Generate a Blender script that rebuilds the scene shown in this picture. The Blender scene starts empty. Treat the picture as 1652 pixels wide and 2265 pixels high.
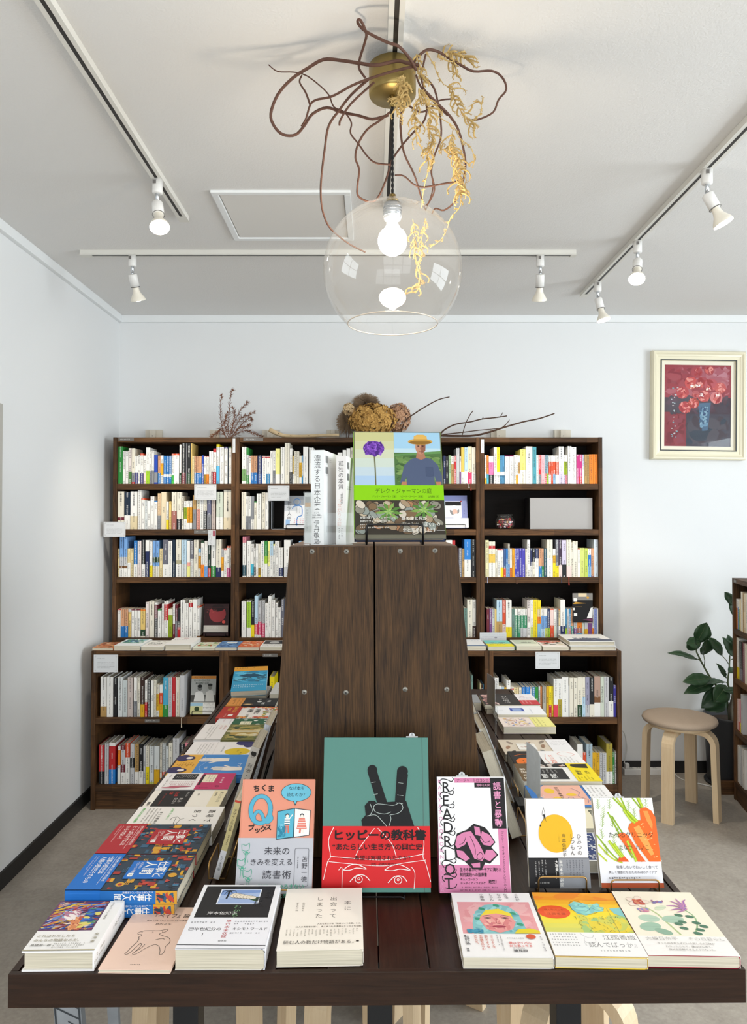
import bpy, bmesh, math, random
from mathutils import Vector, Matrix
random.seed(7)
SC = bpy.context.scene
COL = SC.collection

# ---------------------------------------------------------------- camera
F, CX, HOR, CAMZ, PITCH = 1600.0, 826.0, 1140.0, 1.40, math.radians(1.0)
CY = HOR - F * math.tan(PITCH)
cam = bpy.data.cameras.new('camera'); cam_o = bpy.data.objects.new('camera', cam); COL.objects.link(cam_o)
cam.sensor_fit = 'VERTICAL'; cam.sensor_height = 36.0; cam.lens = F / 2265.0 * 36.0
cam.shift_y = -(1132.5 - CY) / 2265.0
cam.clip_start = 0.05
cam_o.location = (0, 0, CAMZ); cam_o.rotation_euler = (math.radians(90) + PITCH, 0, 0)
SC.camera = cam_o

# ---------------------------------------------------------------- world, daylight, exposure
w = bpy.data.worlds.new('world'); SC.world = w; w.use_nodes = True
w.node_tree.nodes['Background'].inputs[0].default_value = (0.86, 0.94, 1.0, 1)
w.node_tree.nodes['Background'].inputs[1].default_value = 1.6

def area(name, loc, rot, sx, sy, power, col):
    l = bpy.data.lights.new(name, 'AREA'); l.shape = 'RECTANGLE'; l.size = sx; l.size_y = sy
    l.energy = power; l.color = col
    o = bpy.data.objects.new(name, l); COL.objects.link(o); o.location = loc; o.rotation_euler = rot
    return o
area('daylight_street_window', (0.55, -2.40, 1.30), (math.radians(90), 0, 0), 3.3, 2.0, 70, (0.96, 0.985, 1.0))
area('daylight_side_window', (3.62, 1.20, 1.45), (math.radians(90), 0, math.radians(90)), 2.2, 1.5, 125, (0.86, 0.945, 1.0))

vs = SC.view_settings
vs.view_transform = 'Standard'; vs.look = 'None'; vs.gamma = 1.0; vs.exposure = -0.08; vs.use_curve_mapping = False
SC.cycles.use_denoising = True
SC.cycles.max_bounces = 10; SC.cycles.transparent_max_bounces = 16
SC.cycles.sample_clamp_indirect = 6.0
SC.cycles.caustics_reflective = False; SC.cycles.caustics_refractive = False

# ---------------------------------------------------------------- photo -> place
_c, _s = math.cos(PITCH), math.sin(PITCH)
def ray(px, py):
    r = (px - CX) / F; u = (CY - py) / F
    return Vector((r, _c - u * _s, _s + u * _c))
def P(px, py, d):                      # point seen at a pixel, at distance d from the camera wall-wards
    a = ray(px, py); k = d / a.y
    return Vector((a.x * k, d, CAMZ + a.z * k))
def G(px, py, z):                      # point seen at a pixel, on the level z
    a = ray(px, py); k = (z - CAMZ) / a.z
    return Vector((a.x * k, a.y * k, z))

# ---------------------------------------------------------------- colours
def lin(h):
    h = h.lstrip('#')
    o = []
    for i in (0, 2, 4):
        v = int(h[i:i + 2], 16) / 255.0
        o.append(v / 12.92 if v <= 0.04045 else ((v + 0.055) / 1.055) ** 2.4)
    return (o[0], o[1], o[2], 1.0)

# ---------------------------------------------------------------- materials
MATS = {}
def nmat(name):
    m = bpy.data.materials.new(name); m.use_nodes = True
    nt = m.node_tree; b = nt.nodes['Principled BSDF']
    MATS[name] = m
    return m, nt, b
def N(nt, t, **kw):
    n = nt.nodes.new(t)
    for k, v in kw.items():
        if k.startswith('i_'):
            n.inputs[k[2:].replace('_', ' ')].default_value = v
        else:
            setattr(n, k, v)
    return n
def plain(name, col, rough=0.5, metal=0.0, noise=0.0, scale=40.0, bump=0.0, coat=0.0):
    if name in MATS: return MATS[name]
    m, nt, b = nmat(name)
    c = lin(col) if isinstance(col, str) else col
    b.inputs['Base Color'].default_value = c
    b.inputs['Roughness'].default_value = rough; b.inputs['Metallic'].default_value = metal
    b.inputs['Coat Weight'].default_value = coat
    if noise or bump:
        tc = N(nt, 'ShaderNodeTexCoord'); no = N(nt, 'ShaderNodeTexNoise'); no.inputs['Scale'].default_value = scale
        no.inputs['Detail'].default_value = 6
        nt.links.new(tc.outputs['Object'], no.inputs['Vector'])
        if noise:
            mx = N(nt, 'ShaderNodeMix', data_type='RGBA')
            mx.inputs[6].default_value = tuple(x * (1 - noise) for x in c[:3]) + (1,)
            mx.inputs[7].default_value = tuple(min(1, x * (1 + noise)) for x in c[:3]) + (1,)
            nt.links.new(no.outputs['Fac'], mx.inputs[0]); nt.links.new(mx.outputs[2], b.inputs['Base Color'])
        if bump:
            bp = N(nt, 'ShaderNodeBump'); bp.inputs['Strength'].default_value = bump; bp.inputs['Distance'].default_value = 0.002
            nt.links.new(no.outputs['Fac'], bp.inputs['Height']); nt.links.new(bp.outputs['Normal'], b.inputs['Normal'])
    return m
def wood(name, dark, light, axis, scale=1.0, rough=0.55, stretch=18.0, knots=True, planks=0.0, contrast=(0.35, 0.7), bump=0.25, fine=1.0):
    """grain runs along axis (0 x, 1 y, 2 z) of the object"""
    m, nt, b = nmat(name)
    tc = N(nt, 'ShaderNodeTexCoord'); oi = N(nt, 'ShaderNodeObjectInfo')
    off = N(nt, 'ShaderNodeVectorMath', operation='SCALE'); off.inputs[3].default_value = 37.0
    cmb = N(nt, 'ShaderNodeCombineXYZ')
    for i in range(3): nt.links.new(oi.outputs['Random'], cmb.inputs[i])
    nt.links.new(cmb.outputs[0], off.inputs[0])
    add = N(nt, 'ShaderNodeVectorMath', operation='ADD')
    nt.links.new(tc.outputs['Object'], add.inputs[0]); nt.links.new(off.outputs[0], add.inputs[1])
    def stretched(s, st, det, dist=0.0):
        mp = N(nt, 'ShaderNodeMapping')
        sc = [s * st] * 3; sc[axis] = s
        mp.inputs['Scale'].default_value = sc
        nt.links.new(add.outputs[0], mp.inputs['Vector'])
        no = N(nt, 'ShaderNodeTexNoise'); no.inputs['Scale'].default_value = 1.0; no.inputs['Detail'].default_value = det
        no.inputs['Distortion'].default_value = dist; no.inputs['Roughness'].default_value = 0.6
        nt.links.new(mp.outputs[0], no.inputs['Vector'])
        return no
    n1 = stretched(9.0 * scale * fine, stretch, 8, 0.6)      # pores
    n2 = stretched(1.6 * scale, 6.0, 3, 1.2)          # broad figure
    mx = N(nt, 'ShaderNodeMix', data_type='FLOAT'); mx.inputs[0].default_value = 0.42
    nt.links.new(n1.outputs['Fac'], mx.inputs[2]); nt.links.new(n2.outputs['Fac'], mx.inputs[3])
    rp = N(nt, 'ShaderNodeValToRGB')
    rp.color_ramp.elements[0].position = contrast[0]; rp.color_ramp.elements[0].color = lin(dark)
    rp.color_ramp.elements[1].position = contrast[1]; rp.color_ramp.elements[1].color = lin(light)
    nt.links.new(mx.outputs[0], rp.inputs[0])
    out = rp.outputs[0]
    if planks:                                           # staves of differing tone along the grain
        mp = N(nt, 'ShaderNodeMapping'); sc = [0.0] * 3; sc[axis] = planks; mp.inputs['Scale'].default_value = sc
        nt.links.new(add.outputs[0], mp.inputs['Vector'])
        fl = N(nt, 'ShaderNodeVectorMath', operation='FLOOR'); nt.links.new(mp.outputs[0], fl.inputs[0])
        wn = N(nt, 'ShaderNodeTexWhiteNoise'); nt.links.new(fl.outputs[0], wn.inputs['Vector'])
        hs = N(nt, 'ShaderNodeHueSaturation'); mr = N(nt, 'ShaderNodeMapRange')
        mr.inputs['To Min'].default_value = 0.72; mr.inputs['To Max'].default_value = 1.25
        nt.links.new(wn.outputs['Value'], mr.inputs['Value']); nt.links.new(mr.outputs[0], hs.inputs['Value'])
        nt.links.new(out, hs.inputs['Color']); out = hs.outputs[0]
    nt.links.new(out, b.inputs['Base Color']); b.inputs['Roughness'].default_value = rough; b.inputs['Specular IOR Level'].default_value = 0.28
    bp = N(nt, 'ShaderNodeBump'); bp.inputs['Strength'].default_value = bump; bp.inputs['Distance'].default_value = 0.001
    nt.links.new(n1.outputs['Fac'], bp.inputs['Height']); nt.links.new(bp.outputs['Normal'], b.inputs['Normal'])
    return m

def make_materials():
    # plaster wall
    for nm, col, sc, st in (('wall_paper', 'e9eaea', 260.0, 0.12), ('ceiling_plaster', 'e4e2df', 190.0, 0.5)):
        m, nt, b = nmat(nm)
        tc = N(nt, 'ShaderNodeTexCoord'); no = N(nt, 'ShaderNodeTexNoise'); no.inputs['Scale'].default_value = sc; no.inputs['Detail'].default_value = 4
        nt.links.new(tc.outputs['Object'], no.inputs['Vector'])
        bp = N(nt, 'ShaderNodeBump'); bp.inputs['Strength'].default_value = st; bp.inputs['Distance'].default_value = 0.002
        nt.links.new(no.outputs['Fac'], bp.inputs['Height']); nt.links.new(bp.outputs['Normal'], b.inputs['Normal'])
        b.inputs['Base Color'].default_value = lin(col); b.inputs['Roughness'].default_value = 0.85
    # floor: mottled warm grey vinyl
    m, nt, b = nmat('floor_vinyl')
    tc = N(nt, 'ShaderNodeTexCoord')
    n1 = N(nt, 'ShaderNodeTexNoise'); n1.inputs['Scale'].default_value = 7; n1.inputs['Detail'].default_value = 9; n1.inputs['Roughness'].default_value = 0.7
    n2 = N(nt, 'ShaderNodeTexNoise'); n2.inputs['Scale'].default_value = 90; n2.inputs['Detail'].default_value = 4
    for n in (n1, n2): nt.links.new(tc.outputs['Object'], n.inputs['Vector'])
    mx = N(nt, 'ShaderNodeMix', data_type='FLOAT'); mx.inputs[0].default_value = 0.4
    nt.links.new(n1.outputs['Fac'], mx.inputs[2]); nt.links.new(n2.outputs['Fac'], mx.inputs[3])
    rp = N(nt, 'ShaderNodeValToRGB'); rp.color_ramp.elements[0].position = 0.3; rp.color_ramp.elements[1].position = 0.72
    rp.color_ramp.elements[0].color = lin('8d857b'); rp.color_ramp.elements[1].color = lin('b3aba0')
    nt.links.new(mx.outputs[0], rp.inputs[0]); nt.links.new(rp.outputs[0], b.inputs['Base Color']); b.inputs['Roughness'].default_value = 0.5
    # woods
    for ax, s in ((0, 'x'), (1, 'y'), (2, 'z')):
        wood('shelf_wood_' + s, '26180c', '714d2c', ax, planks=5.0, rough=0.6)
        wood('table_wood_' + s, '170d07', '40281a', ax, rough=0.40, contrast=(0.3, 0.8))
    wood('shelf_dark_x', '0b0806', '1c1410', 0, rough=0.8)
    wood('tower_wood', '180d05', '624526', 2, scale=1.9, stretch=34.0, contrast=(0.36, 0.70), rough=0.6, bump=0.4)
    wood('tower_top', '6a5546', '8d7563', 0, rough=0.6)
    for ax, s in ((0, 'x'), (2, 'z')):
        wood('birch_ply_' + s, 'cdb08a', 'e4cfae', ax, rough=0.45, contrast=(0.2, 0.8), bump=0.05)
    # printed paper, colour per face
    m, nt, b = nmat('printed_paper')
    at = N(nt, 'ShaderNodeAttribute'); at.attribute_name = 'Col'
    nt.links.new(at.outputs['Color'], b.inputs['Base Color']); b.inputs['Roughness'].default_value = 0.5
    b.inputs['Specular IOR Level'].default_value = 0.2
    # book jackets on the shelves: colour per face plus rows of small printed characters on the spine
    m, nt, b = nmat('jacket_paper')
    at = N(nt, 'ShaderNodeAttribute'); at.attribute_name = 'Col'
    uv = N(nt, 'ShaderNodeAttribute'); uv.attribute_name = 'Spine'
    sp = N(nt, 'ShaderNodeSeparateXYZ'); nt.links.new(uv.outputs['Vector'], sp.inputs[0])
    def M(op, a, c=None, d=None):
        n = N(nt, 'ShaderNodeMath', operation=op)
        for i, v in enumerate((a, c, d)):
            if v is None: continue
            if isinstance(v, (int, float)): n.inputs[i].default_value = v
            else: nt.links.new(v, n.inputs[i])
        return n.outputs[0]
    oi = N(nt, 'ShaderNodeObjectInfo')
    rnd = oi.outputs['Random']
    u, v, on = sp.outputs[0], sp.outputs[1], sp.outputs[2]        # metres from the spine's middle, metres up, 1 on the spine
    size = M('MULTIPLY_ADD', rnd, 0.0035, 0.0062)
    cell = M('DIVIDE', v, size)
    frac = M('FRACT', cell); idx = M('FLOOR', cell)
    cb = N(nt, 'ShaderNodeCombineXYZ'); nt.links.new(M('MULTIPLY', M('FLOOR', M('MULTIPLY', idx, 0.24)), 1.0), cb.inputs[0]); nt.links.new(rnd, cb.inputs[1])
    wn = N(nt, 'ShaderNodeTexWhiteNoise', noise_dimensions='2D'); nt.links.new(cb.outputs[0], wn.inputs['Vector'])
    word = M('GREATER_THAN', wn.outputs['Value'], 0.36)
    inv = M('LESS_THAN', M('ABSOLUTE', M('SUBTRACT', frac, 0.5)), 0.40)
    inu = M('LESS_THAN', M('ABSOLUTE', u), M('MULTIPLY', size, 0.42))
    cb2 = N(nt, 'ShaderNodeCombineXYZ'); nt.links.new(u, cb2.inputs[0]); nt.links.new(v, cb2.inputs[1]); nt.links.new(rnd, cb2.inputs[2])
    no = N(nt, 'ShaderNodeTexNoise'); no.inputs['Scale'].default_value = 620.0; no.inputs['Detail'].default_value = 1.0
    nt.links.new(cb2.outputs[0], no.inputs['Vector'])
    ink = M('GREATER_THAN', no.outputs['Fac'], 0.49)
    mask = M('MULTIPLY', M('MULTIPLY', M('MULTIPLY', word, inv), M('MULTIPLY', inu, ink)), M('MULTIPLY', on, 0.78))
    rgb = N(nt, 'ShaderNodeRGBToBW'); nt.links.new(at.outputs['Color'], rgb.inputs[0])
    light = M('GREATER_THAN', rgb.outputs[0], 0.22)
    inkc = N(nt, 'ShaderNodeMix', data_type='RGBA'); inkc.inputs[6].default_value = (0.8, 0.8, 0.78, 1); inkc.inputs[7].default_value = (0.03, 0.03, 0.035, 1)
    nt.links.new(light, inkc.inputs[0])
    mx = N(nt, 'ShaderNodeMix', data_type='RGBA'); nt.links.new(mask, mx.inputs[0]); nt.links.new(at.outputs['Color'], mx.inputs[6]); nt.links.new(inkc.outputs[2], mx.inputs[7])
    nt.links.new(mx.outputs[2], b.inputs['Base Color']); b.inputs['Roughness'].default_value = 0.45
    b.inputs['Specular IOR Level'].default_value = 0.35
    # page edges: fine leaves
    m, nt, b = nmat('page_edges')
    tc = N(nt, 'ShaderNodeTexCoord'); mp = N(nt, 'ShaderNodeMapping'); mp.inputs['Scale'].default_value = (6, 6, 1800)
    nt.links.new(tc.outputs['Object'], mp.inputs[0]); no = N(nt, 'ShaderNodeTexNoise'); no.inputs['Scale'].default_value = 1.0
    nt.links.new(mp.outputs[0], no.inputs['Vector'])
    rp = N(nt, 'ShaderNodeValToRGB'); rp.color_ramp.elements[0].color = lin('b3aa94'); rp.color_ramp.elements[1].color = lin('dcd4c0')
    rp.color_ramp.elements[0].position = 0.3; rp.color_ramp.elements[1].position = 0.6
    nt.links.new(no.outputs['Fac'], rp.inputs[0]); nt.links.new(rp.outputs[0], b.inputs['Base Color']); b.inputs['Roughness'].default_value = 0.8
    # thin clear glass and acrylic: light goes straight through, the sheen follows the viewing angle
    for nm, ior, tint, dust in (('globe_glass', 1.5, (0.985, 0.985, 0.98, 1), 0.02), ('clear_acrylic', 1.35, (0.96, 0.975, 0.975, 1), 0.02), ('picture_glass', 1.25, (1, 1, 1, 1), 0.0)):
        m, nt, b = nmat(nm)
        out = nt.nodes['Material Output']; nt.nodes.remove(b)
        tr = N(nt, 'ShaderNodeBsdfTransparent'); tr.inputs[0].default_value = tint
        gl = N(nt, 'ShaderNodeBsdfGlossy'); gl.inputs['Roughness'].default_value = 0.015
        lw = N(nt, 'ShaderNodeLayerWeight'); lw.inputs['Blend'].default_value = 0.5
        pw_ = N(nt, 'ShaderNodeMath', operation='POWER'); nt.links.new(lw.outputs['Facing'], pw_.inputs[0]); pw_.inputs[1].default_value = 4.0
        fr = N(nt, 'ShaderNodeMath', operation='MULTIPLY_ADD'); nt.links.new(pw_.outputs[0], fr.inputs[0]); fr.inputs[1].default_value = 0.62; fr.inputs[2].default_value = ((ior - 1) / (ior + 1)) ** 2 * 0.9
        mx = N(nt, 'ShaderNodeMixShader'); nt.links.new(fr.outputs[0], mx.inputs[0]); nt.links.new(tr.outputs[0], mx.inputs[1]); nt.links.new(gl.outputs[0], mx.inputs[2])
        di = N(nt, 'ShaderNodeBsdfDiffuse'); di.inputs[0].default_value = (0.9, 0.88, 0.85, 1)
        m2 = N(nt, 'ShaderNodeMixShader'); m2.inputs[0].default_value = dust
        nt.links.new(mx.outputs[0], m2.inputs[1]); nt.links.new(di.outputs[0], m2.inputs[2]); nt.links.new(m2.outputs[0], out.inputs[0])
    for nm, col, st in (('bulb_glow', (1.0, 0.85, 0.66, 1), 120.0), ('spot_glow', (1.0, 0.93, 0.82, 1), 30.0)):
        m, nt, b = nmat(nm)
        b.inputs['Base Color'].default_value = (1, 1, 1, 1); b.inputs['Emission Color'].default_value = col; b.inputs['Emission Strength'].default_value = st
make_materials()
plain('black_base', '1b1a1a', 0.55); plain('white_trim', 'eef0f0', 0.5); plain('white_plastic', 'eceae6', 0.38, coat=0.2)
plain('black_steel', '17181b', 0.42, 0.3); plain('black_wire', '111113', 0.35, 0.4); plain('brass_wire', 'b9925a', 0.3, 0.9)
plain('chrome', 'c9ccd0', 0.18, 1.0); plain('aluminium', 'b9bec4', 0.35, 0.85); plain('brass_brushed', 'a28c55', 0.36, 0.85, noise=0.08, scale=90)
plain('rail_black', '26221f', 0.5); plain('rail_white', 'dedbd3', 0.45); plain('twig_bark', '5a3a2c', 0.7, noise=0.35, scale=60, bump=0.4)
plain('dry_gold', 'c4a66a', 0.85, noise=0.25, scale=80); plain('black_cord', '131213', 0.6); plain('screw_steel', '85827a', 0.4, 0.8)
plain('birch_bark', 'cdb48d', 0.8, noise=0.35, scale=25, bump=0.4); plain('dark_twig', '4d3424', 0.8, noise=0.3, scale=50, bump=0.3)
plain('fern_brown', '84543a', 0.85, noise=0.25, scale=90); plain('hydrangea_gold', 'c99c54', 0.85, noise=0.35, scale=40); plain('hydrangea_rose', 'c69a78', 0.85, noise=0.3, scale=40)
plain('hydrangea_pale', 'dcbf92', 0.85, noise=0.25, scale=40); plain('pampas_brown', '9a8268', 0.95, noise=0.3, scale=70)
plain('seat_felt', 'a89684', 0.95, noise=0.1, scale=300, bump=0.3); plain('cushion_grey', '6f7072', 0.95, noise=0.15, scale=250, bump=0.3)
plain('leaf_green', '2c4a2c', 0.42, noise=0.35, scale=18); plain('stem_green', '5d6a48', 0.7, noise=0.2, scale=40); plain('trunk_grey', '77705f', 0.8, noise=0.3, scale=50)
plain('pot_black', '2a2c30', 0.5); plain('soil', '3a2c20', 0.95, noise=0.4, scale=120); plain('cable_white', 'd8d8d4', 0.5)
plain('frame_cream', 'ece4c8', 0.4, coat=0.2); plain('frame_line', '3c403e', 0.5); plain('mat_cream', 'efe9d6', 0.7); plain('box_grey', 'a3a1a0', 0.6); plain('box_grey_lid', 'a3a1a0', 0.55)
plain('bracket_cream', 'd8d0c0', 0.6); plain('card_white', 'd6d8da', 0.6); plain('strip_grey', '6e6a66', 0.5); plain('strip_text', 'd8d5d0', 0.6)
plain('panel_white', 'e2dfda', 0.6); plain('door_grey', 'b9b6ae', 0.5); plain('endpaper', 'b58a6a', 0.8)
# ---------------------------------------------------------------- object helpers
def link(o, parent=None):
    COL.objects.link(o)
    if parent is not None: o.parent = parent
    return o
def tag(o, label=None, cat=None, group=None, kind=None):
    if label: o['label'] = label
    if cat: o['category'] = cat
    if group: o['group'] = group
    if kind: o['kind'] = kind
    return o
def empty(name, loc=(0, 0, 0), rz=0.0):
    o = bpy.data.objects.new(name, None); o.empty_display_size = 0.05
    o.location = loc; o.rotation_euler = (0, 0, rz)
    return link(o)
def thing(name, label, cat, loc=(0, 0, 0), rz=0.0, group=None):
    return tag(empty(name, loc, rz), label, cat, group)
def meshobj(name, verts, faces, mat, parent=None, smooth=False, cols=None):
    me = bpy.data.meshes.new(name); me.from_pydata([tuple(v) for v in verts], [], faces); 
    if mat: me.materials.append(MATS[mat] if isinstance(mat, str) else mat)
    if smooth: me.polygons.foreach_set('use_smooth', [True] * len(me.polygons))
    if cols is not None: setcols(me, cols)
    me.update()
    return link(bpy.data.objects.new(name, me), parent)
def setcols(me, cols):
    a = me.color_attributes.new('Col', 'FLOAT_COLOR', 'CORNER')
    flat = []
    for p, c in zip(me.polygons, cols): flat += list(c) * p.loop_total
    a.data.foreach_set('color', flat)
def boxgeo(x0, x1, y0, y1, z0, z1):
    v = [(x0, y0, z0), (x1, y0, z0), (x1, y1, z0), (x0, y1, z0), (x0, y0, z1), (x1, y0, z1), (x1, y1, z1), (x0, y1, z1)]
    f = [(0, 3, 2, 1), (4, 5, 6, 7), (0, 1, 5, 4), (1, 2, 6, 5), (2, 3, 7, 6), (3, 0, 4, 7)]
    return v, f
def box(name, x0, x1, y0, y1, z0, z1, mat, parent=None, bevel=0.0, loc=None):
    """a box given by its limits; its origin sits in its middle"""
    cx, cy, cz = (x0 + x1) / 2, (y0 + y1) / 2, (z0 + z1) / 2
    v, f = boxgeo(x0 - cx, x1 - cx, y0 - cy, y1 - cy, z0 - cz, z1 - cz)
    if bevel:
        bm = bmesh.new(); vs_ = [bm.verts.new(p) for p in v]
        for q in f: bm.faces.new([vs_[i] for i in q])
        bmesh.ops.bevel(bm, geom=list(bm.edges), offset=bevel, segments=2, affect='EDGES', profile=0.7)
        me = bpy.data.meshes.new(name); bm.to_mesh(me); bm.free(); me.materials.append(MATS[mat])
        o = link(bpy.data.objects.new(name, me), parent)
    else:
        o = meshobj(name, v, f, mat, parent)
    o.location = (cx, cy, cz)
    return o
def lathegeo(profile, n=32, close=False):
    """profile: (radius, height) pairs round the z axis"""
    v, f = [], []
    m = len(profile)
    for r, z in profile:
        for i in range(n):
            a = 2 * math.pi * i / n; v.append((r * math.cos(a), r * math.sin(a), z))
    for j in range(m - 1):
        for i in range(n):
            k = (i + 1) % n
            f.append((j * n + i, j * n + k, (j + 1) * n + k, (j + 1) * n + i))
    if close:
        f.append(tuple(range(n - 1, -1, -1))); f.append(tuple((m - 1) * n + i for i in range(n)))
    return v, f
def lathe(name, profile, mat, parent=None, n=32, close=True, smooth=True, loc=(0, 0, 0)):
    v, f = lathegeo(profile, n, close)
    o = meshobj(name, v, f, mat, parent, smooth); o.location = loc
    if smooth and close:
        for p in o.data.polygons:
            if len(p.vertices) > 4: p.use_smooth = False
    return o
def catmull(pts, sub=4):
    pts = [Vector(p) for p in pts]
    if len(pts) < 3: return pts
    out = []
    for i in range(len(pts) - 1):
        p0 = pts[max(i - 1, 0)]; p1 = pts[i]; p2 = pts[i + 1]; p3 = pts[min(i + 2, len(pts) - 1)]
        for k in range(sub):
            t = k / sub
            out.append(0.5 * ((2 * p1) + (p2 - p0) * t + (2 * p0 - 5 * p1 + 4 * p2 - p3) * t * t + (3 * p1 - p0 - 3 * p2 + p3) * t ** 3))
    out.append(pts[-1])
    return out
def tubegeo(pts, rad, n=6):
    """a round bar along pts; rad a number or a function of 0..1"""
    pts = [Vector(p) for p in pts]; m = len(pts)
    v, f = [], []
    t = (pts[1] - pts[0]).normalized()
    up = Vector((0, 0, 1)) if abs(t.z) < 0.9 else Vector((1, 0, 0))
    nrm = t.cross(up).normalized()
    for i, p in enumerate(pts):
        a = pts[max(i - 1, 0)]; b = pts[min(i + 1, m - 1)]
        t = (b - a).normalized() if (b - a).length > 1e-9 else t
        nrm = (nrm - t * nrm.dot(t))
        nrm = nrm.normalized() if nrm.length > 1e-6 else t.orthogonal().normalized()
        bn = t.cross(nrm)
        r = rad(i / (m - 1)) if callable(rad) else rad
        for k in range(n):
            an = 2 * math.pi * k / n
            v.append(p + nrm * (r * math.cos(an)) + bn * (r * math.sin(an)))
    for i in range(m - 1):
        for k in range(n):
            l = (k + 1) % n
            f.append((i * n + k, i * n + l, (i + 1) * n + l, (i + 1) * n + k))
    f.append(tuple(range(n - 1, -1, -1))); f.append(tuple((m - 1) * n + k for k in range(n)))
    return v, f
def tube(name, pts, rad, mat, parent=None, n=6, sub=0, smooth=True):
    if sub: pts = catmull(pts, sub)
    v, f = tubegeo(pts, rad, n)
    return meshobj(name, v, f, mat, parent, smooth)
def merge(parts):
    v, f = [], []
    for a, b in parts:
        o = len(v); v += [tuple(x) for x in a]; f += [tuple(i + o for i in q) for q in b]
    return v, f
def roundrect_path(w_, h_, r, n=4):
    pts = []
    for cx, cy, a0 in ((w_ / 2 - r, h_ / 2 - r, 0), (-w_ / 2 + r, h_ / 2 - r, 90), (-w_ / 2 + r, -h_ / 2 + r, 180), (w_ / 2 - r, -h_ / 2 + r, 270)):
        for k in range(n + 1):
            a = math.radians(a0 + 90 * k / n); pts.append((cx + r * math.cos(a), cy + r * math.sin(a)))
    return pts

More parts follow.
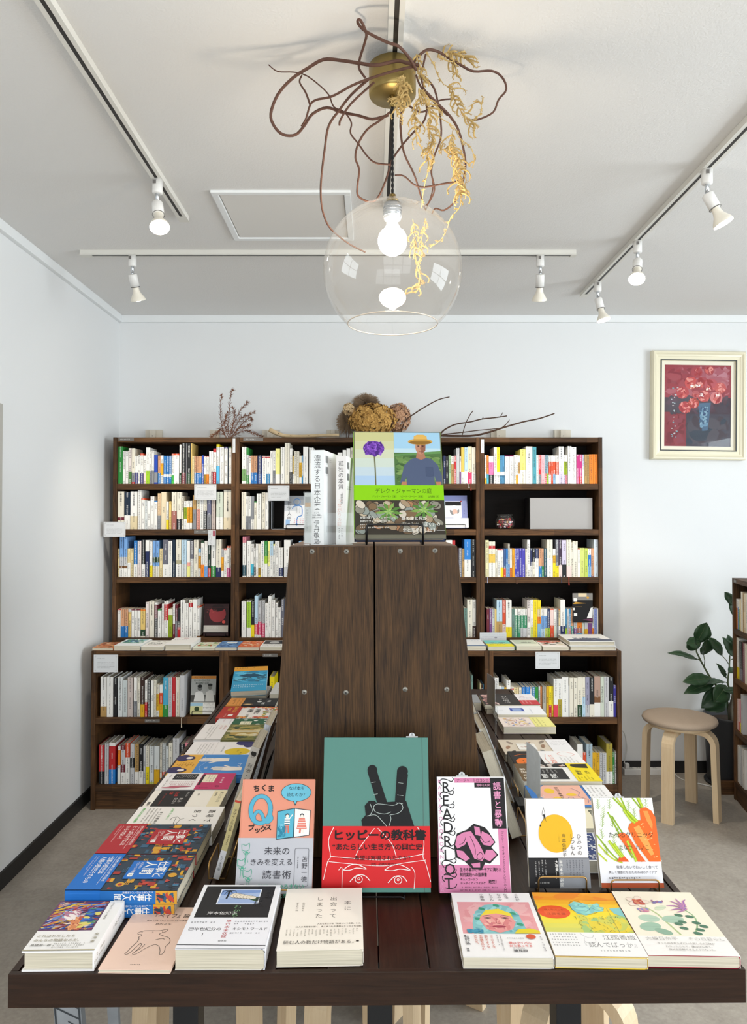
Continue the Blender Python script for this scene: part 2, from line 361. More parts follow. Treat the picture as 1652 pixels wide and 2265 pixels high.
# ---------------------------------------------------------------- printed art (flat shapes on a cover), measured in mm from the top left corner
_GL = {}
def glyph(ch, weight=0.0):
    key = (ch, weight)
    if key not in _GL:
        cu = bpy.data.curves.new('glyph', 'FONT'); cu.body = ch; cu.resolution_u = 2; cu.offset = weight
        o = bpy.data.objects.new('glyph', cu)
        me = o.to_mesh()
        vv = [(v.co.x, v.co.y) for v in me.vertices]; ff = [tuple(p.vertices) for p in me.polygons]
        o.to_mesh_clear(); bpy.data.objects.remove(o); bpy.data.curves.remove(cu)
        adv = 1.0 if ord(ch) > 0x2e80 else ((max(x for x, _ in vv) + 0.06) if vv else 0.3)
        if ch == ' ': adv = 0.35
        if ch == '\u3000': adv = 1.0
        _GL[key] = (vv, ff, adv)
    return _GL[key]
class Art:
    def __init__(s): s.v, s.f, s.c, s.z = [], [], [], 0.0
    def _add(s, pts, faces, col, z=None):
        o = len(s.v); z = s.z if z is None else z
        s.v += [(x, y, z) for x, y in pts]
        c = lin(col) if isinstance(col, str) else col
        for q in faces: s.f.append(tuple(i + o for i in q)); s.c.append(c)
    def up(s): s.z += 5e-5
    def poly(s, pts, col): s.up(); s._add(pts, [tuple(range(len(pts)))], col)
    def rect(s, x0, y0, x1, y1, col): s.poly([(x0, y0), (x1, y0), (x1, y1), (x0, y1)], col)
    def ell(s, cx, cy, rx, ry, col, n=28, rot=0.0):
        c, d = math.cos(rot), math.sin(rot)
        s.poly([(cx + rx * math.cos(2 * math.pi * i / n) * c - ry * math.sin(2 * math.pi * i / n) * d,
                 cy + rx * math.cos(2 * math.pi * i / n) * d + ry * math.sin(2 * math.pi * i / n) * c) for i in range(n)], col)
    def line(s, pts, wd, col, smooth=0, up=True, taper=False):
        if up: s.up()
        p = [Vector((x, y, 0)) for x, y in pts]
        if smooth: p = catmull(p, smooth)
        L, R = [], []
        for i, q in enumerate(p):
            t = (p[min(i + 1, len(p) - 1)] - p[max(i - 1, 0)]); t = t.normalized() if t.length else Vector((1, 0, 0))
            k = wd / 2 * (1 - 0.85 * i / (len(p) - 1) if taper else 1)
            n = Vector((-t.y, t.x, 0)) * k
            L.append((q.x + n.x, q.y + n.y)); R.append((q.x - n.x, q.y - n.y))
        m = len(p)
        s._add(L + R, [(i, i + 1, m + i + 1, m + i) for i in range(m - 1)], col)
    def ring(s, pts, wd, col, smooth=0): s.line(list(pts) + [pts[0]], wd, col, smooth)
    def text(s, x, y, size, txt, col, vert=False, weight=0.0, gap=1.0, sx=1.0, rot=0.0, bold=0.0):
        """x, y: top left of the first character; vert: written downwards; rot turns the whole run about x, y"""
        if bold:
            for dx, dy in ((-bold, 0), (bold, 0), (0, -bold), (0, bold)): s.text(x + dx, y + dy, size, txt, col, vert, weight, gap, sx, rot)
        s.up(); cx, cy = 0.0, 0.0
        if not vert and gap < 0.93: sx *= gap; gap = 1.0
        c, d = math.cos(rot), math.sin(rot)
        for ch in txt:
            vv, ff, adv = glyph(ch, weight)
            if vv:
                pts = []
                for gx, gy in vv:
                    if vert and ch in 'ー―〜～（）「」『』…‐-':
                        gx, gy = 0.5 - (0.38 - gy) if False else 0.5 + (gy - 0.38), 0.38 - (gx - 0.5)
                    X = cx + gx * size * sx; Y = cy + (0.88 - gy) * size
                    if vert and ch in '、。': X += size * 0.6; Y -= size * 0.6
                    pts.append((x + X * c - Y * d, y + X * d + Y * c))
                s._add(pts, ff, col)
            if vert: cy += size * gap
            else: cx += adv * size * gap * sx
    def marks(s, x0, y0, x1, y1, size, col, vert=False, pitch=1.7, ink=0.75, rot=0.0):
        """rows of print too small to read: short broken dashes"""
        s.up()
        n = max(1, int(((x1 - x0) if vert else (y1 - y0)) / (size * pitch)))
        for r in range(n):
            a = 0.0; end = ((y1 - y0) if vert else (x1 - x0)) * (random.uniform(0.6, 1.0) if r == n - 1 else 1.0)
            while a < end:
                l = size * random.uniform(0.5, 0.95)
                if random.random() < 0.9:
                    q0 = (x1 - (r + 1) * size * pitch) if vert else (y0 + r * size * pitch)
                    h0 = size * random.uniform(0.0, 0.15); hh = size * random.uniform(0.5, 0.85)
                    for sub in range(2):
                        b0 = h0 + hh * sub * 0.55; b1 = b0 + hh * 0.28
                        if vert: pts = [(q0 + b0, y0 + a), (q0 + b1, y0 + a), (q0 + b1, y0 + a + l * ink), (q0 + b0, y0 + a + l * ink)]
                        else: pts = [(x0 + a, q0 + b0), (x0 + a + l * ink, q0 + b0), (x0 + a + l * ink, q0 + b1), (x0 + a, q0 + b1)]
                        s._add(pts, [(0, 1, 2, 3)], col)
                a += size
    def daubs(s, x0, y0, x1, y1, n, size, cols, ang=None, asp=2.2, inside=None, seed=1):
        """brush strokes of several colours"""
        rg = random.Random(seed); s.up(); base = s.z
        for i in range(n):
            cx, cy = rg.uniform(x0, x1), rg.uniform(y0, y1)
            if inside and not inside(cx, cy): continue
            a = rg.uniform(0, 6.28) if ang is None else ang + rg.uniform(-0.5, 0.5)
            rx = size * rg.uniform(0.5, 1.3); ry = rx / asp
            if x1 - x0 > 2.6 * rx and y1 - y0 > 2.6 * rx: cx = min(max(cx, x0 + rx * 1.2), x1 - rx * 1.2); cy = min(max(cy, y0 + rx * 1.2), y1 - rx * 1.2)
            pts = []
            for k in range(8):
                t = 2 * math.pi * k / 8; X = rx * math.cos(t) * rg.uniform(0.75, 1.2); Y = ry * math.sin(t) * rg.uniform(0.75, 1.2)
                px = min(max(cx + X * math.cos(a) - Y * math.sin(a), x0), x1); py = min(max(cy + X * math.sin(a) + Y * math.cos(a), y0), y1)
                pts.append((px, py))
            s._add(pts, [tuple(range(8))], rg.choice(cols), base + i * 4e-6)
        s.z = base + n * 4e-6
    def build(s, name, parent, fn, mat='printed_paper', label=None, cap=1.1e-3):
        """fn maps (x mm, y mm, lift) to a point of the parent"""
        if not s.v: return None
        zm = max(p[2] for p in s.v); k = cap / zm if zm > cap else 1.0
        me = bpy.data.meshes.new(name); me.from_pydata([fn(p[0], p[1], p[2] * k) for p in s.v], [], s.f); me.materials.append(MATS[mat])
        setcols(me, s.c); me.update()
        o = link(bpy.data.objects.new(name, me), parent); o['kind'] = 'stuff'
        if label: o['label'] = label
        return o

# ---------------------------------------------------------------- books
def ushape(x0, x1, z0, z1, c, spine, r=0.0):
    """outline of a cover seen along the spine: back board, spine, front board in one piece; spine at x1 ('R') or x0 ('L')"""
    if r <= 0: out = [(x0, z0), (x1, z0), (x1, z1), (x0, z1)]
    else:
        out = [(x0, z0)] + [(x1 - r + r * math.sin(a), z0 + r - r * math.cos(a)) for a in (0, 0.52, 1.05, 1.5708)] + \
              [(x1 - r + r * math.cos(a), z1 - r + r * math.sin(a)) for a in (0, 0.52, 1.05, 1.5708)] + [(x0, z1)]
    inn = [(x0, z1 - c), (x1 - c, z1 - c), (x1 - c, z0 + c), (x0, z0 + c)]
    pts = out + inn
    if spine == 'L': pts = [(x0 + x1 - x, z) for x, z in pts][::-1]
    return pts
def extrude_u(prof, ys):
    n = len(prof); v, f = [], []
    for y in ys: v += [(x, y, z) for x, z in prof]
    for j in range(len(ys) - 1):
        for i in range(n):
            k = (i + 1) % n
            f.append((j * n + i, (j + 1) * n + i, (j + 1) * n + k, j * n + k))
    f.append(tuple(range(n))); f.append(tuple((len(ys) - 1) * n + i for i in range(n - 1, -1, -1)))
    return v, f
def book(label, w, h, t, cover, spine='R', band=None, art=None, spine_art=None, hard=False, name='book', group=None, pages='page_edges', copies=None, lift=0.0, spinecol=None):
    """a closed book lying on its back: x across, y to its top, z up through it; w, h, t in metres; band = (height share, colour)"""
    root = thing(name, label, 'book', group=group)
    c = 0.0024 if hard else 0.0007
    prof = ushape(0, w, 0, t, c, spine, r=0.0 if hard else min(t * 0.3, 0.006))
    v, f = extrude_u(prof, [0, h])
    col = lin(cover); sc = lin(spinecol) if spinecol else col
    cols = []
    for q in f:
        xs = [v[i][0] for i in q]
        ons = (min(xs) > w - min(t * 0.31, 0.0062)) if spine == 'R' else (max(xs) < min(t * 0.31, 0.0062))
        cols.append(sc if ons else col)
    meshobj('cover', v, f, 'printed_paper', root, cols=cols)
    i = 0.003 if hard else 0.0006
    xa, xb = (i, w - c - 0.0005) if spine == 'R' else (c + 0.0005, w - i)
    pv, pf = boxgeo(xa, xb, i, h - i, c + 0.0001, t - c - 0.0001)
    meshobj('page_block', pv, pf, pages, root)
    top = t
    if band:
        e = 0.0005
        bp = ushape(-0.0002 if spine == 'R' else -e, w + e if spine == 'R' else w + 0.0002, -0.0 if True else 0, t + e, e * 0.6, spine, r=0.0 if hard else min(t * 0.3, 0.006))
        bh = band[0] * h; b0 = band[2] * h if len(band) > 2 else 0.0003
        bv, bf = extrude_u(bp, [b0, bh])
        bc = lin(band[1]); meshobj('paper_band', bv, bf, 'printed_paper', root, cols=[bc] * len(bf))
        top = t + e
    if art:
        a = Art(); art(a); a.build('cover_print', root, lambda x, y, z: (x / 1000, h - y / 1000, top + 0.00005 + z))
    if spine_art:
        a = Art(); spine_art(a)
        e = 0.0006 if band else 0.0001
        if spine == 'R': a.build('spine_print', root, lambda x, y, z: (w + e + z, h - y / 1000, t - x / 1000))
        else: a.build('spine_print', root, lambda x, y, z: (-e - z, h - y / 1000, x / 1000))
    return root
def place(o, origin, xa, ya):
    xa = Vector(xa).normalized(); ya = Vector(ya); ya = (ya - xa * ya.dot(xa)).normalized(); za = xa.cross(ya)
    o.matrix_world = Matrix(((xa.x, ya.x, za.x, origin[0]), (xa.y, ya.y, za.y, origin[1]), (xa.z, ya.z, za.z, origin[2]), (0, 0, 0, 1)))
    return o
# ---------------------------------------------------------------- the room
XL, YB, ZC, XR, YF = -1.40, 3.97, 2.50, 3.50, -2.30
def struct(o): o['kind'] = 'structure'; return o
struct(box('floor', XL - 0.1, XR + 0.1, YF - 0.1, YB + 0.1, -0.1, 0.0, 'floor_vinyl'))
struct(box('ceiling', XL - 0.1, XR + 0.1, YF - 0.1, YB + 0.1, ZC, ZC + 0.1, 'ceiling_plaster'))
struct(box('wall_left', XL - 0.1, XL, YF - 0.1, YB + 0.1, 0, ZC, 'wall_paper'))
struct(box('wall_back', XL, XR + 0.1, YB, YB + 0.1, 0, ZC, 'wall_paper'))
def wall_hole(name, a, b, mk, mat):
    """a wall with one window opening; a, b: the four lines each way, mk places (a, b, side)"""
    v, f = [], []
    idx = {}
    for s in (0, 1):
        for i in range(4):
            for j in range(4): idx[s, i, j] = len(v); v.append(mk(a[i], b[j], s))
    for i in range(3):
        for j in range(3):
            if (i, j) == (1, 1): continue
            f.append((idx[0, i, j], idx[0, i + 1, j], idx[0, i + 1, j + 1], idx[0, i, j + 1]))
            f.append((idx[1, i, j], idx[1, i, j + 1], idx[1, i + 1, j + 1], idx[1, i + 1, j]))
    for lo, hi in ((0, 3), (1, 2)):
        ring = [(lo, lo), (hi, lo), (hi, hi), (lo, hi)]
        for k in range(4):
            p, q = ring[k], ring[(k + 1) % 4]
            st = max(abs(q[0] - p[0]), abs(q[1] - p[1])); dx = (q[0] - p[0]) // st; dy = (q[1] - p[1]) // st
            for m in range(st):
                A = (p[0] + dx * m, p[1] + dy * m); B = (A[0] + dx, A[1] + dy)
                f.append((idx[0, A[0], A[1]], idx[1, A[0], A[1]], idx[1, B[0], B[1]], idx[0, B[0], B[1]]))
    return struct(meshobj(name, v, f, mat))
wall_hole('wall_front', (XL, -1.1, 2.2, XR), (0, 0.30, 2.30, ZC), lambda a, b, s: (a, YF - 0.1 * s, b), 'wall_paper')
wall_hole('wall_right', (YF, 0.10, 2.30, YB), (0, 0.70, 2.20, ZC), lambda a, b, s: (XR + 0.1 * s, a, b), 'wall_paper')
def window(name, mk, a0, a1, b0, b1, na, nb):
    r = struct(empty(name))
    for i in range(na + 1):
        a = a0 + (a1 - a0) * i / na
        p, q = mk(max(a - 0.025, a0), b0, 0.03), mk(min(a + 0.025, a1), b1, 0.07)
        box('window_frame', min(p[0], q[0]), max(p[0], q[0]), min(p[1], q[1]), max(p[1], q[1]), p[2], q[2], 'white_trim', r)
    for j in range(nb + 1):
        b = b0 + (b1 - b0) * j / nb
        p, q = mk(a0, max(b - 0.025, b0), 0.031), mk(a1, min(b + 0.025, b1), 0.069)
        box('window_frame', min(p[0], q[0]), max(p[0], q[0]), min(p[1], q[1]), max(p[1], q[1]), p[2], q[2], 'white_trim', r)
window('window_1', lambda a, b, s: (a, YF - s, b), -1.1, 2.2, 0.3, 2.3, 3, 2)
window('window_2', lambda a, b, s: (XR + s, a, b), 0.10, 2.30, 0.7, 2.2, 2, 2)
# cornice and skirting
struct(box('trim_1', XL, XR, YB - 0.022, YB, ZC - 0.040, ZC, 'white_trim', bevel=0.004))
struct(box('trim_2', XL, XL + 0.022, YF, YB - 0.022, ZC - 0.040, ZC, 'white_trim', bevel=0.004))
struct(box('baseboard_back', XL, XR, YB - 0.010, YB, 0, 0.062, 'black_base'))
struct(box('baseboard_left', XL, XL + 0.010, 2.70, YB - 0.010, 0, 0.062, 'black_base'))
# the edge of the door case at the far left
d1 = struct(empty('door_1', (XL, 2.25, 0)))
box('door_frame', 0.0, 0.022, 0.395, 0.435, 0.0, 1.815, 'door_grey', d1, bevel=0.003)
box('door_panel', 0.0, 0.010, -0.42, 0.395, 0.005, 1.775, 'door_grey', d1)
box('door_frame', 0.0, 0.022, -0.45, 0.395, 1.775, 1.815, 'door_grey', d1, bevel=0.003)
# loft hatch in the ceiling
hp = [G(465, 420, ZC), G(775, 420, ZC), G(772, 528, ZC), G(525, 528, ZC)]
hx0, hx1, hy0, hy1 = hp[0].x, hp[1].x, hp[0].y, hp[2].y
ht = struct(empty('trim_3', ((hx0 + hx1) / 2, (hy0 + hy1) / 2, ZC)))
hw, hh = (hx1 - hx0) / 2, (hy1 - hy0) / 2
for sx, sy in ((0, -1), (0, 1), (-1, 0), (1, 0)):
    if sx: box('hatch_frame', min(sx * hw, sx * (hw - 0.022)), max(sx * hw, sx * (hw - 0.022)), -hh + 0.022, hh - 0.022, -0.009, 0, 'white_trim', ht, bevel=0.002)
    else: box('hatch_frame', -hw, hw, min(sy * hh, sy * (hh - 0.022)), max(sy * hh, sy * (hh - 0.022)), -0.009, 0, 'white_trim', ht, bevel=0.002)
box('hatch_panel', -hw + 0.026, hw - 0.026, -hh + 0.026, hh - 0.026, -0.004, 0, 'panel_white', ht)
# ---------------------------------------------------------------- bookcases along the back wall
UF, LF, CB = 3.73, 3.46, 3.945            # front of the upper row, front of the lower row, their back
UX0, UX1 = -1.345, 1.182
BW = (UX1 - UX0) / 4
def zrow(py, d): return P(CX, py, d).z
UTOP = zrow(967, UF); USH = [zrow(1070, UF), zrow(1171, UF), zrow(1277, UF), zrow(1411, UF)]
LTOP = zrow(1440, LF); LSH = [zrow(1588, LF), zrow(1737, LF)]
def bookcase(label, x0, x1, yf, yb, z0, ztop, shelves, plinth, st=0.021, bt=0.030):
    r = thing('bookcase', label, 'bookcase', ((x0 + x1) / 2, (yf + yb) / 2, z0), group='dark wooden bookcases on the back wall')
    cx, cy = (x0 + x1) / 2, (yf + yb) / 2
    def b(n, X0, X1, Y0, Y1, Z0, Z1, m): return box(n, X0 - cx, X1 - cx, Y0 - cy, Y1 - cy, Z0 - z0, Z1 - z0, m, r, bevel=0.0015)
    b('side_panel', x0 + 0.0005, x0 + st, yf, yb, z0, ztop, 'shelf_wood_z'); b('side_panel', x1 - st, x1 - 0.0005, yf, yb, z0, ztop, 'shelf_wood_z')
    b('top_board', x0 + st, x1 - st, yf + 0.002, yb, ztop - 0.026, ztop - 0.0005, 'shelf_wood_x')
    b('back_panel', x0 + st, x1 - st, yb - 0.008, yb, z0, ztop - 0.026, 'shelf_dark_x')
    for z in shelves:
        b('shelf_board', x0 + st, x1 - st, yf + 0.002, yb - 0.008, max(z - bt, z0), z, 'shelf_wood_x')
    if plinth: b('plinth', x0 + st, x1 - st, yf + 0.012, yf + 0.030, z0, shelves[-1] - bt, 'shelf_wood_x')
    return r
ordn = ('leftmost', 'second from the left', 'third from the left', 'rightmost')
for i in range(4):
    bookcase('dark wooden upper bookcase, %s of the four against the back wall' % ordn[i], UX0 + i * BW, UX0 + (i + 1) * BW, UF, CB, LTOP, UTOP, USH, False)
    bookcase('deep dark lower bookcase, %s of the four against the back wall' % ordn[i], UX0 + i * BW, UX0 + (i + 1) * BW, LF, CB, 0.0, LTOP, LSH, True)

# ---------------------------------------------------------------- books on the shelves
PAL = {  # code: (colour, word)
 'wh': ('f1efea', 'white'), 'iv': ('e9e3d2', 'ivory'), 'cr': ('e6d2a0', 'cream'), 'c2': ('e0cfa8', 'beige'), 'c3': ('e8c8a0', 'peach beige'), 'c4': ('e8d8b8', 'pale beige'), 'c5': ('e6c676', 'straw yellow'),
 'pe': ('d6a07a', 'peach brown'), 'gn': ('2f8a3c', 'green'), 'g2': ('4cc050', 'bright green'), 'g3': ('3a9068', 'sea green'), 'fg': ('4c7a3e', 'leaf green'), 'f2': ('7aa868', 'soft green'), 'dg': ('24452c', 'dark green'), 'd2': ('1e3028', 'blackish green'),
 'lg': ('a2cc34', 'lime green'), 'ol': ('8fa320', 'olive green'), 'o2': ('a89838', 'olive yellow'), 'bl': ('2a76bd', 'blue'), 'b2': ('2448b0', 'royal blue'), 'b3': ('2a4a88', 'slate blue'), 'b4': ('3c5c90', 'dull blue'), 'b5': ('2a80d0', 'bright blue'),
 'sk': ('86b6dc', 'sky blue'), 's2': ('7aa8e0', 'light blue'), 'sb': ('3a88b8', 'steel blue'), 's3': ('5090b8', 'grey blue'), 'ls': ('bcd8ea', 'pale blue'), 'l2': ('d2dde8', 'icy white'), 'nv': ('1f2a58', 'navy'), 'n2': ('15283c', 'midnight blue'),
 'pu': ('45407a', 'purple'), 'vi': ('7a4a86', 'violet'), 'mg': ('c2307e', 'magenta'), 'hp': ('e878b0', 'hot pink'), 'pk': ('e08a98', 'pink'), 'p2': ('f0a898', 'salmon pink'), 'p3': ('d83868', 'crimson pink'), 'p4': ('f0b0b8', 'rose pink'),
 'lp': ('f0d4ce', 'blush pink'), 'l3': ('e8dcd8', 'pinkish white'), 'rd': ('bf2b2f', 'red'), 'r2': ('e04058', 'coral red'), 'rr': ('d8502c', 'orange red'), 'dr': ('6f2230', 'maroon'), 'or': ('ee8420', 'orange'), 'o3': ('f0a620', 'amber'), 'o4': ('c07840', 'rust'),
 'ye': ('f0d81c', 'yellow'), 'y2': ('f0ec94', 'pale yellow'), 'y3': ('f4e878', 'lemon yellow'), 'py': ('f0e8b8', 'buttery'), 'go': ('dba81c', 'golden yellow'), 'g4': ('e8c458', 'light gold'), 'yg': ('d0d878', 'yellow green'), 'y4': ('c0d060', 'grass yellow'),
 'bk': ('1b1c1f', 'black'), 'gy': ('8b8d92', 'grey'), 'g5': ('6a6a76', 'dark grey'), 'g6': ('b0aca0', 'stone grey'), 'lg2': ('a2cc34', 'lime'), 'gr': ('c9c9cb', 'light grey'), 'wg': ('d8dcdc', 'greyish white'), 'w2': ('c8d0d0', 'pale grey'),
 'te': ('2c7c88', 'teal'), 't2': ('1f4a58', 'dark teal'), 't3': ('4a98a8', 'turquoise'), 't4': ('2a8a78', 'jade'), 'cy': ('45b4d0', 'cyan'), 'cz': ('4aa8c8', 'aqua blue'), 'c6': ('5ab8e8', 'light cyan'), 'br': ('7a5232', 'brown'), 'b6': ('b08828', 'mustard brown'), 'b7': ('3a2620', 'dark brown'),
 'ta': ('b8935a', 'tan'), 'dp': ('a86a60', 'dusty rose'), 'd3': ('b89888', 'mauve beige'), 'kh': ('b0a888', 'khaki'), 'sl': ('686a84', 'slate'), 'bg': ('c8b8b0', 'greyish beige'), 'b8': ('c8bab4', 'dove beige'), 'pg': ('d0d8c8', 'pale green'), 'p5': ('a8c898', 'mint green'), 'p6': ('6a8a80', 'grey green'),
 'lv': ('d0c8e0', 'lavender'), 'lw': ('8a98d0', 'periwinkle'), 'lx': ('9a98b0', 'greyish lavender'), 'in': ('4a44b0', 'indigo'), 'gb': ('88a8b8', 'dusty blue'), 'g7': ('a8bcc8', 'powder blue'), 'pl': ('3a2840', 'plum'),
}
ORD = 'first second third fourth fifth sixth seventh eighth ninth tenth eleventh twelfth thirteenth fourteenth fifteenth sixteenth seventeenth eighteenth nineteenth twentieth twenty-first twenty-second twenty-third twenty-fourth twenty-fifth twenty-sixth twenty-seventh twenty-eighth twenty-ninth thirtieth thirty-first thirty-second thirty-third thirty-fourth thirty-fifth thirty-sixth thirty-seventh thirty-eighth thirty-ninth fortieth forty-first forty-second'.split()
def spine_mesh(name, w, h, dep, segs, e, parent, z0=0.0):
    """cover or band standing upright, spine to the front (-y); segs: (from, to, colour) up the height"""
    c = 0.0009 if e == 0 else 0.0003
    prof = [(-w / 2 - e, dep), (-w / 2 - e, -e), (w / 2 + e, -e), (w / 2 + e, dep), (w / 2 + e - c, dep), (w / 2 + e - c, c - e), (-w / 2 - e + c, c - e), (-w / 2 - e + c, dep)]
    n = 8; v, f, cols, sp = [], [], [], []
    zs = [segs[0][0]] + [s[1] for s in segs]
    for z in zs: v += [(x, y, z) for x, y in prof]
    for j, s in enumerate(segs):
        for i in range(n):
            k = (i + 1) % n
            f.append((j * n + i, j * n + k, (j + 1) * n + k, (j + 1) * n + i)); cols.append(lin(PAL[s[2]][0])); sp.append(i == 1)
    f.append(tuple(range(n - 1, -1, -1))); cols.append(cols[0]); sp.append(False)
    f.append(tuple(len(v) - n + i for i in range(n))); cols.append(cols[-1]); sp.append(False)
    o = meshobj(name, v, f, 'jacket_paper', parent, cols=cols)
    a = o.data.attributes.new('Spine', 'FLOAT_VECTOR', 'CORNER'); flat = []
    for p, on in zip(o.data.polygons, sp):
        for vi in p.vertices: flat += [v[vi][0], v[vi][2] + w * 7.0, 1.0 if on and w > 0.0055 else 0.0]
    a.data.foreach_set('vector', flat)
    return o
def parse(spec):
    t = spec.split(); x0, x1, top = float(t[0]), float(t[1]), float(t[2]); segs = [(0.0, t[3])]
    for i in range(4, len(t), 2): segs.append((float(t[i]), t[i + 1]))
    return x0, x1, top, segs
def shelf(data, ox, oy, s, bottom, d, zs, where, lim, side='left', titles=None, dep_tall=0.130, ribbons=None):
    rows = [parse(q) for q in data.strip().split('\n') if q.strip()]
    n = len(rows); prev = lim[0] + 0.001
    for i, (x0, x1, top, segs) in enumerate(rows):
        A, B = P(ox + x0 / s, oy + bottom / s, d), P(ox + x1 / s, oy + top / s, d)
        xa, xb = max(A.x, prev), min(B.x, lim[1] - 0.0008)
        if xb - xa < 0.003: xb = xa + 0.004
        prev = xb + 0.0004
        h = B.z - A.z; w = xb - xa
        if zs in CEIL: h = min(h, CEIL[zs] - zs - 0.003)
        small = h < 0.170
        dep = 0.105 if small else dep_tall
        bandc = None
        if len(segs) > 1 and segs[-1][0] >= 0.5: bandc = segs[-1]
        elif len(segs) > 2 and segs[-2][0] >= 0.5: bandc = segs[-2]
        base = max([(segs[k + 1][0] if k + 1 < len(segs) else 1.0) - segs[k][0] for k in range(len(segs))])
        big = [c for k, (q, c) in enumerate(segs) if abs(((segs[k + 1][0] if k + 1 < len(segs) else 1.0) - q) - base) < 1e-6][0]
        word = PAL[big][1]; noun = 'paperback' if small else 'book'
        k = i if side == 'left' else n - 1 - i
        other = [c for _q, c in segs if PAL[c][1] != word]
        lab = word + ' ' + noun
        if bandc and PAL[bandc[1]][1] != word: lab += ' with %s band' % PAL[bandc[1]][1]
        elif other: lab += ' with %s patch' % PAL[other[0]][1]
        tail = ', %s from %s on %s' % (ORD[k], side, where)
        if len((lab + tail).split()) > 16: lab = word + ' ' + noun
        lab += tail
        r = thing('paperback' if small else 'book', lab, 'paperback' if small else 'book', ((xa + xb) / 2, d + random.uniform(0.0, 0.004), zs + 0.0004), group='books on the ' + where)
        lo = 0.0
        if bandc: lo = 0.0
        cs = []
        for k2 in range(len(segs) - 1, -1, -1):
            q0 = segs[k2][0]; q1 = segs[k2 + 1][0] if k2 + 1 < len(segs) else 1.0
            c = segs[k2][1]
            if bandc and segs[k2] == bandc: c = big
            cs.append(((1 - q1) * h, (1 - q0) * h, c))
        spine_mesh('cover', w - 0.0008, h, dep, cs, 0.0, r)
        pv, pf = boxgeo(-w / 2 + 0.0015, w / 2 - 0.0015, 0.0012, dep - 0.001, 0.001, h - (0.0012 if small else 0.003))
        meshobj('page_block', pv, pf, 'page_edges', r)
        if bandc:
            kk = segs.index(bandc); q1 = segs[kk + 1][0] if kk + 1 < len(segs) else 1.0
            spine_mesh('paper_band', w - 0.0008, h, dep * 0.98, [((1 - q1) * h + 0.0002, (1 - bandc[0]) * h, bandc[1])], 0.0003, r)
        for rk, (rcol, rlen, rdx) in enumerate((ribbons or {}).get(i, ())):      # reading ribbons hanging over the shelf edge
            e = -(r.location.y - (3.4585 if d < 3.6 else 3.7285)); q = 0.0016
            rv = [(rdx - q, 0.002, 0.0004), (rdx + q, 0.002, 0.0004), (rdx + q, e, 0.0004), (rdx - q, e, 0.0004), (rdx + q * .9, e - .001, -rlen * .5), (rdx - q * .9, e - .001, -rlen * .5), (rdx + q * 2.2, e - .0005, -rlen), (rdx - q * 1.6, e - .0005, -rlen)]
            meshobj('ribbon', rv, [(0, 1, 2, 3), (3, 2, 4, 5), (5, 4, 6, 7)], plain('ribbon_' + rcol, rcol, 0.6), r)
        if titles and i in titles:
            txt, frac, sz, colr = titles[i][:4]; a = Art(); y = frac * h * 1000
            a.text(-sz / 2, 0, sz, txt, colr, vert=True, weight=0.012, gap=titles[i][4] if len(titles[i]) > 4 else 1.05)
            a.build('title', r, lambda X, Y, Z: (X / 1000, -0.0006 - Z, h - (y + Y) / 1000))
CEIL = {}
for _k, _z in enumerate(USH): CEIL[_z] = (USH[_k - 1] - 0.030) if _k else UTOP - 0.026
for _k, _z in enumerate(LSH): CEIL[_z] = (LSH[_k - 1] - 0.030) if _k else LTOP - 0.026
def bay(i): return (UX0 + i * BW + 0.021, UX0 + (i + 1) * BW - 0.021)
S29 = 1652 / 290.0; S18 = 1652 / 180.0
SHELF_U = ['top shelf of leftmost upper bookcase', 'second shelf of leftmost upper bookcase', 'third shelf of leftmost upper bookcase', 'bottom shelf of leftmost upper bookcase']
shelf('''120 180 100 gn
180 213 157 wh
213 250 155 wh
252 290 122 l3 .65 fg
290 330 122 iv .69 gy .95 rd
332 372 218 wh .6 pu
372 395 210 wh
397 440 187 rr .07 wh .66 pu
442 470 215 wh .6 lp
470 518 113 wh .64 lg
518 545 155 wh .6 gy
545 573 155 wh .6 gy
573 618 208 b2 .6 gy .95 b2
620 655 215 pe .62 bl
655 692 215 wh .27 o3 .7 wh
692 728 218 bl .66 wh .75 bl
728 760 218 bl .66 wh .75 bl
760 790 218 bl .66 wh .75 bl
792 824 190 rr .06 wh .72 g2
824 888 190 rr .06 wh
890 917 75 wh .72 dg
920 970 57 bk .73 dr
972 984 57 gy
985 1040 57 bk .75 dg
1041 1053 60 c5
1053 1080 220 cr
1080 1105 220 pe .6 bl
1107 1140 222 pe .6 bl
1140 1172 222 pe .6 bl
1174 1198 213 b2
1200 1230 220 rd .03 wh .66 b6
1232 1262 220 rd .03 wh .66 or
1265 1293 160 wh
1293 1317 160 wh .62 dr
1318 1356 127 rd .1 wh .67 rd
1358 1397 72 ye .07 wh .55 c6
1400 1452 105 wh
1457 1500 105 pu .04 wh
1500 1511 107 n2
1512 1560 103 fg .04 wh''', 240, 970, S29, 570, 3.74, USH[0], SHELF_U[0], bay(0), titles={21: ('今ひきもの近代', .13, 6.4, 'f4f2ee'), 23: ('今ひきもの近代', .13, 6.4, 'f4f2ee')})  # midnight blue sliver: the shade of a gap, built as a thin book
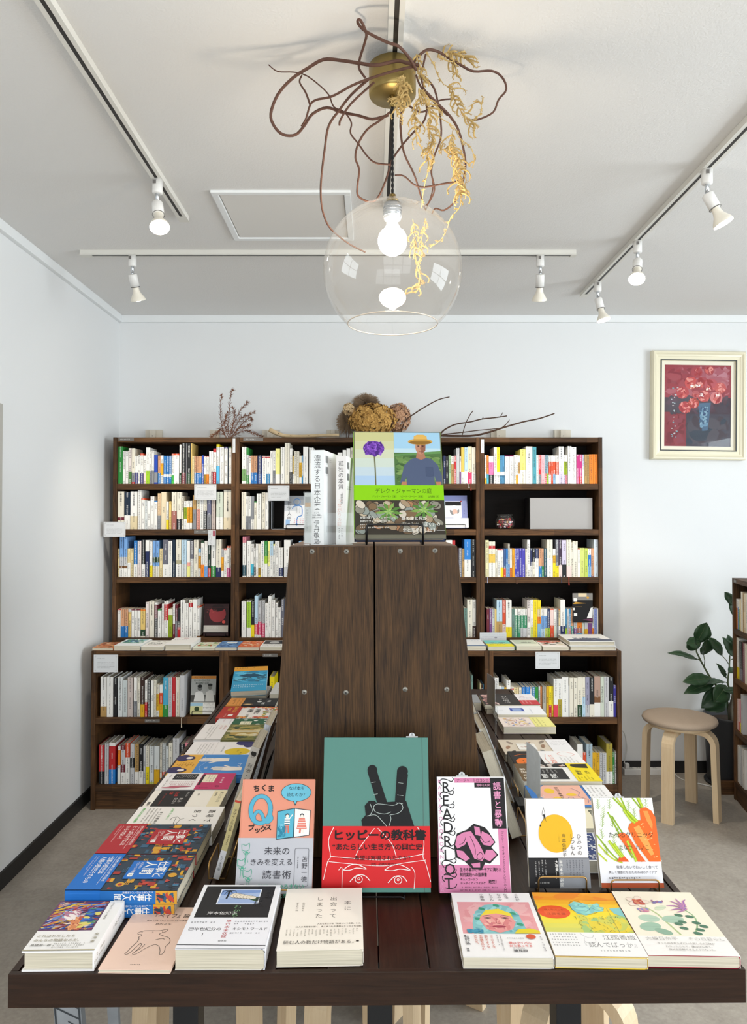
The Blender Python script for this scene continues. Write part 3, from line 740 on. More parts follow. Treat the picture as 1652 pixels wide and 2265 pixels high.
shelf('''113 195 90 iv .68 dr .76 iv
198 271 100 n2 .62 wh
272 360 90 wh .65 c2
365 412 58 wh
412 455 175 rr .05 wh
455 490 205 wg
490 525 208 wh
525 572 152 wh
572 615 207 bl .04 wh
617 655 113 c3 .62 gy
660 725 97 c4
725 757 215 wh .66 ye
760 790 213 c5
792 857 97 iv .51 dp
860 919 100 iv .72 bk
920 945 148 iv
948 986 210 wh .23 ol .63 wh
988 1021 208 wh .23 o3 .78 wh
1022 1052 208 wh .23 o3 .78 wh
1058 1103 137 ta .42 gy
1106 1148 100 iv .46 p2
1152 1196 95 wh
1197 1238 95 iv .5 bk
1240 1293 95 sl .6 gy
1296 1343 100 bg
1355 1440 95 pg .68 wh
1448 1562 48 iv .7 c4''', 240, 1075, S29, 567, 3.74, USH[1], SHELF_U[1], bay(0), titles={0: ('窮乏線伝', .05, 9.5, '2a2622', 1.25), 2: ('橋川文三とその浪曼', .08, 6.6, '3a3a44', 1.0), 13: ('上野公園高松', .08, 6.0, '33302c', 1.3), 25: ('谷川雁と谷川健', .08, 6.2, '5a6258', 1.0), 26: ('民主と愛国', .28, 10.5, '26241f', 1.02)})
shelf('''113 136 197 cr
137 185 48 s2 .5 gr .72 br .78 wh
187 235 48 s2 .5 gr .72 br .78 wh
238 276 195 cr .5 wh
277 313 195 cr
315 361 95 bl .65 wh
362 410 98 l3
413 460 83 bk .66 wh
462 512 90 wh .3 nv
515 552 105 wh .67 ye
555 595 97 s2 .45 dg .6 s2 .7 iv
597 638 97 s2 .45 dg .6 s2 .7 iv
640 680 197 cr
684 750 85 g5 .66 wh
752 800 98 wh
803 842 87 n2
845 915 85 iv .55 kh .65 wh
920 983 87 ls .65 wg
985 1027 98 wh .6 p2 .7 y2
1030 1070 98 g5 .5 wh
1072 1129 87 iv
1130 1160 195 sk .15 wh .27 o3 .7 wh
1163 1203 97 dg .06 wh .66 or
1207 1247 100 wh .7 s2
1249 1287 100 d2 .75 rd
1290 1350 87 wh .7 gn
1352 1419 82 iv .74 nv
1420 1450 195 gr .3 o3 .78 wh
1452 1488 195 rr .05 wh
1490 1524 163 rr .06 wh .7 mg
1525 1562 163 rr .06 wh .7 mg''', 240, 1180, S29, 555, 3.74, USH[2], SHELF_U[2], bay(0), titles={25: ('相互扶助論', .30, 6.8, '2a2a2c'), 14: ('なぜ世界は存在しない', .06, 5.6, '2a2a2c'), 26: ('石垣りん', .06, 6.6, '33302c', 1.2)})
shelf('''108 152 248 rd .04 wh
153 199 248 pe .6 bl
200 245 248 pe .6 bl
247 285 248 wh .1 c5
287 321 250 dr .04 wh
322 359 250 dr .04 wh
360 400 250 dr .04 wh
402 462 250 or .06 c5 .72 dg .95 iv
465 508 160 l3
510 575 150 iv
577 615 165 wh .07 dr .45 bk
617 665 250 gn .04 wh
668 697 180 wh
698 748 150 wh .08 rd .53 wh
750 805 245 iv .22 ol
808 836 183 wh .6 dr
838 867 190 dr .5 gy
868 902 235 bk .65 rd
903 960 135 wh
962 1005 175 wh
1010 1055 130 iv .08 rd .2 wh
1058 1114 125 wh
1115 1145 210 rr .05 wh .95 br''', 240, 1310, S29, 605, 3.74, USH[3], SHELF_U[3], bay(0), titles={9: ('ある奴隷と私の物語', .08, 6.2, '33302c', .95), 18: ('経済はなぜ失敗するか', .06, 5.8, '26262a', .95)})
SHELF_2 = [q.replace('leftmost', 'second') for q in SHELF_U]
shelf('''135 227 185 wh .6 f2 .92 wh
228 275 205 gn .2 gr .76 gn
280 322 370 wh .03 rd .06 wh
325 380 365 pe .6 bl
382 450 365 pe .6 bl
455 545 365 nv .65 b3
548 630 370 wh .03 rd .07 wh
632 711 370 wh .03 rd .07 wh .65 sb
712 764 265 wh
765 819 262 wh .6 gy
820 910 218 y2 .73 wh
922 1005 190 wh
1007 1104 92 iv
1105 1159 215 wh .67 bk
1160 1195 368 c5 .65 wh
1197 1249 275 iv
1250 1297 275 iv
1298 1350 365 iv .25 go .78 wh
1352 1379 362 sk .25 wh .68 sb
1380 1480 182 wh
1500 1590 200 wh
1600 1680 260 iv
2080 2175 300 wh
2180 2255 250 wh
2260 2335 215 wh
2340 2400 200 iv''', 520, 970, S18, 935, 3.74, USH[0], SHELF_2[0], bay(1))
shelf('''128 215 155 iv
218 262 240 wh .6 gy
265 318 240 wh .6 gy
320 384 240 gy .7 wh
385 435 340 gn .05 iv
437 530 183 wh
535 607 160 iv
608 668 165 wh''', 520, 1075, S18, 910, 3.74, USH[1], SHELF_2[1], bay(1), titles={5: ('まなざしの革命', .10, 6.0, '3a3a3e'), 6: ('いぬの石', .12, 6.6, '6a6050', 1.2)})
shelf('''150 218 75 pk .15 wh .7 t2 .97 wh
230 318 160 wh
320 377 222 wh .6 cy .95 bk
378 414 300 wh .65 bk .95 wh
415 466 222 wh
467 512 222 iv .72 b6 .95 ye
515 592 165 wh
595 655 165 gn .42 lg .62 wh
660 708 165 y2 .7 wh
710 769 165 ls .4 wh
770 805 225 y2 .05 wh
808 884 165 wh
885 965 297 wh .68 nv .97 wh
990 1120 143 wh .72 gr
1170 1240 220 wh
1290 1385 165 sk''', 520, 1180, S18, 895, 3.74, USH[2], SHELF_2[2], bay(1), titles={6: ('哲学の門前', .07, 6.8, '3a7a9a', 1.6)})
shelf('''125 222 235 wh
232 322 222 wh .03 lg .73 wh
325 388 240 bk .65 ye
390 460 120 ls .68 r2 .93 wh
462 530 215 gr .57 p3 .93 wh
535 600 210 gr .62 p3
605 665 270 wh
668 734 125 wh
735 808 205 wh
812 868 260 wh
872 925 355 wh
935 990 190 g5''', 520, 1310, S18, 965, 3.74, USH[3], SHELF_2[3], bay(1))
SHELF_3 = [q.replace('leftmost', 'third') for q in SHELF_U]
S12 = 1235 / 120.0
shelf('''215 264 405 nv
265 329 420 bk
330 390 400 p5
393 449 410 wh .3 ta
450 505 405 rd
510 579 230 gr
580 614 415 wh .55 vi
615 690 215 g4 .67 wh
692 765 212 ls .65 wh
768 857 195 c4 .69 p3
858 945 215 iv .7 wh''', 960, 970, S12, 1045, 3.74, USH[0], SHELF_3[0], bay(2), side='right', ribbons={9: (('e8e2d8', .024, -.006), ('a83a28', .036, .004))})
S13 = 1087 / 120.0
shelf('''240 364 130 wh
365 425 135 rd
495 559 290 g5
560 607 300 ta
608 735 118 b5 .53 wh
738 855 118 bk''', 960, 1180, S13, 870, 3.74, USH[2], SHELF_3[2], bay(2), side='right', titles={4: ('タラント', .06, 7.0, 'f4f4f2', 1.0), 5: ('あるいは修羅', .07, 6.4, 'e8e8e4', 1.5)})
shelf('''600 664 1520 p6
665 769 1350 iv
770 865 1350 wh .7 b7''', 960, 1180, S13, 2110, 3.74, USH[3], SHELF_3[3], bay(2), side='right')
SHELF_4 = [q.replace('leftmost', 'rightmost') for q in SHELF_U]
shelf('''70 92 210 wh .8 go
95 119 212 or .66 cy
120 180 222 wh .23 hp .68 bk
183 221 110 l3 .6 wh
222 260 112 ye .75 wh
263 289 215 s3
290 318 215 s3
325 378 218 mg .03 wh
380 433 218 mg .03 wh
438 461 210 wh
462 486 210 wh .7 o3
488 514 215 wh .25 ta .65 wh
515 582 138 y3 .6 iv
587 668 103 wh
670 719 107 t3
720 748 208 wh
750 780 208 rd .68 gy
782 824 210 p4
825 849 208 gb .65 rd
850 875 208 gb .65 lg
877 904 215 wh .22 rr .68 wh
905 929 215 wh .22 rr
930 959 215 wh .22 rr .66 sk
960 1000 215 wh .22 rr .68 wh
1002 1064 103 wh .67 lv
1065 1084 212 wh .22 ol .68 lv
1085 1108 212 wh .22 ol .68 pk
1118 1162 98 wh
1165 1223 107 wh
1225 1258 203 mg
1260 1297 203 mg .75 rd
1298 1325 205 lv .4 wh
1328 1356 203 ta
1357 1385 203 ta
1388 1437 200 or
1440 1490 200 or''', 1060, 970, S29, 572, 3.74, USH[0], SHELF_4[0], bay(3), titles={13: ('小手鞠', .12, 9.5, '2c2c30', 1.6), 24: ('白鶴亮翅', .05, 7.2, '3c4a60', 1.75)})
shelf('''78 120 75 py
122 200 92 iv .12 rd .2 iv .35 g4 .6 wh
202 228 190 iv
230 268 188 rd .03 wh
270 305 188 rd .03 wh .65 ye
306 335 182 b4 .68 rr
337 362 182 bl .55 sk
363 385 120 iv .6 bl
388 413 182 wh .67 or
415 445 180 o3
447 473 180 in
474 502 180 in
505 535 180 in
540 578 180 in
580 603 185 iv
605 640 72 wh
643 668 180 nv .6 wh
670 705 185 bk .45 iv
707 750 182 nv .35 wh
752 787 180 pe .62 bl
788 812 180 pe .62 gn
815 853 180 t2
857 925 70 iv .5 wh
928 961 185 wh .23 go .5 ye
962 1000 70 g5 .7 ye
1002 1042 70 pl .68 lp
1045 1097 75 lv .66 bk
1100 1159 70 iv .7 lp
1160 1180 100 iv
1182 1239 87 iv
1240 1270 180 rr .04 wh
1272 1325 175 yg
1327 1370 178 y4
1372 1410 182 wh .22 bl .63 sk
1412 1447 178 pe .95 dr
1450 1512 68 l2''', 1060, 1180, S29, 540, 3.74, USH[2], SHELF_4[2], bay(3), ribbons={0: (('a8a8c0', .030, .0),), 10: (('6a4030', .034, .002),), 25: (('2a3450', .030, .002),), 27: (('b03024', .040, -.004),)}, titles={0: ('ポトスライムの舟', .05, 5.4, '4a4030', 1.25), 22: ('やさしい猫', .10, 7.4, '5a6a70', 1.15)})
shelf('''93 127 270 dr
128 160 270 vi
162 194 275 gr
195 218 280 c5
220 291 165 ls .57 ta
292 333 165 rr .65 lp
337 408 165 wh .72 ye
412 447 272 p6
450 483 275 wh .23 g3
487 520 275 wh .23 g3
522 561 275 wh .23 g3 .67 gr
562 603 275 wh .23 g3 .67 gr
605 644 165 l3 .6 wh
645 680 160 wh .72 yg
682 733 160 ye
735 778 165 ye .25 cr .45 or .63 sk
780 825 272 wh .25 s2 .7 ls
827 857 272 wh .25 s2 .67 yg
860 891 272 nv .68 lg
892 937 272 rr .04 lp .58 rr
940 975 278 wh .58 pg
977 999 275 gy
1000 1022 278 or .04 cr .6 wh
1025 1083 160 wh .7 nv
1085 1106 270 s3 .68 lg
1107 1129 275 gr
1130 1155 275 sb .68 rd
1158 1189 280 pe .6 t4
1190 1232 275 gr .68 vi
1235 1295 275 or .68 dp .85 s3
1297 1325 275 pg
1327 1367 275 gr .7 go
1370 1421 275 lp .5 vi
1422 1447 275 gr .68 or
1448 1485 270 lw
1487 1515 270 wh''', 1060, 1300, S29, 635, 3.74, USH[3], SHELF_4[3], bay(3), titles={6: ('紙の梟', .06, 10.0, '33302c', 1.0), 4: ('泳がダイブ', .05, 9.0, '3a78b8', .95)})
S30 = 1652 / 300.0
SL = 'upper shelf of leftmost lower bookcase', 'bottom shelf of leftmost lower bookcase'
shelf('''118 195 168 wh .74 ta
197 275 170 wh
278 328 180 bk
330 391 170 wg
392 447 210 w2
450 515 175 b8
525 565 175 wh .6 gy
567 605 175 iv
608 658 175 b7 .68 go
660 691 210 wh .6 rd
692 732 212 bk
735 769 212 wh
770 799 210 iv
800 835 260 iv .3 go .8 wh
837 880 265 wh .25 rr .6 go
885 944 175 cz .7 gn
945 990 175 gr
992 1034 175 rd
1035 1085 175 iv
1088 1145 150 gr''', 200, 1470, S30, 655, 3.475, LSH[0], SL[0], bay(0), dep_tall=0.135, ribbons={19: (('d8c8b0', .045, .002),)}, titles={0: ('働かない', .06, 9.0, '3a3028', 1.05), 3: ('アナキズムを読む', .07, 6.0, '3a3a3a'), 15: ('はたらく時代', .08, 7.0, 'eef4f4', 1.0)})
shelf('''98 170 275 rd .68 bk
172 221 255 gr
222 300 250 wh .08 rd .65 b5
328 365 290 wh .1 or .5 wh
368 420 275 dr .12 gr .5 dr .7 wh
422 477 250 rr .35 wh
480 533 262 gr .35 bk .6 gr
537 588 262 ta .7 wh
590 640 265 bk .68 wh
642 669 285 gr
670 712 285 iv .55 ye
715 770 290 wg .95 yg
772 840 290 wg .62 go
845 870 255 iv .85 or
873 912 255 wg .7 rr
915 949 285 wg
950 999 250 iv .6 nv
1000 1079 190 gr
1080 1145 265 bk
1147 1194 250 pk
1195 1250 250 pk''', 200, 1610, S30, 748, 3.475, LSH[1], SL[1], bay(0), dep_tall=0.135, titles={0: ('フェミニスト経済学', .05, 7.0, 'f6e8e4', .9)})
shelf('''360 445 610 iv
447 545 610 bk
547 600 690 wh
607 700 605 wh
712 795 605 gr
800 899 610 wh
900 1000 610 iv .05 nv
1195 1310 610 ye''', 480, 1440, 1652 / 160.0, 1528, 3.475, LSH[0], 'upper shelf of second lower bookcase', bay(1), dep_tall=0.135)
shelf('''195 240 960 p6
375 399 1130 cr
400 436 1150 b7
437 490 1140 s3''', 1020, 1390, 1087 / 120.0, 1793, 3.475, LSH[0], 'upper shelf of third lower bookcase', bay(2), side='right')
S31 = 1652 / 310.0
shelf('''75 122 290 wh
125 154 390 wh .1 gn .3 wh
155 187 400 ls
188 214 405 go
215 261 320 wh
262 299 400 wh .05 rd .1 wh
300 361 405 cr
362 392 405 iv
397 440 400 bl
443 490 400 b5 .5 ls
492 517 400 gr
518 549 400 sb .6 wg
550 588 400 gn .6 wg
592 611 395 wg
612 635 395 o4
640 682 393 g6
685 714 393 go
715 745 393 ye .62 rd
747 768 393 ye
770 820 300 wh .68 r2
822 867 300 wh .55 o2
870 945 285 wh
946 957 385 gr
958 1005 290 iv
1007 1050 290 iv
1053 1107 285 iv .7 dg
1110 1143 285 iv .5 ls
1147 1195 285 lx .7 gr
1197 1249 288 bk .68 iv
1250 1322 275 d3 .5 br .65 wh
1325 1365 280 pg
1368 1420 280 gr
1423 1473 285 bk .6 wh
1475 1507 380 in''', 1080, 1440, S31, 752, 3.475, LSH[0], 'upper shelf of rightmost lower bookcase', bay(3), dep_tall=0.135)
shelf('''455 574 560 wh
575 645 740 rr .3 gr
655 780 555 g7
785 855 745 go
862 932 745 go .75 iv
935 990 745 gr
1000 1080 750 gr
1085 1214 550 o2 .7 wh
1215 1260 730 gn
1262 1330 720 wg''', 1230, 1590, 1652 / 170.0, 1415, 3.475, LSH[1], 'bottom shelf of rightmost lower bookcase', bay(3), side='right', dep_tall=0.135, titles={2: ('風は青い', .18, 7.5, '2a3a48', 1.1)})
# ---------------------------------------------------------------- books lying on the lower row
def flat_front(label, px0, px1, py, zt, t, h, d, cover, art=None, hard=False, band=None, rz=0.0, group=None, spine='R'):
    """a book lying flat, foot towards the camera: front edge between two pixel columns at distance d on level zt"""
    a, b = P(px0, py, d), P(px1, py, d)
    w = b.x - a.x
    r = book(label, w, h, t, cover, spine, band=band, art=art, hard=hard, group=group)
    c, s = math.cos(rz), math.sin(rz)
    place(r, (a.x, d, zt + 0.0004), (c, s, 0), (-s, c, 0))
    return r
def simple_art(fn): return fn
def fa(*ops):
    def f(a):
        for o in ops: getattr(a, o[0])(*o[1:-1], **o[-1]) if isinstance(o[-1], dict) else getattr(a, o[0])(*o[1:])
    return f
GT = 'books laid flat along the lower bookcases'
d0 = LF + 0.012
flat_front('orange and brown illustrated book at left end of lower bookcase top', 204, 250, 1440, LTOP, 0.013, 0.15, d0, 'c9855a', fa(('daubs', 2, 2, 100, 148, 60, 14, ['b5512e', 'd9a070', '8a4a2a', 'e0c0a0', '5a3a2a'])), group=GT)
flat_front('white book with green and blue landscape cover on lower bookcase top', 252, 310, 1440, LTOP, 0.023, 0.19, d0, 'eef2f2', fa(('daubs', 5, 4, 118, 120, 90, 16, ['3f8f6a', '2f6f9f', '7fb7a0', '9fd0d8', '3a5a7a'], {'seed': 3}), ('marks', 10, 135, 110, 165, 6, '5a8aa8')), group=GT)
flat_front('white book with black line drawing on lower bookcase top', 312, 362, 1440, LTOP, 0.019, 0.17, d0, 'f0efe9', fa(('daubs', 8, 8, 100, 120, 26, 12, ['2a2a2c', '8a8a86', 'c0b8a8'], {'asp': 5, 'seed': 5}), ('marks', 10, 135, 95, 160, 5, 'c06060')), group=GT)
flat_front('thick white book with small black lettering, tallest on lower bookcase top', 364, 423, 1440, LTOP, 0.030, 0.19, d0, 'f4f2ef', fa(('marks', 14, 60, 115, 110, 11, '3a3a3c', {'pitch': 2.3}), ('rect', 50, 20, 74, 28, 'b05050')), hard=True, group=GT)
flat_front('thin book with red and green fruit cover on lower bookcase top', 425, 475, 1440, LTOP, 0.012, 0.16, d0, 'dfe4d2', fa(('daubs', 4, 4, 105, 120, 50, 13, ['6a9a4a', 'c0503a', 'e0d8b0', 'a8c080'], {'seed': 8})), group=GT)
flat_front('blue book with white title patch on lower bookcase top', 476, 524, 1440, LTOP, 0.015, 0.17, d0, '5f86b8', fa(('daubs', 3, 3, 102, 150, 40, 16, ['7fa8d8', '3f5f90', '8ab0d0'], {'seed': 4}), ('rect', 30, 20, 80, 60, 'eef0f0')), group=GT)
flat_front('red and orange patterned book on lower bookcase top', 525, 573, 1440, LTOP, 0.016, 0.17, d0, 'd8663a', fa(('daubs', 3, 3, 102, 150, 60, 10, ['e08a4a', 'c03a2a', 'f0c090', 'e8d8c8'], {'seed': 6})), group=GT)
flat_front('white book with black photograph cover on lower bookcase top', 574, 624, 1440, LTOP, 0.017, 0.18, d0, 'efeeea', fa(('rect', 5, 6, 103, 100, '2c2c30'), ('ell', 55, 55, 24, 30, 'b8b8b8'), ('marks', 10, 115, 98, 165, 7, '3a3a3a')), group=GT)
flat_front('white book with blue lettering beside wooden tower on lower bookcase top', 1010, 1075, 1440, LTOP, 0.022, 0.18, d0, 'eef1f4', fa(('marks', 20, 30, 130, 90, 14, '7aa4c8', {'pitch': 2.2}), ('rect', 0, 160, 141, 180, '3a5f90')), group=GT)
flat_front('book with cyan and yellow cover below white card on lower bookcase top', 1080, 1138, 1440, LTOP, 0.019, 0.17, d0, '79d2cc', fa(('rect', 0, 95, 126, 170, 'ece030'), ('daubs', 20, 50, 105, 92, 20, 8, ['3a6a6a', '5a5a4a', '2a4a4a'], {'seed': 2}), ('marks', 18, 112, 108, 130, 11, '3a6a3a')), group=GT)
flat_front('pale green book with small black motif on lower bookcase top', 1142, 1198, 1440, LTOP, 0.021, 0.17, d0, 'e6e8d8', fa(('rect', 8, 6, 112, 110, 'c8d2be'), ('daubs', 40, 55, 95, 75, 20, 6, ['3a3a34', '5a5a50'], {'seed': 9})), group=GT)
flat_front('white book with red and black collage cover on lower bookcase top', 1201, 1258, 1440, LTOP, 0.018, 0.17, d0, 'eee9e2', fa(('rect', 4, 4, 118, 40, 'b8483a'), ('daubs', 5, 20, 118, 130, 30, 16, ['c85a48', '3a4030', 'f4f0e8', 'd8c8a0'], {'seed': 10})), group=GT)
for k in (0, 1):
    r = flat_front('large white art book with grey skyline, %s of the stacked pair' % ('bottom' if k == 0 else 'top'), 1261 - k * 2, 1362 - k * 2, 1440, LTOP + k * 0.0222, 0.021, 0.21, d0, 'e9e8e4', fa(('poly', [(4, 150), (30, 148), (50, 120), (70, 128), (95, 100), (120, 118), (150, 110), (180, 140), (218, 146), (218, 200), (4, 200)], '5a6072'), ('daubs', 40, 100, 180, 160, 40, 8, ['4a5266', '7a8290', 'c8ccd0'], {'seed': 12})), hard=True, group=GT)
# ---------------------------------------------------------------- small cards, strips and stickers
def card(name, label, px0, py0, px1, py1, d, art=None, col='card_white', th=0.0008, cat='card', tilt=0.0, rz=0.0):
    a, b = P(px0, py1, d), P(px1, py0, d)
    w_, h_ = b.x - a.x, b.z - a.z
    r = thing(name, label, cat, (a.x, d, a.z), rz)
    v, f = boxgeo(0, w_, 0, th, 0, h_); meshobj('sheet', v, f, col, r)
    if art:
        A = Art(); art(A, w_ * 1000, h_ * 1000); A.build('print', r, lambda x, y, z: (x / 1000, -0.00015 - z, h_ - y / 1000))
    r.rotation_euler = (tilt, 0, rz)
    return r
def note(a, w_, h_):
    a.ring([(6, 6), (w_ - 6, 6), (w_ - 6, h_ - 6), (6, h_ - 6)], 0.8, 'a8a8a8')
    for x, y in ((8, 8), (w_ - 8, 8), (8, h_ - 8), (w_ - 8, h_ - 8)):
        a.ell(x, y, 3.2, 3.2, '9a9a9a', 10); a.ell(x, y, 2.0, 2.0, 'e9e9e8', 10)
    a.marks(16, h_ * 0.2, w_ * 0.62, h_ * 0.2 + 5, 3.4, '3a3a3a')
    a.marks(16, h_ * 0.42, w_ - 16, h_ * 0.86, 3.0, '4a4a4a', pitch=2.2)
card('note_card', 'bordered white note card on left edge of leftmost bookcase', 229, 1154, 277.5, 1187.5, UF - 0.030, note)
card('note_card', 'bordered white note card under top shelf of leftmost bookcase', 429.5, 1071, 478.5, 1106, UF - 0.004, note)
card('note_card', 'bordered white note card under top shelf of second bookcase', 592, 1074, 640, 1107.5, UF - 0.004, note)
card('note_card', 'bordered white note card at left end of lower bookcase', 207, 1448, 261, 1487, LF - 0.016, note, rz=0.0)
card('note_card', 'bordered white note card under top of rightmost lower bookcase', 1184.5, 1441.5, 1238, 1479.5, LF - 0.004, note)
def strip(a, w_, h_): a.marks(w_ * 0.12, h_ * 0.28, w_ * 0.88, h_ * 0.75, h_ * 0.45, 'd2cfca')
for lab, q, d in (('dark shelf label on top edge of leftmost bookcase', (262, 969, 296, 975), UF), ('dark shelf label on top edge of second bookcase', (538, 968.5, 582, 976), UF),
                  ('dark shelf label on second shelf of leftmost bookcase', (429, 1173, 462, 1180), UF), ('dark shelf label on top edge of second lower bookcase', (581, 1446, 614, 1453), LF),
                  ('dark shelf label on shelf edge of leftmost lower bookcase', (320, 1591, 353, 1598), LF)):
    card('shelf_label', lab, *q, d - 0.0016, strip, 'strip_grey', cat='label')
for lab, q in (('white vertical sticker on post between left two bookcases', (514.5, 970, 520.5, 1001)), ('white vertical sticker on post left of rightmost bookcase', (1063.5, 971.5, 1070.5, 1002))):
    card('sticker', lab, *q, UF - 0.0016, lambda a, w_, h_: a.marks(w_ * 0.35, h_ * 0.25, w_ * 0.65, h_ * 0.8, 3, '6a6a6a', vert=True), cat='sticker')
card('postcard', 'clear covered leaflet hanging from second shelf of leftmost bookcase', 460, 1173, 477, 1206, UF - 0.003, lambda a, w_, h_: (a.rect(w_ * 0.62, 2, w_ - 2, h_ * 0.4, 'a85a68'), a.marks(3, 5, w_ * 0.6, h_ - 6, 4, '6a6a66', vert=True)), cat='leaflet')
card('price_card', 'small cream handwritten card in front of yellow book', 1093, 1043, 1116, 1051.5, UF + 0.004, lambda a, w_, h_: a.marks(8, 5, w_ - 8, h_ - 4, 7, 'c05a3a'), 'mat_cream', rz=0.0)
card('paper_sheet', 'white printed sheet standing behind cyan and yellow book', 1061, 1399, 1120, 1427, 3.70, lambda a, w_, h_: (a.marks(8, 8, w_ - 8, h_ - 8, 5, 'b8b8c8', pitch=2), a.ell(w_ * .6, h_ * .4, 7, 4, '9a9aa0')), cat='paper')
card('flyer', 'black illustrated flyer with grey sky standing among right hand books', 1266.5, 1312, 1310.5, 1377, UF + 0.003, lambda a, w_, h_: (a.rect(0, 0, w_, h_, '1d1c1e'), a.rect(0, 0, w_, h_ * .24, '8a8682'), a.rect(w_ * .28, 0, w_ * .7, h_ * .12, 'e6d3b0'),
    a.poly([(0, h_ * .36), (w_ * .15, h_ * .30), (w_ * .68, h_ * .345), (w_ * .1, h_ * .37)], 'd09a3a'), a.ell(w_ * .76, h_ * .15, 7, 6, 'd8a03a', 9), a.ell(w_ * .86, h_ * .69, 6, 7, 'f0f0ee'), a.rect(w_ * .05, h_ * .17, w_ * .22, h_ * .29, 'f0f0ee'),
    a.rect(w_ * .02, h_ * .5, w_ * .1, h_ * .58, 'e8e8e6'), a.rect(w_ * .06, h_ * .68, w_ * .22, h_ * .78, 'eeeeec'), a.marks(w_ * .14, h_ * .45, w_ * .6, h_ * .52, 4, 'b09040'), a.poly([(w_ * .5, h_ * .9), (w_, h_ * .86), (w_, h_ * .97)], '6a3a5a'), a.poly([(w_ * .9, h_ * .5), (w_, h_ * .48), (w_ * .98, h_ * .85), (w_ * .7, h_ * .86)], 'eeeeec')), cat='flyer')
# ---------------------------------------------------------------- wire book stands and books shown face out
def wire_stand(label, cx, y, z, w_, mat, lean=0.25, lip=0.028, dep=0.035, r=0.0016, rz=0.0, back=0.10):
    """y: front plane of the lip; the book rests behind it"""
    t = thing('book_stand', label, 'book stand', (cx, y, z), rz)
    h = w_ / 2; q = 0.006
    front = [(-h, dep, r), (-h, 0.0, r), (-h, 0.0, lip - q), (-h + q * .3, 0, lip - q * .3), (-h + q, 0.0, lip), (h - q, 0.0, lip), (h - q * .3, 0, lip - q * .3), (h, 0.0, lip - q), (h, 0.0, r), (h, dep, r)]
    tube('front_loop', front, r, mat, t)
    s, c = math.sin(lean), math.cos(lean)
    b = [(-h, dep + r, r), (-h, dep + r + s * back, c * back), (h, dep + r + s * back, c * back), (h, dep + r, r)]
    tube('back_loop', b, r, mat, t)
    return t
def sc_art(fn, sx, sy):
    def f(a):
        b = Art(); fn(b); o = len(a.v); a.v += [(x * sx, y * sy, z + a.z) for x, y, z in b.v]; a.f += [tuple(i + o for i in q) for q in b.f]; a.c += b.c; a.z += b.z
    return f
def face_out(label, stand_label, pl, pr, pt, pb, d, zs, lean, cover, art, band=None, t=0.018, stand='black_wire', spine='R', hard=False, spinecol=None, spine_art=None, sw=None, lift=0.0040, rz=0.0, lip=0.024, h=None, ah=190.0):
    """a book shown upright on a wire stand; pl, pr its foot's pixel columns, pt its top row"""
    a, b = P(pl, pb, d), P(pr, pb, d); w_ = b.x - a.x
    ztop = P(pl, pt, d + 0.04).z; lift += math.sin(lean) * t
    h = h or (ztop - zs - lift) / math.cos(lean)
    r = book(label, w_, h, t, cover, spine, band=band, art=sc_art(art, w_ * 1000 / 130.0, h * 1000 / ah), hard=hard, spinecol=spinecol, spine_art=spine_art)
    s, c = math.sin(lean), math.cos(lean); cz, sz = math.cos(rz), math.sin(rz)
    xa = Vector((cz, sz, 0)); ya = Vector((-sz * s, cz * s, c)); za = xa.cross(ya)
    front = Vector((a.x, d, zs + lift)) - za * 0.0
    place(r, front - za * t + Vector((0, 0, t * s * 0.0)), xa, ya)
    if stand:
        wire_stand(stand_label, (a.x + b.x) / 2, d - 0.0045, zs + 0.0003, sw or w_ * 0.82, stand, lean, lip=lip, dep=t + 0.014)
    return r
face_out('book with red tinted portrait cover shown face out on leftmost bookcase', 'black wire stand under the red portrait book', 449.5, 504.5, 1335, 1411, 3.755, USH[3], 0.16, '3a2022',
    fa(('rect', 0, 0, 130, 190, '301c1e'), ('ell', 70, 60, 44, 50, '8a3438'), ('ell', 72, 24, 34, 22, '221618'), ('rect', 0, 20, 128, 22, '4a2426'), ('ell', 104, 108, 9, 9, 'c85048'), ('marks', 14, 30, 66, 58, 5, 'c06058'), ('rect', 0, 128, 128, 168, 'b8b3aa'), ('marks', 14, 136, 74, 152, 4.5, 'e8e4dc')), t=0.016)
face_out('white philosophy book with blue stick figure shown face out', 'black wire stand under the blue figure book', 628, 683, 1097, 1170, 3.755, USH[1], 0.16, 'f0f0f2',
    fa(('rect', 0, 0, 130, 46, 'a2a5aa'), ('ring', [(66 + 17 * math.cos(k * .45), 30 + 16 * math.sin(k * .45)) for k in range(14)], 3.4, '3f7fc4'), ('line', [(42, 66), (46, 56), (58, 50), (80, 50), (92, 60), (92, 96), (70, 106), (66, 138)], 4.2, '4a86cc', 4), ('text', 14, 26, 24, '哲学人門', '5a5a60', {'vert': True, 'gap': 1.05}), ('marks', 58, 60, 84, 92, 4, '6a6a70', {'vert': True}), ('rect', 8, 118, 30, 146, '9ec0e8'), ('marks', 40, 112, 112, 146, 9, 'e08090', {'vert': True}), ('ell', 66, 142, 7, 5, '3f7fc4')), t=0.016, ah=160.0)
face_out('lavender book with portrait photograph cover shown face out', 'black wire stand under the lavender portrait book', 978, 1035, 1096, 1169, 3.755, USH[1], 0.20, '8f96c8',
    fa(('rect', 16, 32, 100, 122, 'e8e6e6'), ('rect', 18, 34, 98, 56, '18181a'), ('ell', 64, 84, 24, 26, '8a8a8c'), ('ell', 62, 70, 26, 15, 'f2f2f2'), ('ell', 66, 90, 13, 15, 'e0b8a8'), ('ell', 76, 114, 24, 14, 'f4f4f4'), ('ell', 98, 33, 4, 4, 'a83a30'), ('rect', 0, 124, 134, 176, 'f2f1f0'), ('marks', 106, 62, 122, 104, 6, '4a5090', {'vert': True})), t=0.016, ah=178.0)
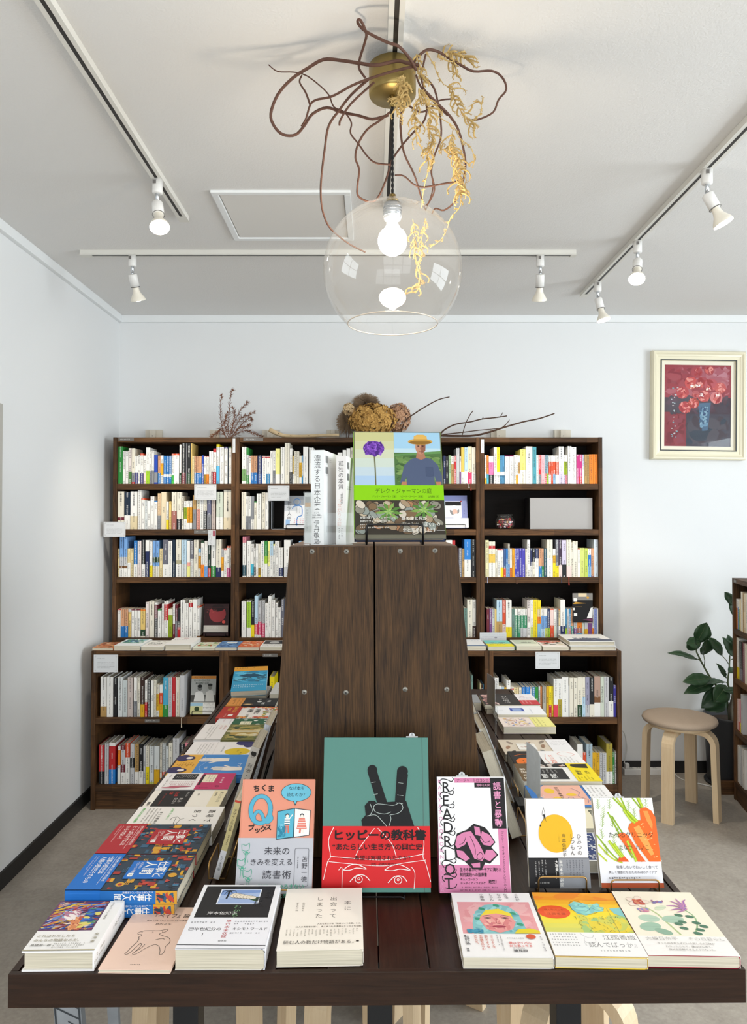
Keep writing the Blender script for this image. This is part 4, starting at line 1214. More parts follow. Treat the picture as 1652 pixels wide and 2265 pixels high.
face_out('motorcycle diary book with black and white photograph of two men, face out', 'black wire stand under the motorcycle diary book', 420, 475, 1494, 1586, 3.495, LSH[0], 0.17, 'b9b7b0',
    fa(('rect', 0, 0, 130, 132, 'a9aaa6'), ('rect', 0, 0, 130, 14, 'c8843a'), ('text', 14, 3, 9.5, 'チェ・ゲバラ', '3a3020', {'weight': .015}), ('text', 12, 18, 11.5, 'モーターサイクル', '3c4a40', {'weight': .015, 'gap': .95}), ('text', 22, 32, 12, '南米旅行日記', '3c4a40', {'weight': .015}), ('rect', 0, 96, 130, 132, '4a4a46'), ('ell', 46, 62, 12, 15, '6a6a66'), ('ell', 46, 52, 13, 8, '1f1f1e'), ('poly', [(16, 130), (24, 84), (42, 76), (60, 80), (72, 104), (74, 130)], 'dcdcd8'), ('ell', 100, 56, 11, 14, '77776f'), ('ell', 100, 46, 12, 7, '2a2a28'), ('poly', [(76, 130), (80, 82), (98, 72), (116, 76), (124, 130)], 'cfcfca'),
       ('rect', 0, 136, 66, 192, 'd5d29a'), ('rect', 0, 136, 66, 152, '9fc4d8'), ('rect', 66, 136, 128, 192, 'ecebe6'), ('ell', 34, 166, 13, 12, '3a4a2a', 9), ('text', 66, 156, 8.5, 'モーターサイクル', '4a4a44'), ('marks', 70, 140, 122, 152, 3.5, '6a6a66')), t=0.017, ah=194.0)
# a bent metal book end on the second shelf
be = thing('book_end', 'thin grey metal book end beside white books on second shelf', 'book end', (P(600.5, 1168, 3.76).x, 3.76, USH[1] + 0.0003))
box('upright', -0.0008, 0.0008, 0, 0.09, 0.0012, 0.145, 'aluminium', be); box('foot', 0.0008, 0.07, 0, 0.09, 0.0, 0.0012, 'aluminium', be)
# ---------------------------------------------------------------- jar of sweets and grey box
jp = P(1116.5, 1170.5, 3.80); jar = thing('glass_jar', 'round glass jar of wrapped sweets on rightmost bookcase', 'jar', (jp.x, 3.80, USH[1] + 0.0004))
prof = [(0.026, 0.001), (0.040, 0.004), (0.048, 0.018), (0.0505, 0.034), (0.047, 0.052), (0.038, 0.064), (0.036, 0.068), (0.0415, 0.071), (0.0425, 0.076), (0.0405, 0.0775)]
lathe('bowl', prof, 'globe_glass', jar, n=40, close=False)
lathe('base', [(0.0265, 0.0), (0.0265, 0.0015)], 'clear_acrylic', jar, n=32)
sw_cols = [('c0303a', 0.25), ('d88a9a', 0.3), ('e8d0c8', 0.3), ('b08a50', 0.5), ('8a2a34', 0.3), ('c8a070', 0.6), ('e0e0e4', 0.2), ('a8566a', 0.3)]
rg = random.Random(3); slots = []
for lay, (zz, rr, nn) in enumerate(((0.012, 0.026, 7), (0.024, 0.034, 9), (0.037, 0.034, 9), (0.050, 0.027, 7))):
    for k in range(nn):
        an = 2 * math.pi * (k + 0.5 * lay) / nn; slots.append((rr * math.cos(an), rr * math.sin(an), zz))
    slots.append((0.004, 0.0, zz))
for k, (sx, sy, sz) in enumerate(slots):
    hx, ro = sw_cols[rg.randrange(8)]
    v, f = lathegeo([(0.0001, -0.0095), (0.0052, -0.0075), (0.0022, -0.0045), (0.0052, -0.002), (0.0056, 0.002), (0.0022, 0.0045), (0.0052, 0.0075), (0.0001, 0.0095)], 8)
    o = meshobj('sweet', v, f, plain('sweet_' + hx, hx, ro, 0.25 if ro < 0.4 else 0.0), None, True)
    o.location = (jp.x + sx, 3.80 + sy, USH[1] + sz); o.rotation_euler = (rg.uniform(0, 3), rg.uniform(0, 3), rg.uniform(0, 3))
    tag(o, 'small %s wrapped sweet inside the round glass jar' % dict(c0303a='red', d88a9a='pink', e8d0c8='pale pink', b08a50='caramel brown', **{'8a2a34': 'dark red'}, c8a070='tan', e0e0e4='silver white', a8566a='mauve').get(hx), 'sweet', 'sweets in the glass jar')
g0, g1 = P(1172.5, 1170, 3.765), P(1310, 1101, 3.765)
gb = thing('storage_box', 'plain grey lidded box on rightmost bookcase beside glass jar', 'box', ((g0.x + g1.x) / 2, 3.765, USH[1] + 0.0004))
gw, gh = (g1.x - g0.x) / 2, g1.z - USH[1]
box('body', -gw, gw, 0, 0.13, 0, gh - 0.002, 'box_grey', gb, bevel=0.001); box('side_panel', -gw - 0.003, -gw, 0.001, 0.129, 0, gh - 0.001, 'black_base', gb); box('lid_edge', -gw, gw, 0.001, 0.129, gh - 0.002, gh, 'black_base', gb)
# ---------------------------------------------------------------- cream wall brackets above the bookcases
for k, (a, b) in enumerate(((319, 356), (462, 483), (578, 617), (722, 750), (1087, 1120), (1228, 1264))):
    q0, q1 = P(a, 967, 3.93), P(b, 950, 3.93)
    lab = ['second', 'third', 'fourth'][k - 1] if 0 < k < 4 else ''
    br = thing('wall_bracket', ('cream wooden wall bracket above bookcases, %s from the %s' % (('leftmost', 'second', 'third', 'fourth', 'fifth', 'rightmost')[k], 'left')) if 0 < k < 5 else 'cream wooden wall bracket, %s above the bookcases' % ('leftmost' if k == 0 else 'rightmost'), 'bracket', ((q0.x + q1.x) / 2, 3.93, UTOP), group='cream brackets fixing the bookcases')
    hw_ = (q1.x - q0.x) / 2; hz = q1.z - UTOP
    box('block', -hw_, hw_, 0.016, 0.038, 0.0004, hz, 'bracket_cream', br, bevel=0.002); box('cleat', -hw_ * 0.35, hw_ * 0.35, -0.002, 0.016, 0.0004, hz - 0.003, 'bracket_cream', br, bevel=0.002)
    sv, sf = lathegeo([(0.0001, 0.0), (0.003, 0.0), (0.003, 0.0012), (0.0001, 0.0012)], 10); so = meshobj('screw', sv, sf, 'screw_steel', br); so.location = (0, -0.0022, hz * 0.45); so.rotation_euler = (math.radians(90), 0, 0)
# ---------------------------------------------------------------- dried plants on top of the bookcases
def leafy(path, r0, nleaf, ln, droop, seed, width=0.0011, both=True, sub=4, rfac=0.3):
    """a stem with many fine leaflets, joined as one frond"""
    rg = random.Random(seed); pts = catmull(path, sub)
    parts = [tubegeo(pts, lambda t: r0 * (1 - (1 - rfac) * t), 5)]
    n = len(pts)
    for i in range(nleaf):
        t = 0.12 + 0.88 * i / nleaf; k = min(int(t * (n - 1)), n - 2); p = pts[k].lerp(pts[k + 1], t * (n - 1) - k)
        d = (pts[k + 1] - pts[k]).normalized()
        side = d.cross(Vector((rg.uniform(-1, 1), rg.uniform(-1, 1), rg.uniform(-1, 1)))).normalized()
        l = ln * rg.uniform(0.5, 1.1) * (1 - 0.4 * t)
        q = p + (d * 0.55 + side) * l * 0.5; e = q + (d * 0.9 + side * 0.5 + Vector((0, 0, -droop))) * l * 0.5
        parts.append(tubegeo([p, q, e], lambda u: width * (1 - 0.7 * u), 3))
    return merge(parts)
fd = 3.82
fern = thing('dried_fern', 'dried brown feathery fern standing on leftmost bookcases', 'dried plant', tuple(P(506, 967, fd)))
fbase = P(506, 967, fd); fbase.z = UTOP; fern.location = fbase
fr = [[(505, 966), (492, 948), (487, 915), (489, 880), (490, 874)], [(506, 966), (504, 945), (508, 905), (511, 870), (516, 861)], [(507, 964), (520, 930), (534, 905), (549, 888)], [(507, 962), (530, 928), (548, 918), (564, 911)],
      [(508, 962), (528, 948), (545, 943), (553, 939)], [(508, 963), (540, 953), (562, 958), (582, 966)], [(503, 964), (488, 950), (480, 958), (466, 966)], [(507, 960), (516, 935), (519, 915), (515, 900)], [(507, 960), (535, 938), (553, 924), (556, 930)], [(506, 962), (497, 940), (499, 925), (503, 912)]]
for k, q in enumerate(fr):
    rg = random.Random(k); pts = [P(x, y, fd + rg.uniform(-0.04, 0.04)) - fbase for x, y in q]; pts[0] = Vector((pts[0].x, 0, 0.001))
    v, f = leafy(pts, 0.0016, 90, 0.026, 0.25, 40 + k, width=0.0015); o = meshobj('frond', v, f, 'fern_brown', fern); o['kind'] = 'stuff'
bb = thing('birch_branch', 'pale birch branch lying on top of the bookcases', 'branch', (0, 0, 0))
bpts = [P(596, 949, 3.80), P(612, 957, 3.80), P(632, 963, 3.81), P(665, 964, 3.81), (P(710, 962, 3.82)), P(750, 961, 3.82)]
bz = min(p.z for p in bpts); bpts = [p + Vector((0, 0, UTOP + 0.0128 - bz)) for p in bpts]
bb.location = (bpts[0].x, 3.80, UTOP); tube('stem', [p - bb.location for p in bpts], lambda t: 0.0125 - 0.005 * t, 'birch_bark', bb, n=10, sub=5)
for k, t in enumerate((0.25, 0.5, 0.7)):
    pq = catmull(bpts, 5)[int(t * 25)] - bb.location
    o = tube('bark_scar', [pq + Vector((-0.004, -0.0115 + 0.005 * t, 0.002)), pq + Vector((0.006, -0.0118 + 0.005 * t, 0.0))], 0.0016, 'dark_twig', bb, n=5)
def floret_head(name, label, px, py, rx, rz_, d, mat, n, seed, size=0.012):
    c = P(px, py, d); t = thing(name, label, 'dried flower', (c.x, c.y, UTOP))
    rg = random.Random(seed); v, f = [], []
    for i in range(n):
        u = rg.uniform(-1, 1); a = rg.uniform(0, 6.283); s = math.sqrt(1 - u * u)
        nr = Vector((s * math.cos(a), s * math.sin(a), u)); k = rg.uniform(0.82, 1.04)
        p = Vector((nr.x * rx * k, nr.y * rx * 0.8 * k, nr.z * rz_ * k)) + Vector((0, 0, c.z - UTOP))
        e1 = nr.orthogonal().normalized(); e2 = nr.cross(e1); ro = rg.uniform(0, 1.57); sz = size * rg.uniform(0.6, 1.15)
        for m in range(4):
            an = ro + m * 1.5708; dr = e1 * math.cos(an) + e2 * math.sin(an); dt = nr.cross(dr)
            o = len(v); cup = nr * sz * rg.uniform(0.1, 0.6)
            v += [p, p + dr * sz * 0.6 + dt * sz * 0.45 + cup * 0.6, p + dr * sz + cup, p + dr * sz * 0.6 - dt * sz * 0.45 + cup * 0.6]; f.append((o, o + 1, o + 2, o + 3))
    o = meshobj('florets', v, f, mat, t); o['kind'] = 'stuff'
    tube('stalk', [(0, 0, 0.001), (0.004, 0, (c.z - UTOP) * 0.6), (0, 0, c.z - UTOP)], 0.003, 'dark_twig', t)
    return t
floret_head('dried_hydrangea', 'large golden brown dried hydrangea head behind tower books', 825, 930, 0.125, 0.085, 3.82, 'hydrangea_gold', 900, 1, 0.015)
floret_head('dried_hydrangea', 'rosy brown dried hydrangea head right of the golden one', 882, 925, 0.062, 0.078, 3.84, 'hydrangea_rose', 480, 2, 0.012)
floret_head('dried_hydrangea', 'small pale dried hydrangea head left of the golden one', 771, 905, 0.030, 0.030, 3.80, 'hydrangea_pale', 150, 4, 0.010)
def fluff(label, px, py, rx, rz_, d, n, seed):
    c = P(px, py, d); t = thing('pampas_plume', label, 'dried plant', (c.x, d, UTOP)); rg = random.Random(seed); parts = []
    for i in range(n):
        u = rg.uniform(-0.9, 1); a = rg.uniform(0, 6.283); s = math.sqrt(max(0, 1 - u * u)); nr = Vector((s * math.cos(a), s * math.sin(a), u))
        p = Vector((nr.x * rx, nr.y * rx * 0.7, nr.z * rz_)) * 0.55 + Vector((0, 0, c.z - UTOP)); q = p + Vector((nr.x * rx, nr.y * rx * 0.7, nr.z * rz_)) * rg.uniform(0.3, 0.5)
        p = Vector((nr.x * rx, nr.y * rx * 0.7, nr.z * rz_)) * rg.uniform(0.1, 0.4) + Vector((0, 0, c.z - UTOP))
        parts.append(tubegeo([p, (p + q) / 2 + Vector((rg.uniform(-1, 1), 0, rg.uniform(-1, 1))) * 0.004, q], 0.0006, 3))
    v, f = merge(parts); o = meshobj('plume', v, f, 'pampas_brown', t); o['kind'] = 'stuff'
    tube('stalk', [(0, 0, 0.001), (0, 0.002, (c.z - UTOP) * 0.9)], 0.002, 'dark_twig', t)
fluff('brown fluffy pampas plume rising above the hydrangeas', 809, 892, 0.078, 0.055, 3.88, 1500, 3)
fluff('brown fluffy pampas plume left of the hydrangeas', 766, 935, 0.055, 0.072, 3.86, 1500, 5)
db = thing('dry_branch', 'bare brown forked branch lying on right hand bookcases', 'branch', tuple(P(980, 966, 3.82)))
db.location.z = UTOP; q2 = lambda pts, d=3.82: [P(960 + x / 3.755, 840 + y / 3.755, d) - db.location for x, y in pts]
for nm, pts, r0, r1 in (('stem', [(40, 462), (180, 466), (330, 463), (450, 437), (560, 402), (660, 372), (760, 345), (880, 320), (1000, 280)], 0.0060, 0.0032), ('side_branch', [(50, 455), (80, 420), (140, 385), (200, 365), (300, 350), (400, 325), (500, 315), (605, 300)], 0.0042, 0.003),
                        ('side_branch', [(233, 462), (262, 365), (298, 292), (325, 257)], 0.0022, 0.0022), ('side_branch', [(70, 455), (250, 435), (370, 420), (530, 405)], 0.003, 0.002), ('side_branch', [(562, 400), (600, 368), (626, 332)], 0.003, 0.0016), ('side_branch', [(398, 326), (410, 308)], 0.0022, 0.0014), ('side_branch', [(552, 308), (570, 272)], 0.0022, 0.0016)):
    tube(nm, q2(pts, 3.82 + (0.01 if nm != 'stem' else 0)), lambda t, a=r0, b=r1: a + (b - a) * t, 'dark_twig', db, n=7, sub=4)
ub = thing('dry_twig', 'single dark twig pointing up right from the hydrangeas', 'branch', tuple(P(885, 966, 3.80))); ub.location.z = UTOP
tube('stem', [P(x, y, 3.80) - ub.location for x, y in ((884, 966), (896, 932), (918, 914), (945, 897), (970, 884), (994, 878))], lambda t: 0.0038 - 0.0012 * t, 'dark_twig', ub, n=7, sub=4)
# ---------------------------------------------------------------- framed flower painting
pc = P(1544, 897, 3.945); pa = thing('framed_painting', 'framed painting of red flowers in a blue vase on back wall', 'painting', (pc.x, 3.945, pc.z))
pw, ph = (P(1647, 897, 3.945).x - P(1440, 897, 3.945).x) / 2, (P(1544, 778, 3.945).z - P(1544, 1018, 3.945).z) / 2
def mould(name, w0, h0, w1, h1, prof, mat):
    """mitred frame between two rectangles; prof: (share inwards, y) pairs"""
    v, f = [], []
    n = len(prof)
    for sx, sz in ((-1, -1), (1, -1), (1, 1), (-1, 1)):
        for k, y in prof: v.append((sx * (w0 + (w1 - w0) * k), y, sz * (h0 + (h1 - h0) * k)))
    for c in range(4):
        e = (c + 1) % 4
        for i in range(n):
            j = (i + 1) % n; f.append((c * n + i, e * n + i, e * n + j, c * n + j))
    return meshobj(name, v, f, mat, pa)
sxp = pw / 103.5
mould('frame', pw, ph, pw - 0.030, ph - 0.030, [(0, 0.024), (0, -0.010), (0.2, -0.018), (0.45, -0.019), (0.7, -0.012), (1.0, -0.009), (1.0, 0.024)], 'frame_cream')
mould('inner_frame', pw - 0.0302, ph - 0.0302, pw - 0.0535, ph - 0.0535, [(0, 0.02), (0, -0.006), (1, -0.004), (1, 0.02)], 'frame_cream')
mould('frame_line', pw - 0.0475, ph - 0.0475, pw - 0.0530, ph - 0.0530, [(0, 0.0), (0, -0.0078), (1, -0.0078), (1, 0.0)], 'frame_line')
mould('mount', pw - 0.0537, ph - 0.0537, pw - 0.074, ph - 0.074, [(0, 0.02), (0, 0.004), (1, 0.006), (1, 0.02)], 'mat_cream')
iw, ih = pw - 0.074, ph - 0.074
cv, cf = boxgeo(-iw, iw, 0.008, 0.012, -ih, ih); meshobj('canvas', cv, cf, plain('canvas_red', '8e3c46', 0.7, noise=0.3, scale=14), pa)
A = Art(); W_, H_ = iw * 2000, ih * 2000
A.rect(0, 0, W_, H_ * .44, '9a3f49'); A.rect(0, H_ * .40, W_, H_ * .64, '4a3a44'); A.rect(0, H_ * .58, W_ * .34, H_, '8a3d45'); A.rect(W_ * .33, H_ * .6, W_, H_, '4a4650'); A.daubs(0, 0, W_, H_ * 0.42, 120, 40, ['9a3a44', 'a34a52', '8a3440', 'b0606a', '93434c'], seed=21)
A.daubs(W_ * .45, 0, W_, H_ * .3, 60, 36, ['b06872', 'b87c86', 'a85a66'], seed=27)
A.daubs(0, H_ * 0.36, W_, H_ * 0.62, 70, 30, ['4a3a44', '523c46', '4c424c', '40404a', '5a4450'], seed=22, asp=1.5)
A.daubs(0, H_ * 0.58, W_ * .33, H_, 50, 36, ['8a3a42', '94454c', '7a343c', '8c4650'], seed=23)
A.daubs(W_ * .3, H_ * 0.60, W_, H_, 70, 40, ['4a4048', '4c4c56', '3c4450', '545058'], seed=24, asp=1.6)
A.poly([(W_ * .50, H_ * .47), (W_ * .70, H_ * .46), (W_ * .68, H_ * .62), (W_ * .655, H_ * .80), (W_ * .57, H_ * .81), (W_ * .535, H_ * .62)], '4f6a84'); A.daubs(W_ * .51, H_ * .5, W_ * .67, H_ * .78, 60, 14, ['6f93ac', '47627e', '86a6b8', '3c4f72'], seed=25)
rg = random.Random(8)
for fx, fy, fr_, cc in ((.27, .34, .10, 'b8464a'), (.31, .52, .095, 'b03a40'), (.44, .47, .085, 'a83c30'), (.40, .22, .10, 'c8504e'), (.57, .22, .10, 'a84850'), (.70, .24, .10, 'b8525a'), (.84, .28, .09, 'c25450'), (.59, .38, .095, 'bc4a48'), (.78, .40, .095, 'd07a7a'), (.48, .09, .09, 'a8444c'), (.67, .06, .08, 'a84a50'), (.47, .36, .06, 'b85a5e')):
    A.ell(fx * W_, fy * H_, fr_ * W_, fr_ * W_ * .95, cc, 12)
    A.daubs((fx - fr_) * W_, fy * H_ - fr_ * W_, (fx + fr_) * W_, fy * H_ + fr_ * W_, 22, fr_ * W_ * .42, [cc, 'd0625c', 'a83438', 'e09088', '9a2e34'], seed=int(fx * 999), inside=lambda x, y, a=fx * W_, b=fy * H_, c=fr_ * W_: (x - a) ** 2 + (y - b) ** 2 < c * c * .8)
for q in range(26): A.ell(W_ * (.10 + .10 * rg.random()), H_ * (.28 + .62 * rg.random()), rg.uniform(3, 6), rg.uniform(2.5, 5), rg.choice(['c8b8b8', '7aa0a8', 'd08a88', 'b8c4c8']), 8)
for fx, fy in ((.42, .27), (.55, .37), (.80, .37), (.66, .29), (.50, .26)): A.daubs(fx * W_ - 14, fy * H_ - 10, fx * W_ + 14, fy * H_ + 10, 8, 8, ['f0dede', 'f4ecec', 'e8c0a8'], seed=int(fx * 777))
A.build('painting_print', pa, lambda x, y, z: (x / 1000 - iw, 0.0079 - z, ih - y / 1000), cap=2.8e-3)
gv, gf = boxgeo(-iw, iw, 0.0048, 0.0058, -ih, ih); meshobj('glass_pane', gv, gf, 'picture_glass', pa)
pa.rotation_euler = (0, math.radians(0.8), 0)
# ---------------------------------------------------------------- display table
TZ = 0.72; TROT = math.radians(0.6)
tl = Vector((-0.541, 1.083, 0)); TW, TL = 1.098, 1.75
tab = thing('display_table', 'long dark plank display table on black steel legs', 'table', (tl.x, tl.y, 0), TROT)
npl = 14; pwid = (TW - 0.024) / npl
for i in range(npl):
    x = 0.012 + i * pwid
    box('plank', x + 0.0011, x + pwid - 0.0011, 0.0085, TL - 0.0085, TZ - 0.026 - 0.0006 * (i % 3), TZ - 0.0006 * (i % 3), 'table_wood_y', tab, bevel=0.0012)
box('front_rail', 0.0, TW, 0.0, 0.008, TZ - 0.049, TZ + 0.0005, 'table_wood_x', tab, bevel=0.001)
box('back_rail', 0.0, TW, TL - 0.008, TL, TZ - 0.049, TZ + 0.0005, 'table_wood_x', tab, bevel=0.001)
box('side_rail', 0.0, 0.011, 0.0085, TL - 0.0085, TZ - 0.047, TZ + 0.0005, 'table_wood_y', tab, bevel=0.001)
box('side_rail', TW - 0.011, TW, 0.0085, TL - 0.0085, TZ - 0.047, TZ + 0.0005, 'table_wood_y', tab, bevel=0.001)
for lx, ly in ((0.245, 0.07), (0.552, 0.07), (0.852, 0.07), (0.245, 1.62), (0.552, 1.62), (0.852, 1.62)):
    box('leg', lx - 0.020, lx + 0.020, ly, ly + 0.045, 0.0, TZ - 0.028, 'black_steel', tab, bevel=0.002)
    box('foot_bar', lx - 0.024, lx + 0.024, ly - 0.004, ly + 0.049, 0.0, 0.004, 'black_steel', tab)
# ---------------------------------------------------------------- wooden tower on the table
TY, TLEN = 1.45, 0.92
ttl, ttr = P(640, 1208, TY), P(1011, 1207, TY); ttop = (ttl.z + ttr.z) / 2
def edge(px0, py0, px1, py1, z):
    a, b = P(px0, py0, TY), P(px1, py1, TY); k = (z - a.z) / (b.z - a.z); return a.x + (b.x - a.x) * k
z0t = TZ + 0.0006
bl, br_ = edge(640, 1208, 603, 1715, z0t), edge(1011, 1207, 1060, 1700, z0t); mt, mb = P(827.5, 1208, TY).x, P(831, 1700, TY).x
tow = thing('display_tower', 'tall tapering dark wooden display tower standing on the table', 'display stand', ((bl + br_) / 2, TY, z0t))
O = tow.location.copy(); HZ = ttop - z0t
def slab(name, q, y0, y1, mat):
    """q: four (x, z) corners, counter-clockwise seen from the front"""
    cx, cz = sum(p[0] for p in q) / 4, sum(p[1] for p in q) / 4
    v = [(x - cx, y0, z - cz) for x, z in q] + [(x - cx, y1, z - cz) for x, z in q]
    f = [(0, 1, 2, 3), (7, 6, 5, 4)] + [(i, i + 4, (i + 1) % 4 + 4, (i + 1) % 4) for i in range(4)]
    o = meshobj(name, v, f, mat, tow); o.location = (cx, 0, cz); return o
g = 0.0016
slab('front_panel', [(bl - O.x, 0), (mb - g - O.x, 0), (mt - g - O.x, HZ - 0.0012), (ttl.x - O.x, HZ - 0.0012)], 0.0, 0.018, 'tower_wood')
slab('front_panel', [(mb + g - O.x, 0), (br_ - O.x, 0), (ttr.x - O.x, HZ - 0.0005), (mt + g - O.x, HZ - 0.0005)], 0.0, 0.018, 'tower_wood')
slab('side_panel', [(bl - O.x, 0), (bl + 0.018 - O.x, 0), (ttl.x + 0.018 - O.x, HZ - 0.018), (ttl.x - O.x, HZ - 0.018)], 0.0185, TLEN - 0.018, 'tower_wood')
slab('side_panel', [(br_ - 0.018 - O.x, 0), (br_ - O.x, 0), (ttr.x - O.x, HZ - 0.018), (ttr.x - 0.018 - O.x, HZ - 0.018)], 0.0185, TLEN - 0.018, 'tower_wood')
slab('back_panel', [(bl - O.x, 0), (br_ - O.x, 0), (ttr.x - O.x, HZ - 0.018), (ttl.x - O.x, HZ - 0.018)], TLEN - 0.0175, TLEN, 'tower_wood')
slab('top_panel', [(ttl.x - O.x, HZ - 0.0175), (mt - g - O.x, HZ - 0.0175), (mt - g - O.x, HZ), (ttl.x - O.x, HZ)], 0.0185, TLEN, 'tower_top')
slab('top_panel', [(mt + g - O.x, HZ - 0.0175), (ttr.x - O.x, HZ - 0.0175), (ttr.x - O.x, HZ), (mt + g - O.x, HZ)], 0.0185, TLEN, 'tower_top')
for px, py in ((690, 1220), (766, 1220), (885, 1219), (962, 1218), (673, 1531), (765, 1532), (896, 1525), (988, 1525)):
    p = P(px, py, TY) - O
    o = lathe('screw', [(0.0001, 0.0012), (0.0035, 0.001), (0.0051, 0.0)], 'screw_steel', tow, n=16, close=False); o.location = (p.x, 0, p.z); o.rotation_euler = (math.radians(90), random.uniform(0, 1.5), 0)
    for ry in (0, 1.5708):
        c_ = box('slot', -0.0024, 0.0024, -0.0006, 0.0006, 0.0008, 0.00135, 'black_wire', o)
        c_.rotation_euler = (0, 0, ry)

# ---------------------------------------------------------------- covers (measured in mm)
def fig_lines(a, paths, wd, col, sm=4):
    for q in paths: a.line(q, wd, col, sm)
def art_peace(a):                                        # teal book, black hand with two raised fingers
    k = '0c0c0e'
    a.poly([(81, 70), (84, 60), (90, 57), (96, 61), (99, 70), (118, 134), (101, 140)], k); a.ell(90, 66, 9, 10, k)
    a.poly([(150, 62), (143, 60), (136, 66), (131, 134), (149, 138), (156, 76)], k); a.ell(146, 69, 10, 11, k)
    a.poly([(98, 132), (152, 128), (158, 150), (166, 178), (72, 178), (70, 166), (78, 156), (76, 138), (84, 128), (94, 128)], k)
    for q in ([(88, 92), (96, 90)], [(92, 116), (100, 114)], [(138, 92), (147, 93)], [(136, 116), (147, 118)], [(134, 132), (146, 134)]): a.line(q, 0.7, 'b8c4be')
    fig_lines(a, [[(92, 140), (100, 134), (128, 137), (140, 132), (146, 142), (138, 152), (122, 156)], [(92, 140), (96, 150), (112, 154), (124, 150)], [(80, 158), (96, 156), (108, 168), (116, 178)], [(122, 156), (124, 164), (120, 178)], [(86, 134), (90, 148), (84, 158)]], 0.9, 'b8c4be')
    # red band
    wl = 'f2e9e6'
    fig_lines(a, [[(20, 180), (11, 205), (15, 236), (10, 246), (3, 280)], [(172, 180), (183, 205), (181, 236), (186, 250), (194, 284)], [(14, 236), (60, 240), (110, 243), (150, 238), (184, 231)], [(12, 246), (60, 251), (110, 254), (150, 248), (186, 243)], [(94, 182), (70, 215), (60, 235)], [(100, 182), (124, 210), (133, 236)]], 1.1, wl)
    fig_lines(a, [[(38, 262), (48, 254), (62, 251), (80, 260), (62, 258), (50, 262), (38, 262)], [(112, 262), (124, 254), (140, 252), (158, 262), (140, 260), (126, 263), (112, 262)], [(50, 284), (62, 272), (76, 272), (86, 282)], [(118, 286), (130, 274), (144, 274), (152, 284)]], 1.4, wl)
    for cx, cy in ((66, 279), (136, 281)): a.ring([(cx + 6.5 * math.cos(t * .5), cy + 7 * math.sin(t * .5)) for t in range(13)], 1.2, wl); a.ring([(cx + 2 * math.cos(t * .8), cy - 1 + 2 * math.sin(t * .8)) for t in range(8)], 1, wl)
    fig_lines(a, [[(30, 262), (36, 258), (36, 296)], [(160, 256), (166, 268), (164, 298)]], 1.0, wl)
    a.text(18, 184, 21.5, 'ヒッピーの教科書', '140c0e', weight=0.012, gap=0.985, bold=.45)
    a.text(18, 211, 13.4, '“あたらしい生き方”の興亡史', '1a1214', weight=0.012, gap=0.935)
    a.text(58, 234, 9.6, '希望は実現されたのか？', '1a1214', weight=0.005); a.line([(36, 239.5), (57, 239.5)], 0.5, '1a1214')
    a.text(84, 248, 5.6, '［付］必読文献ガイド', '1a1214')
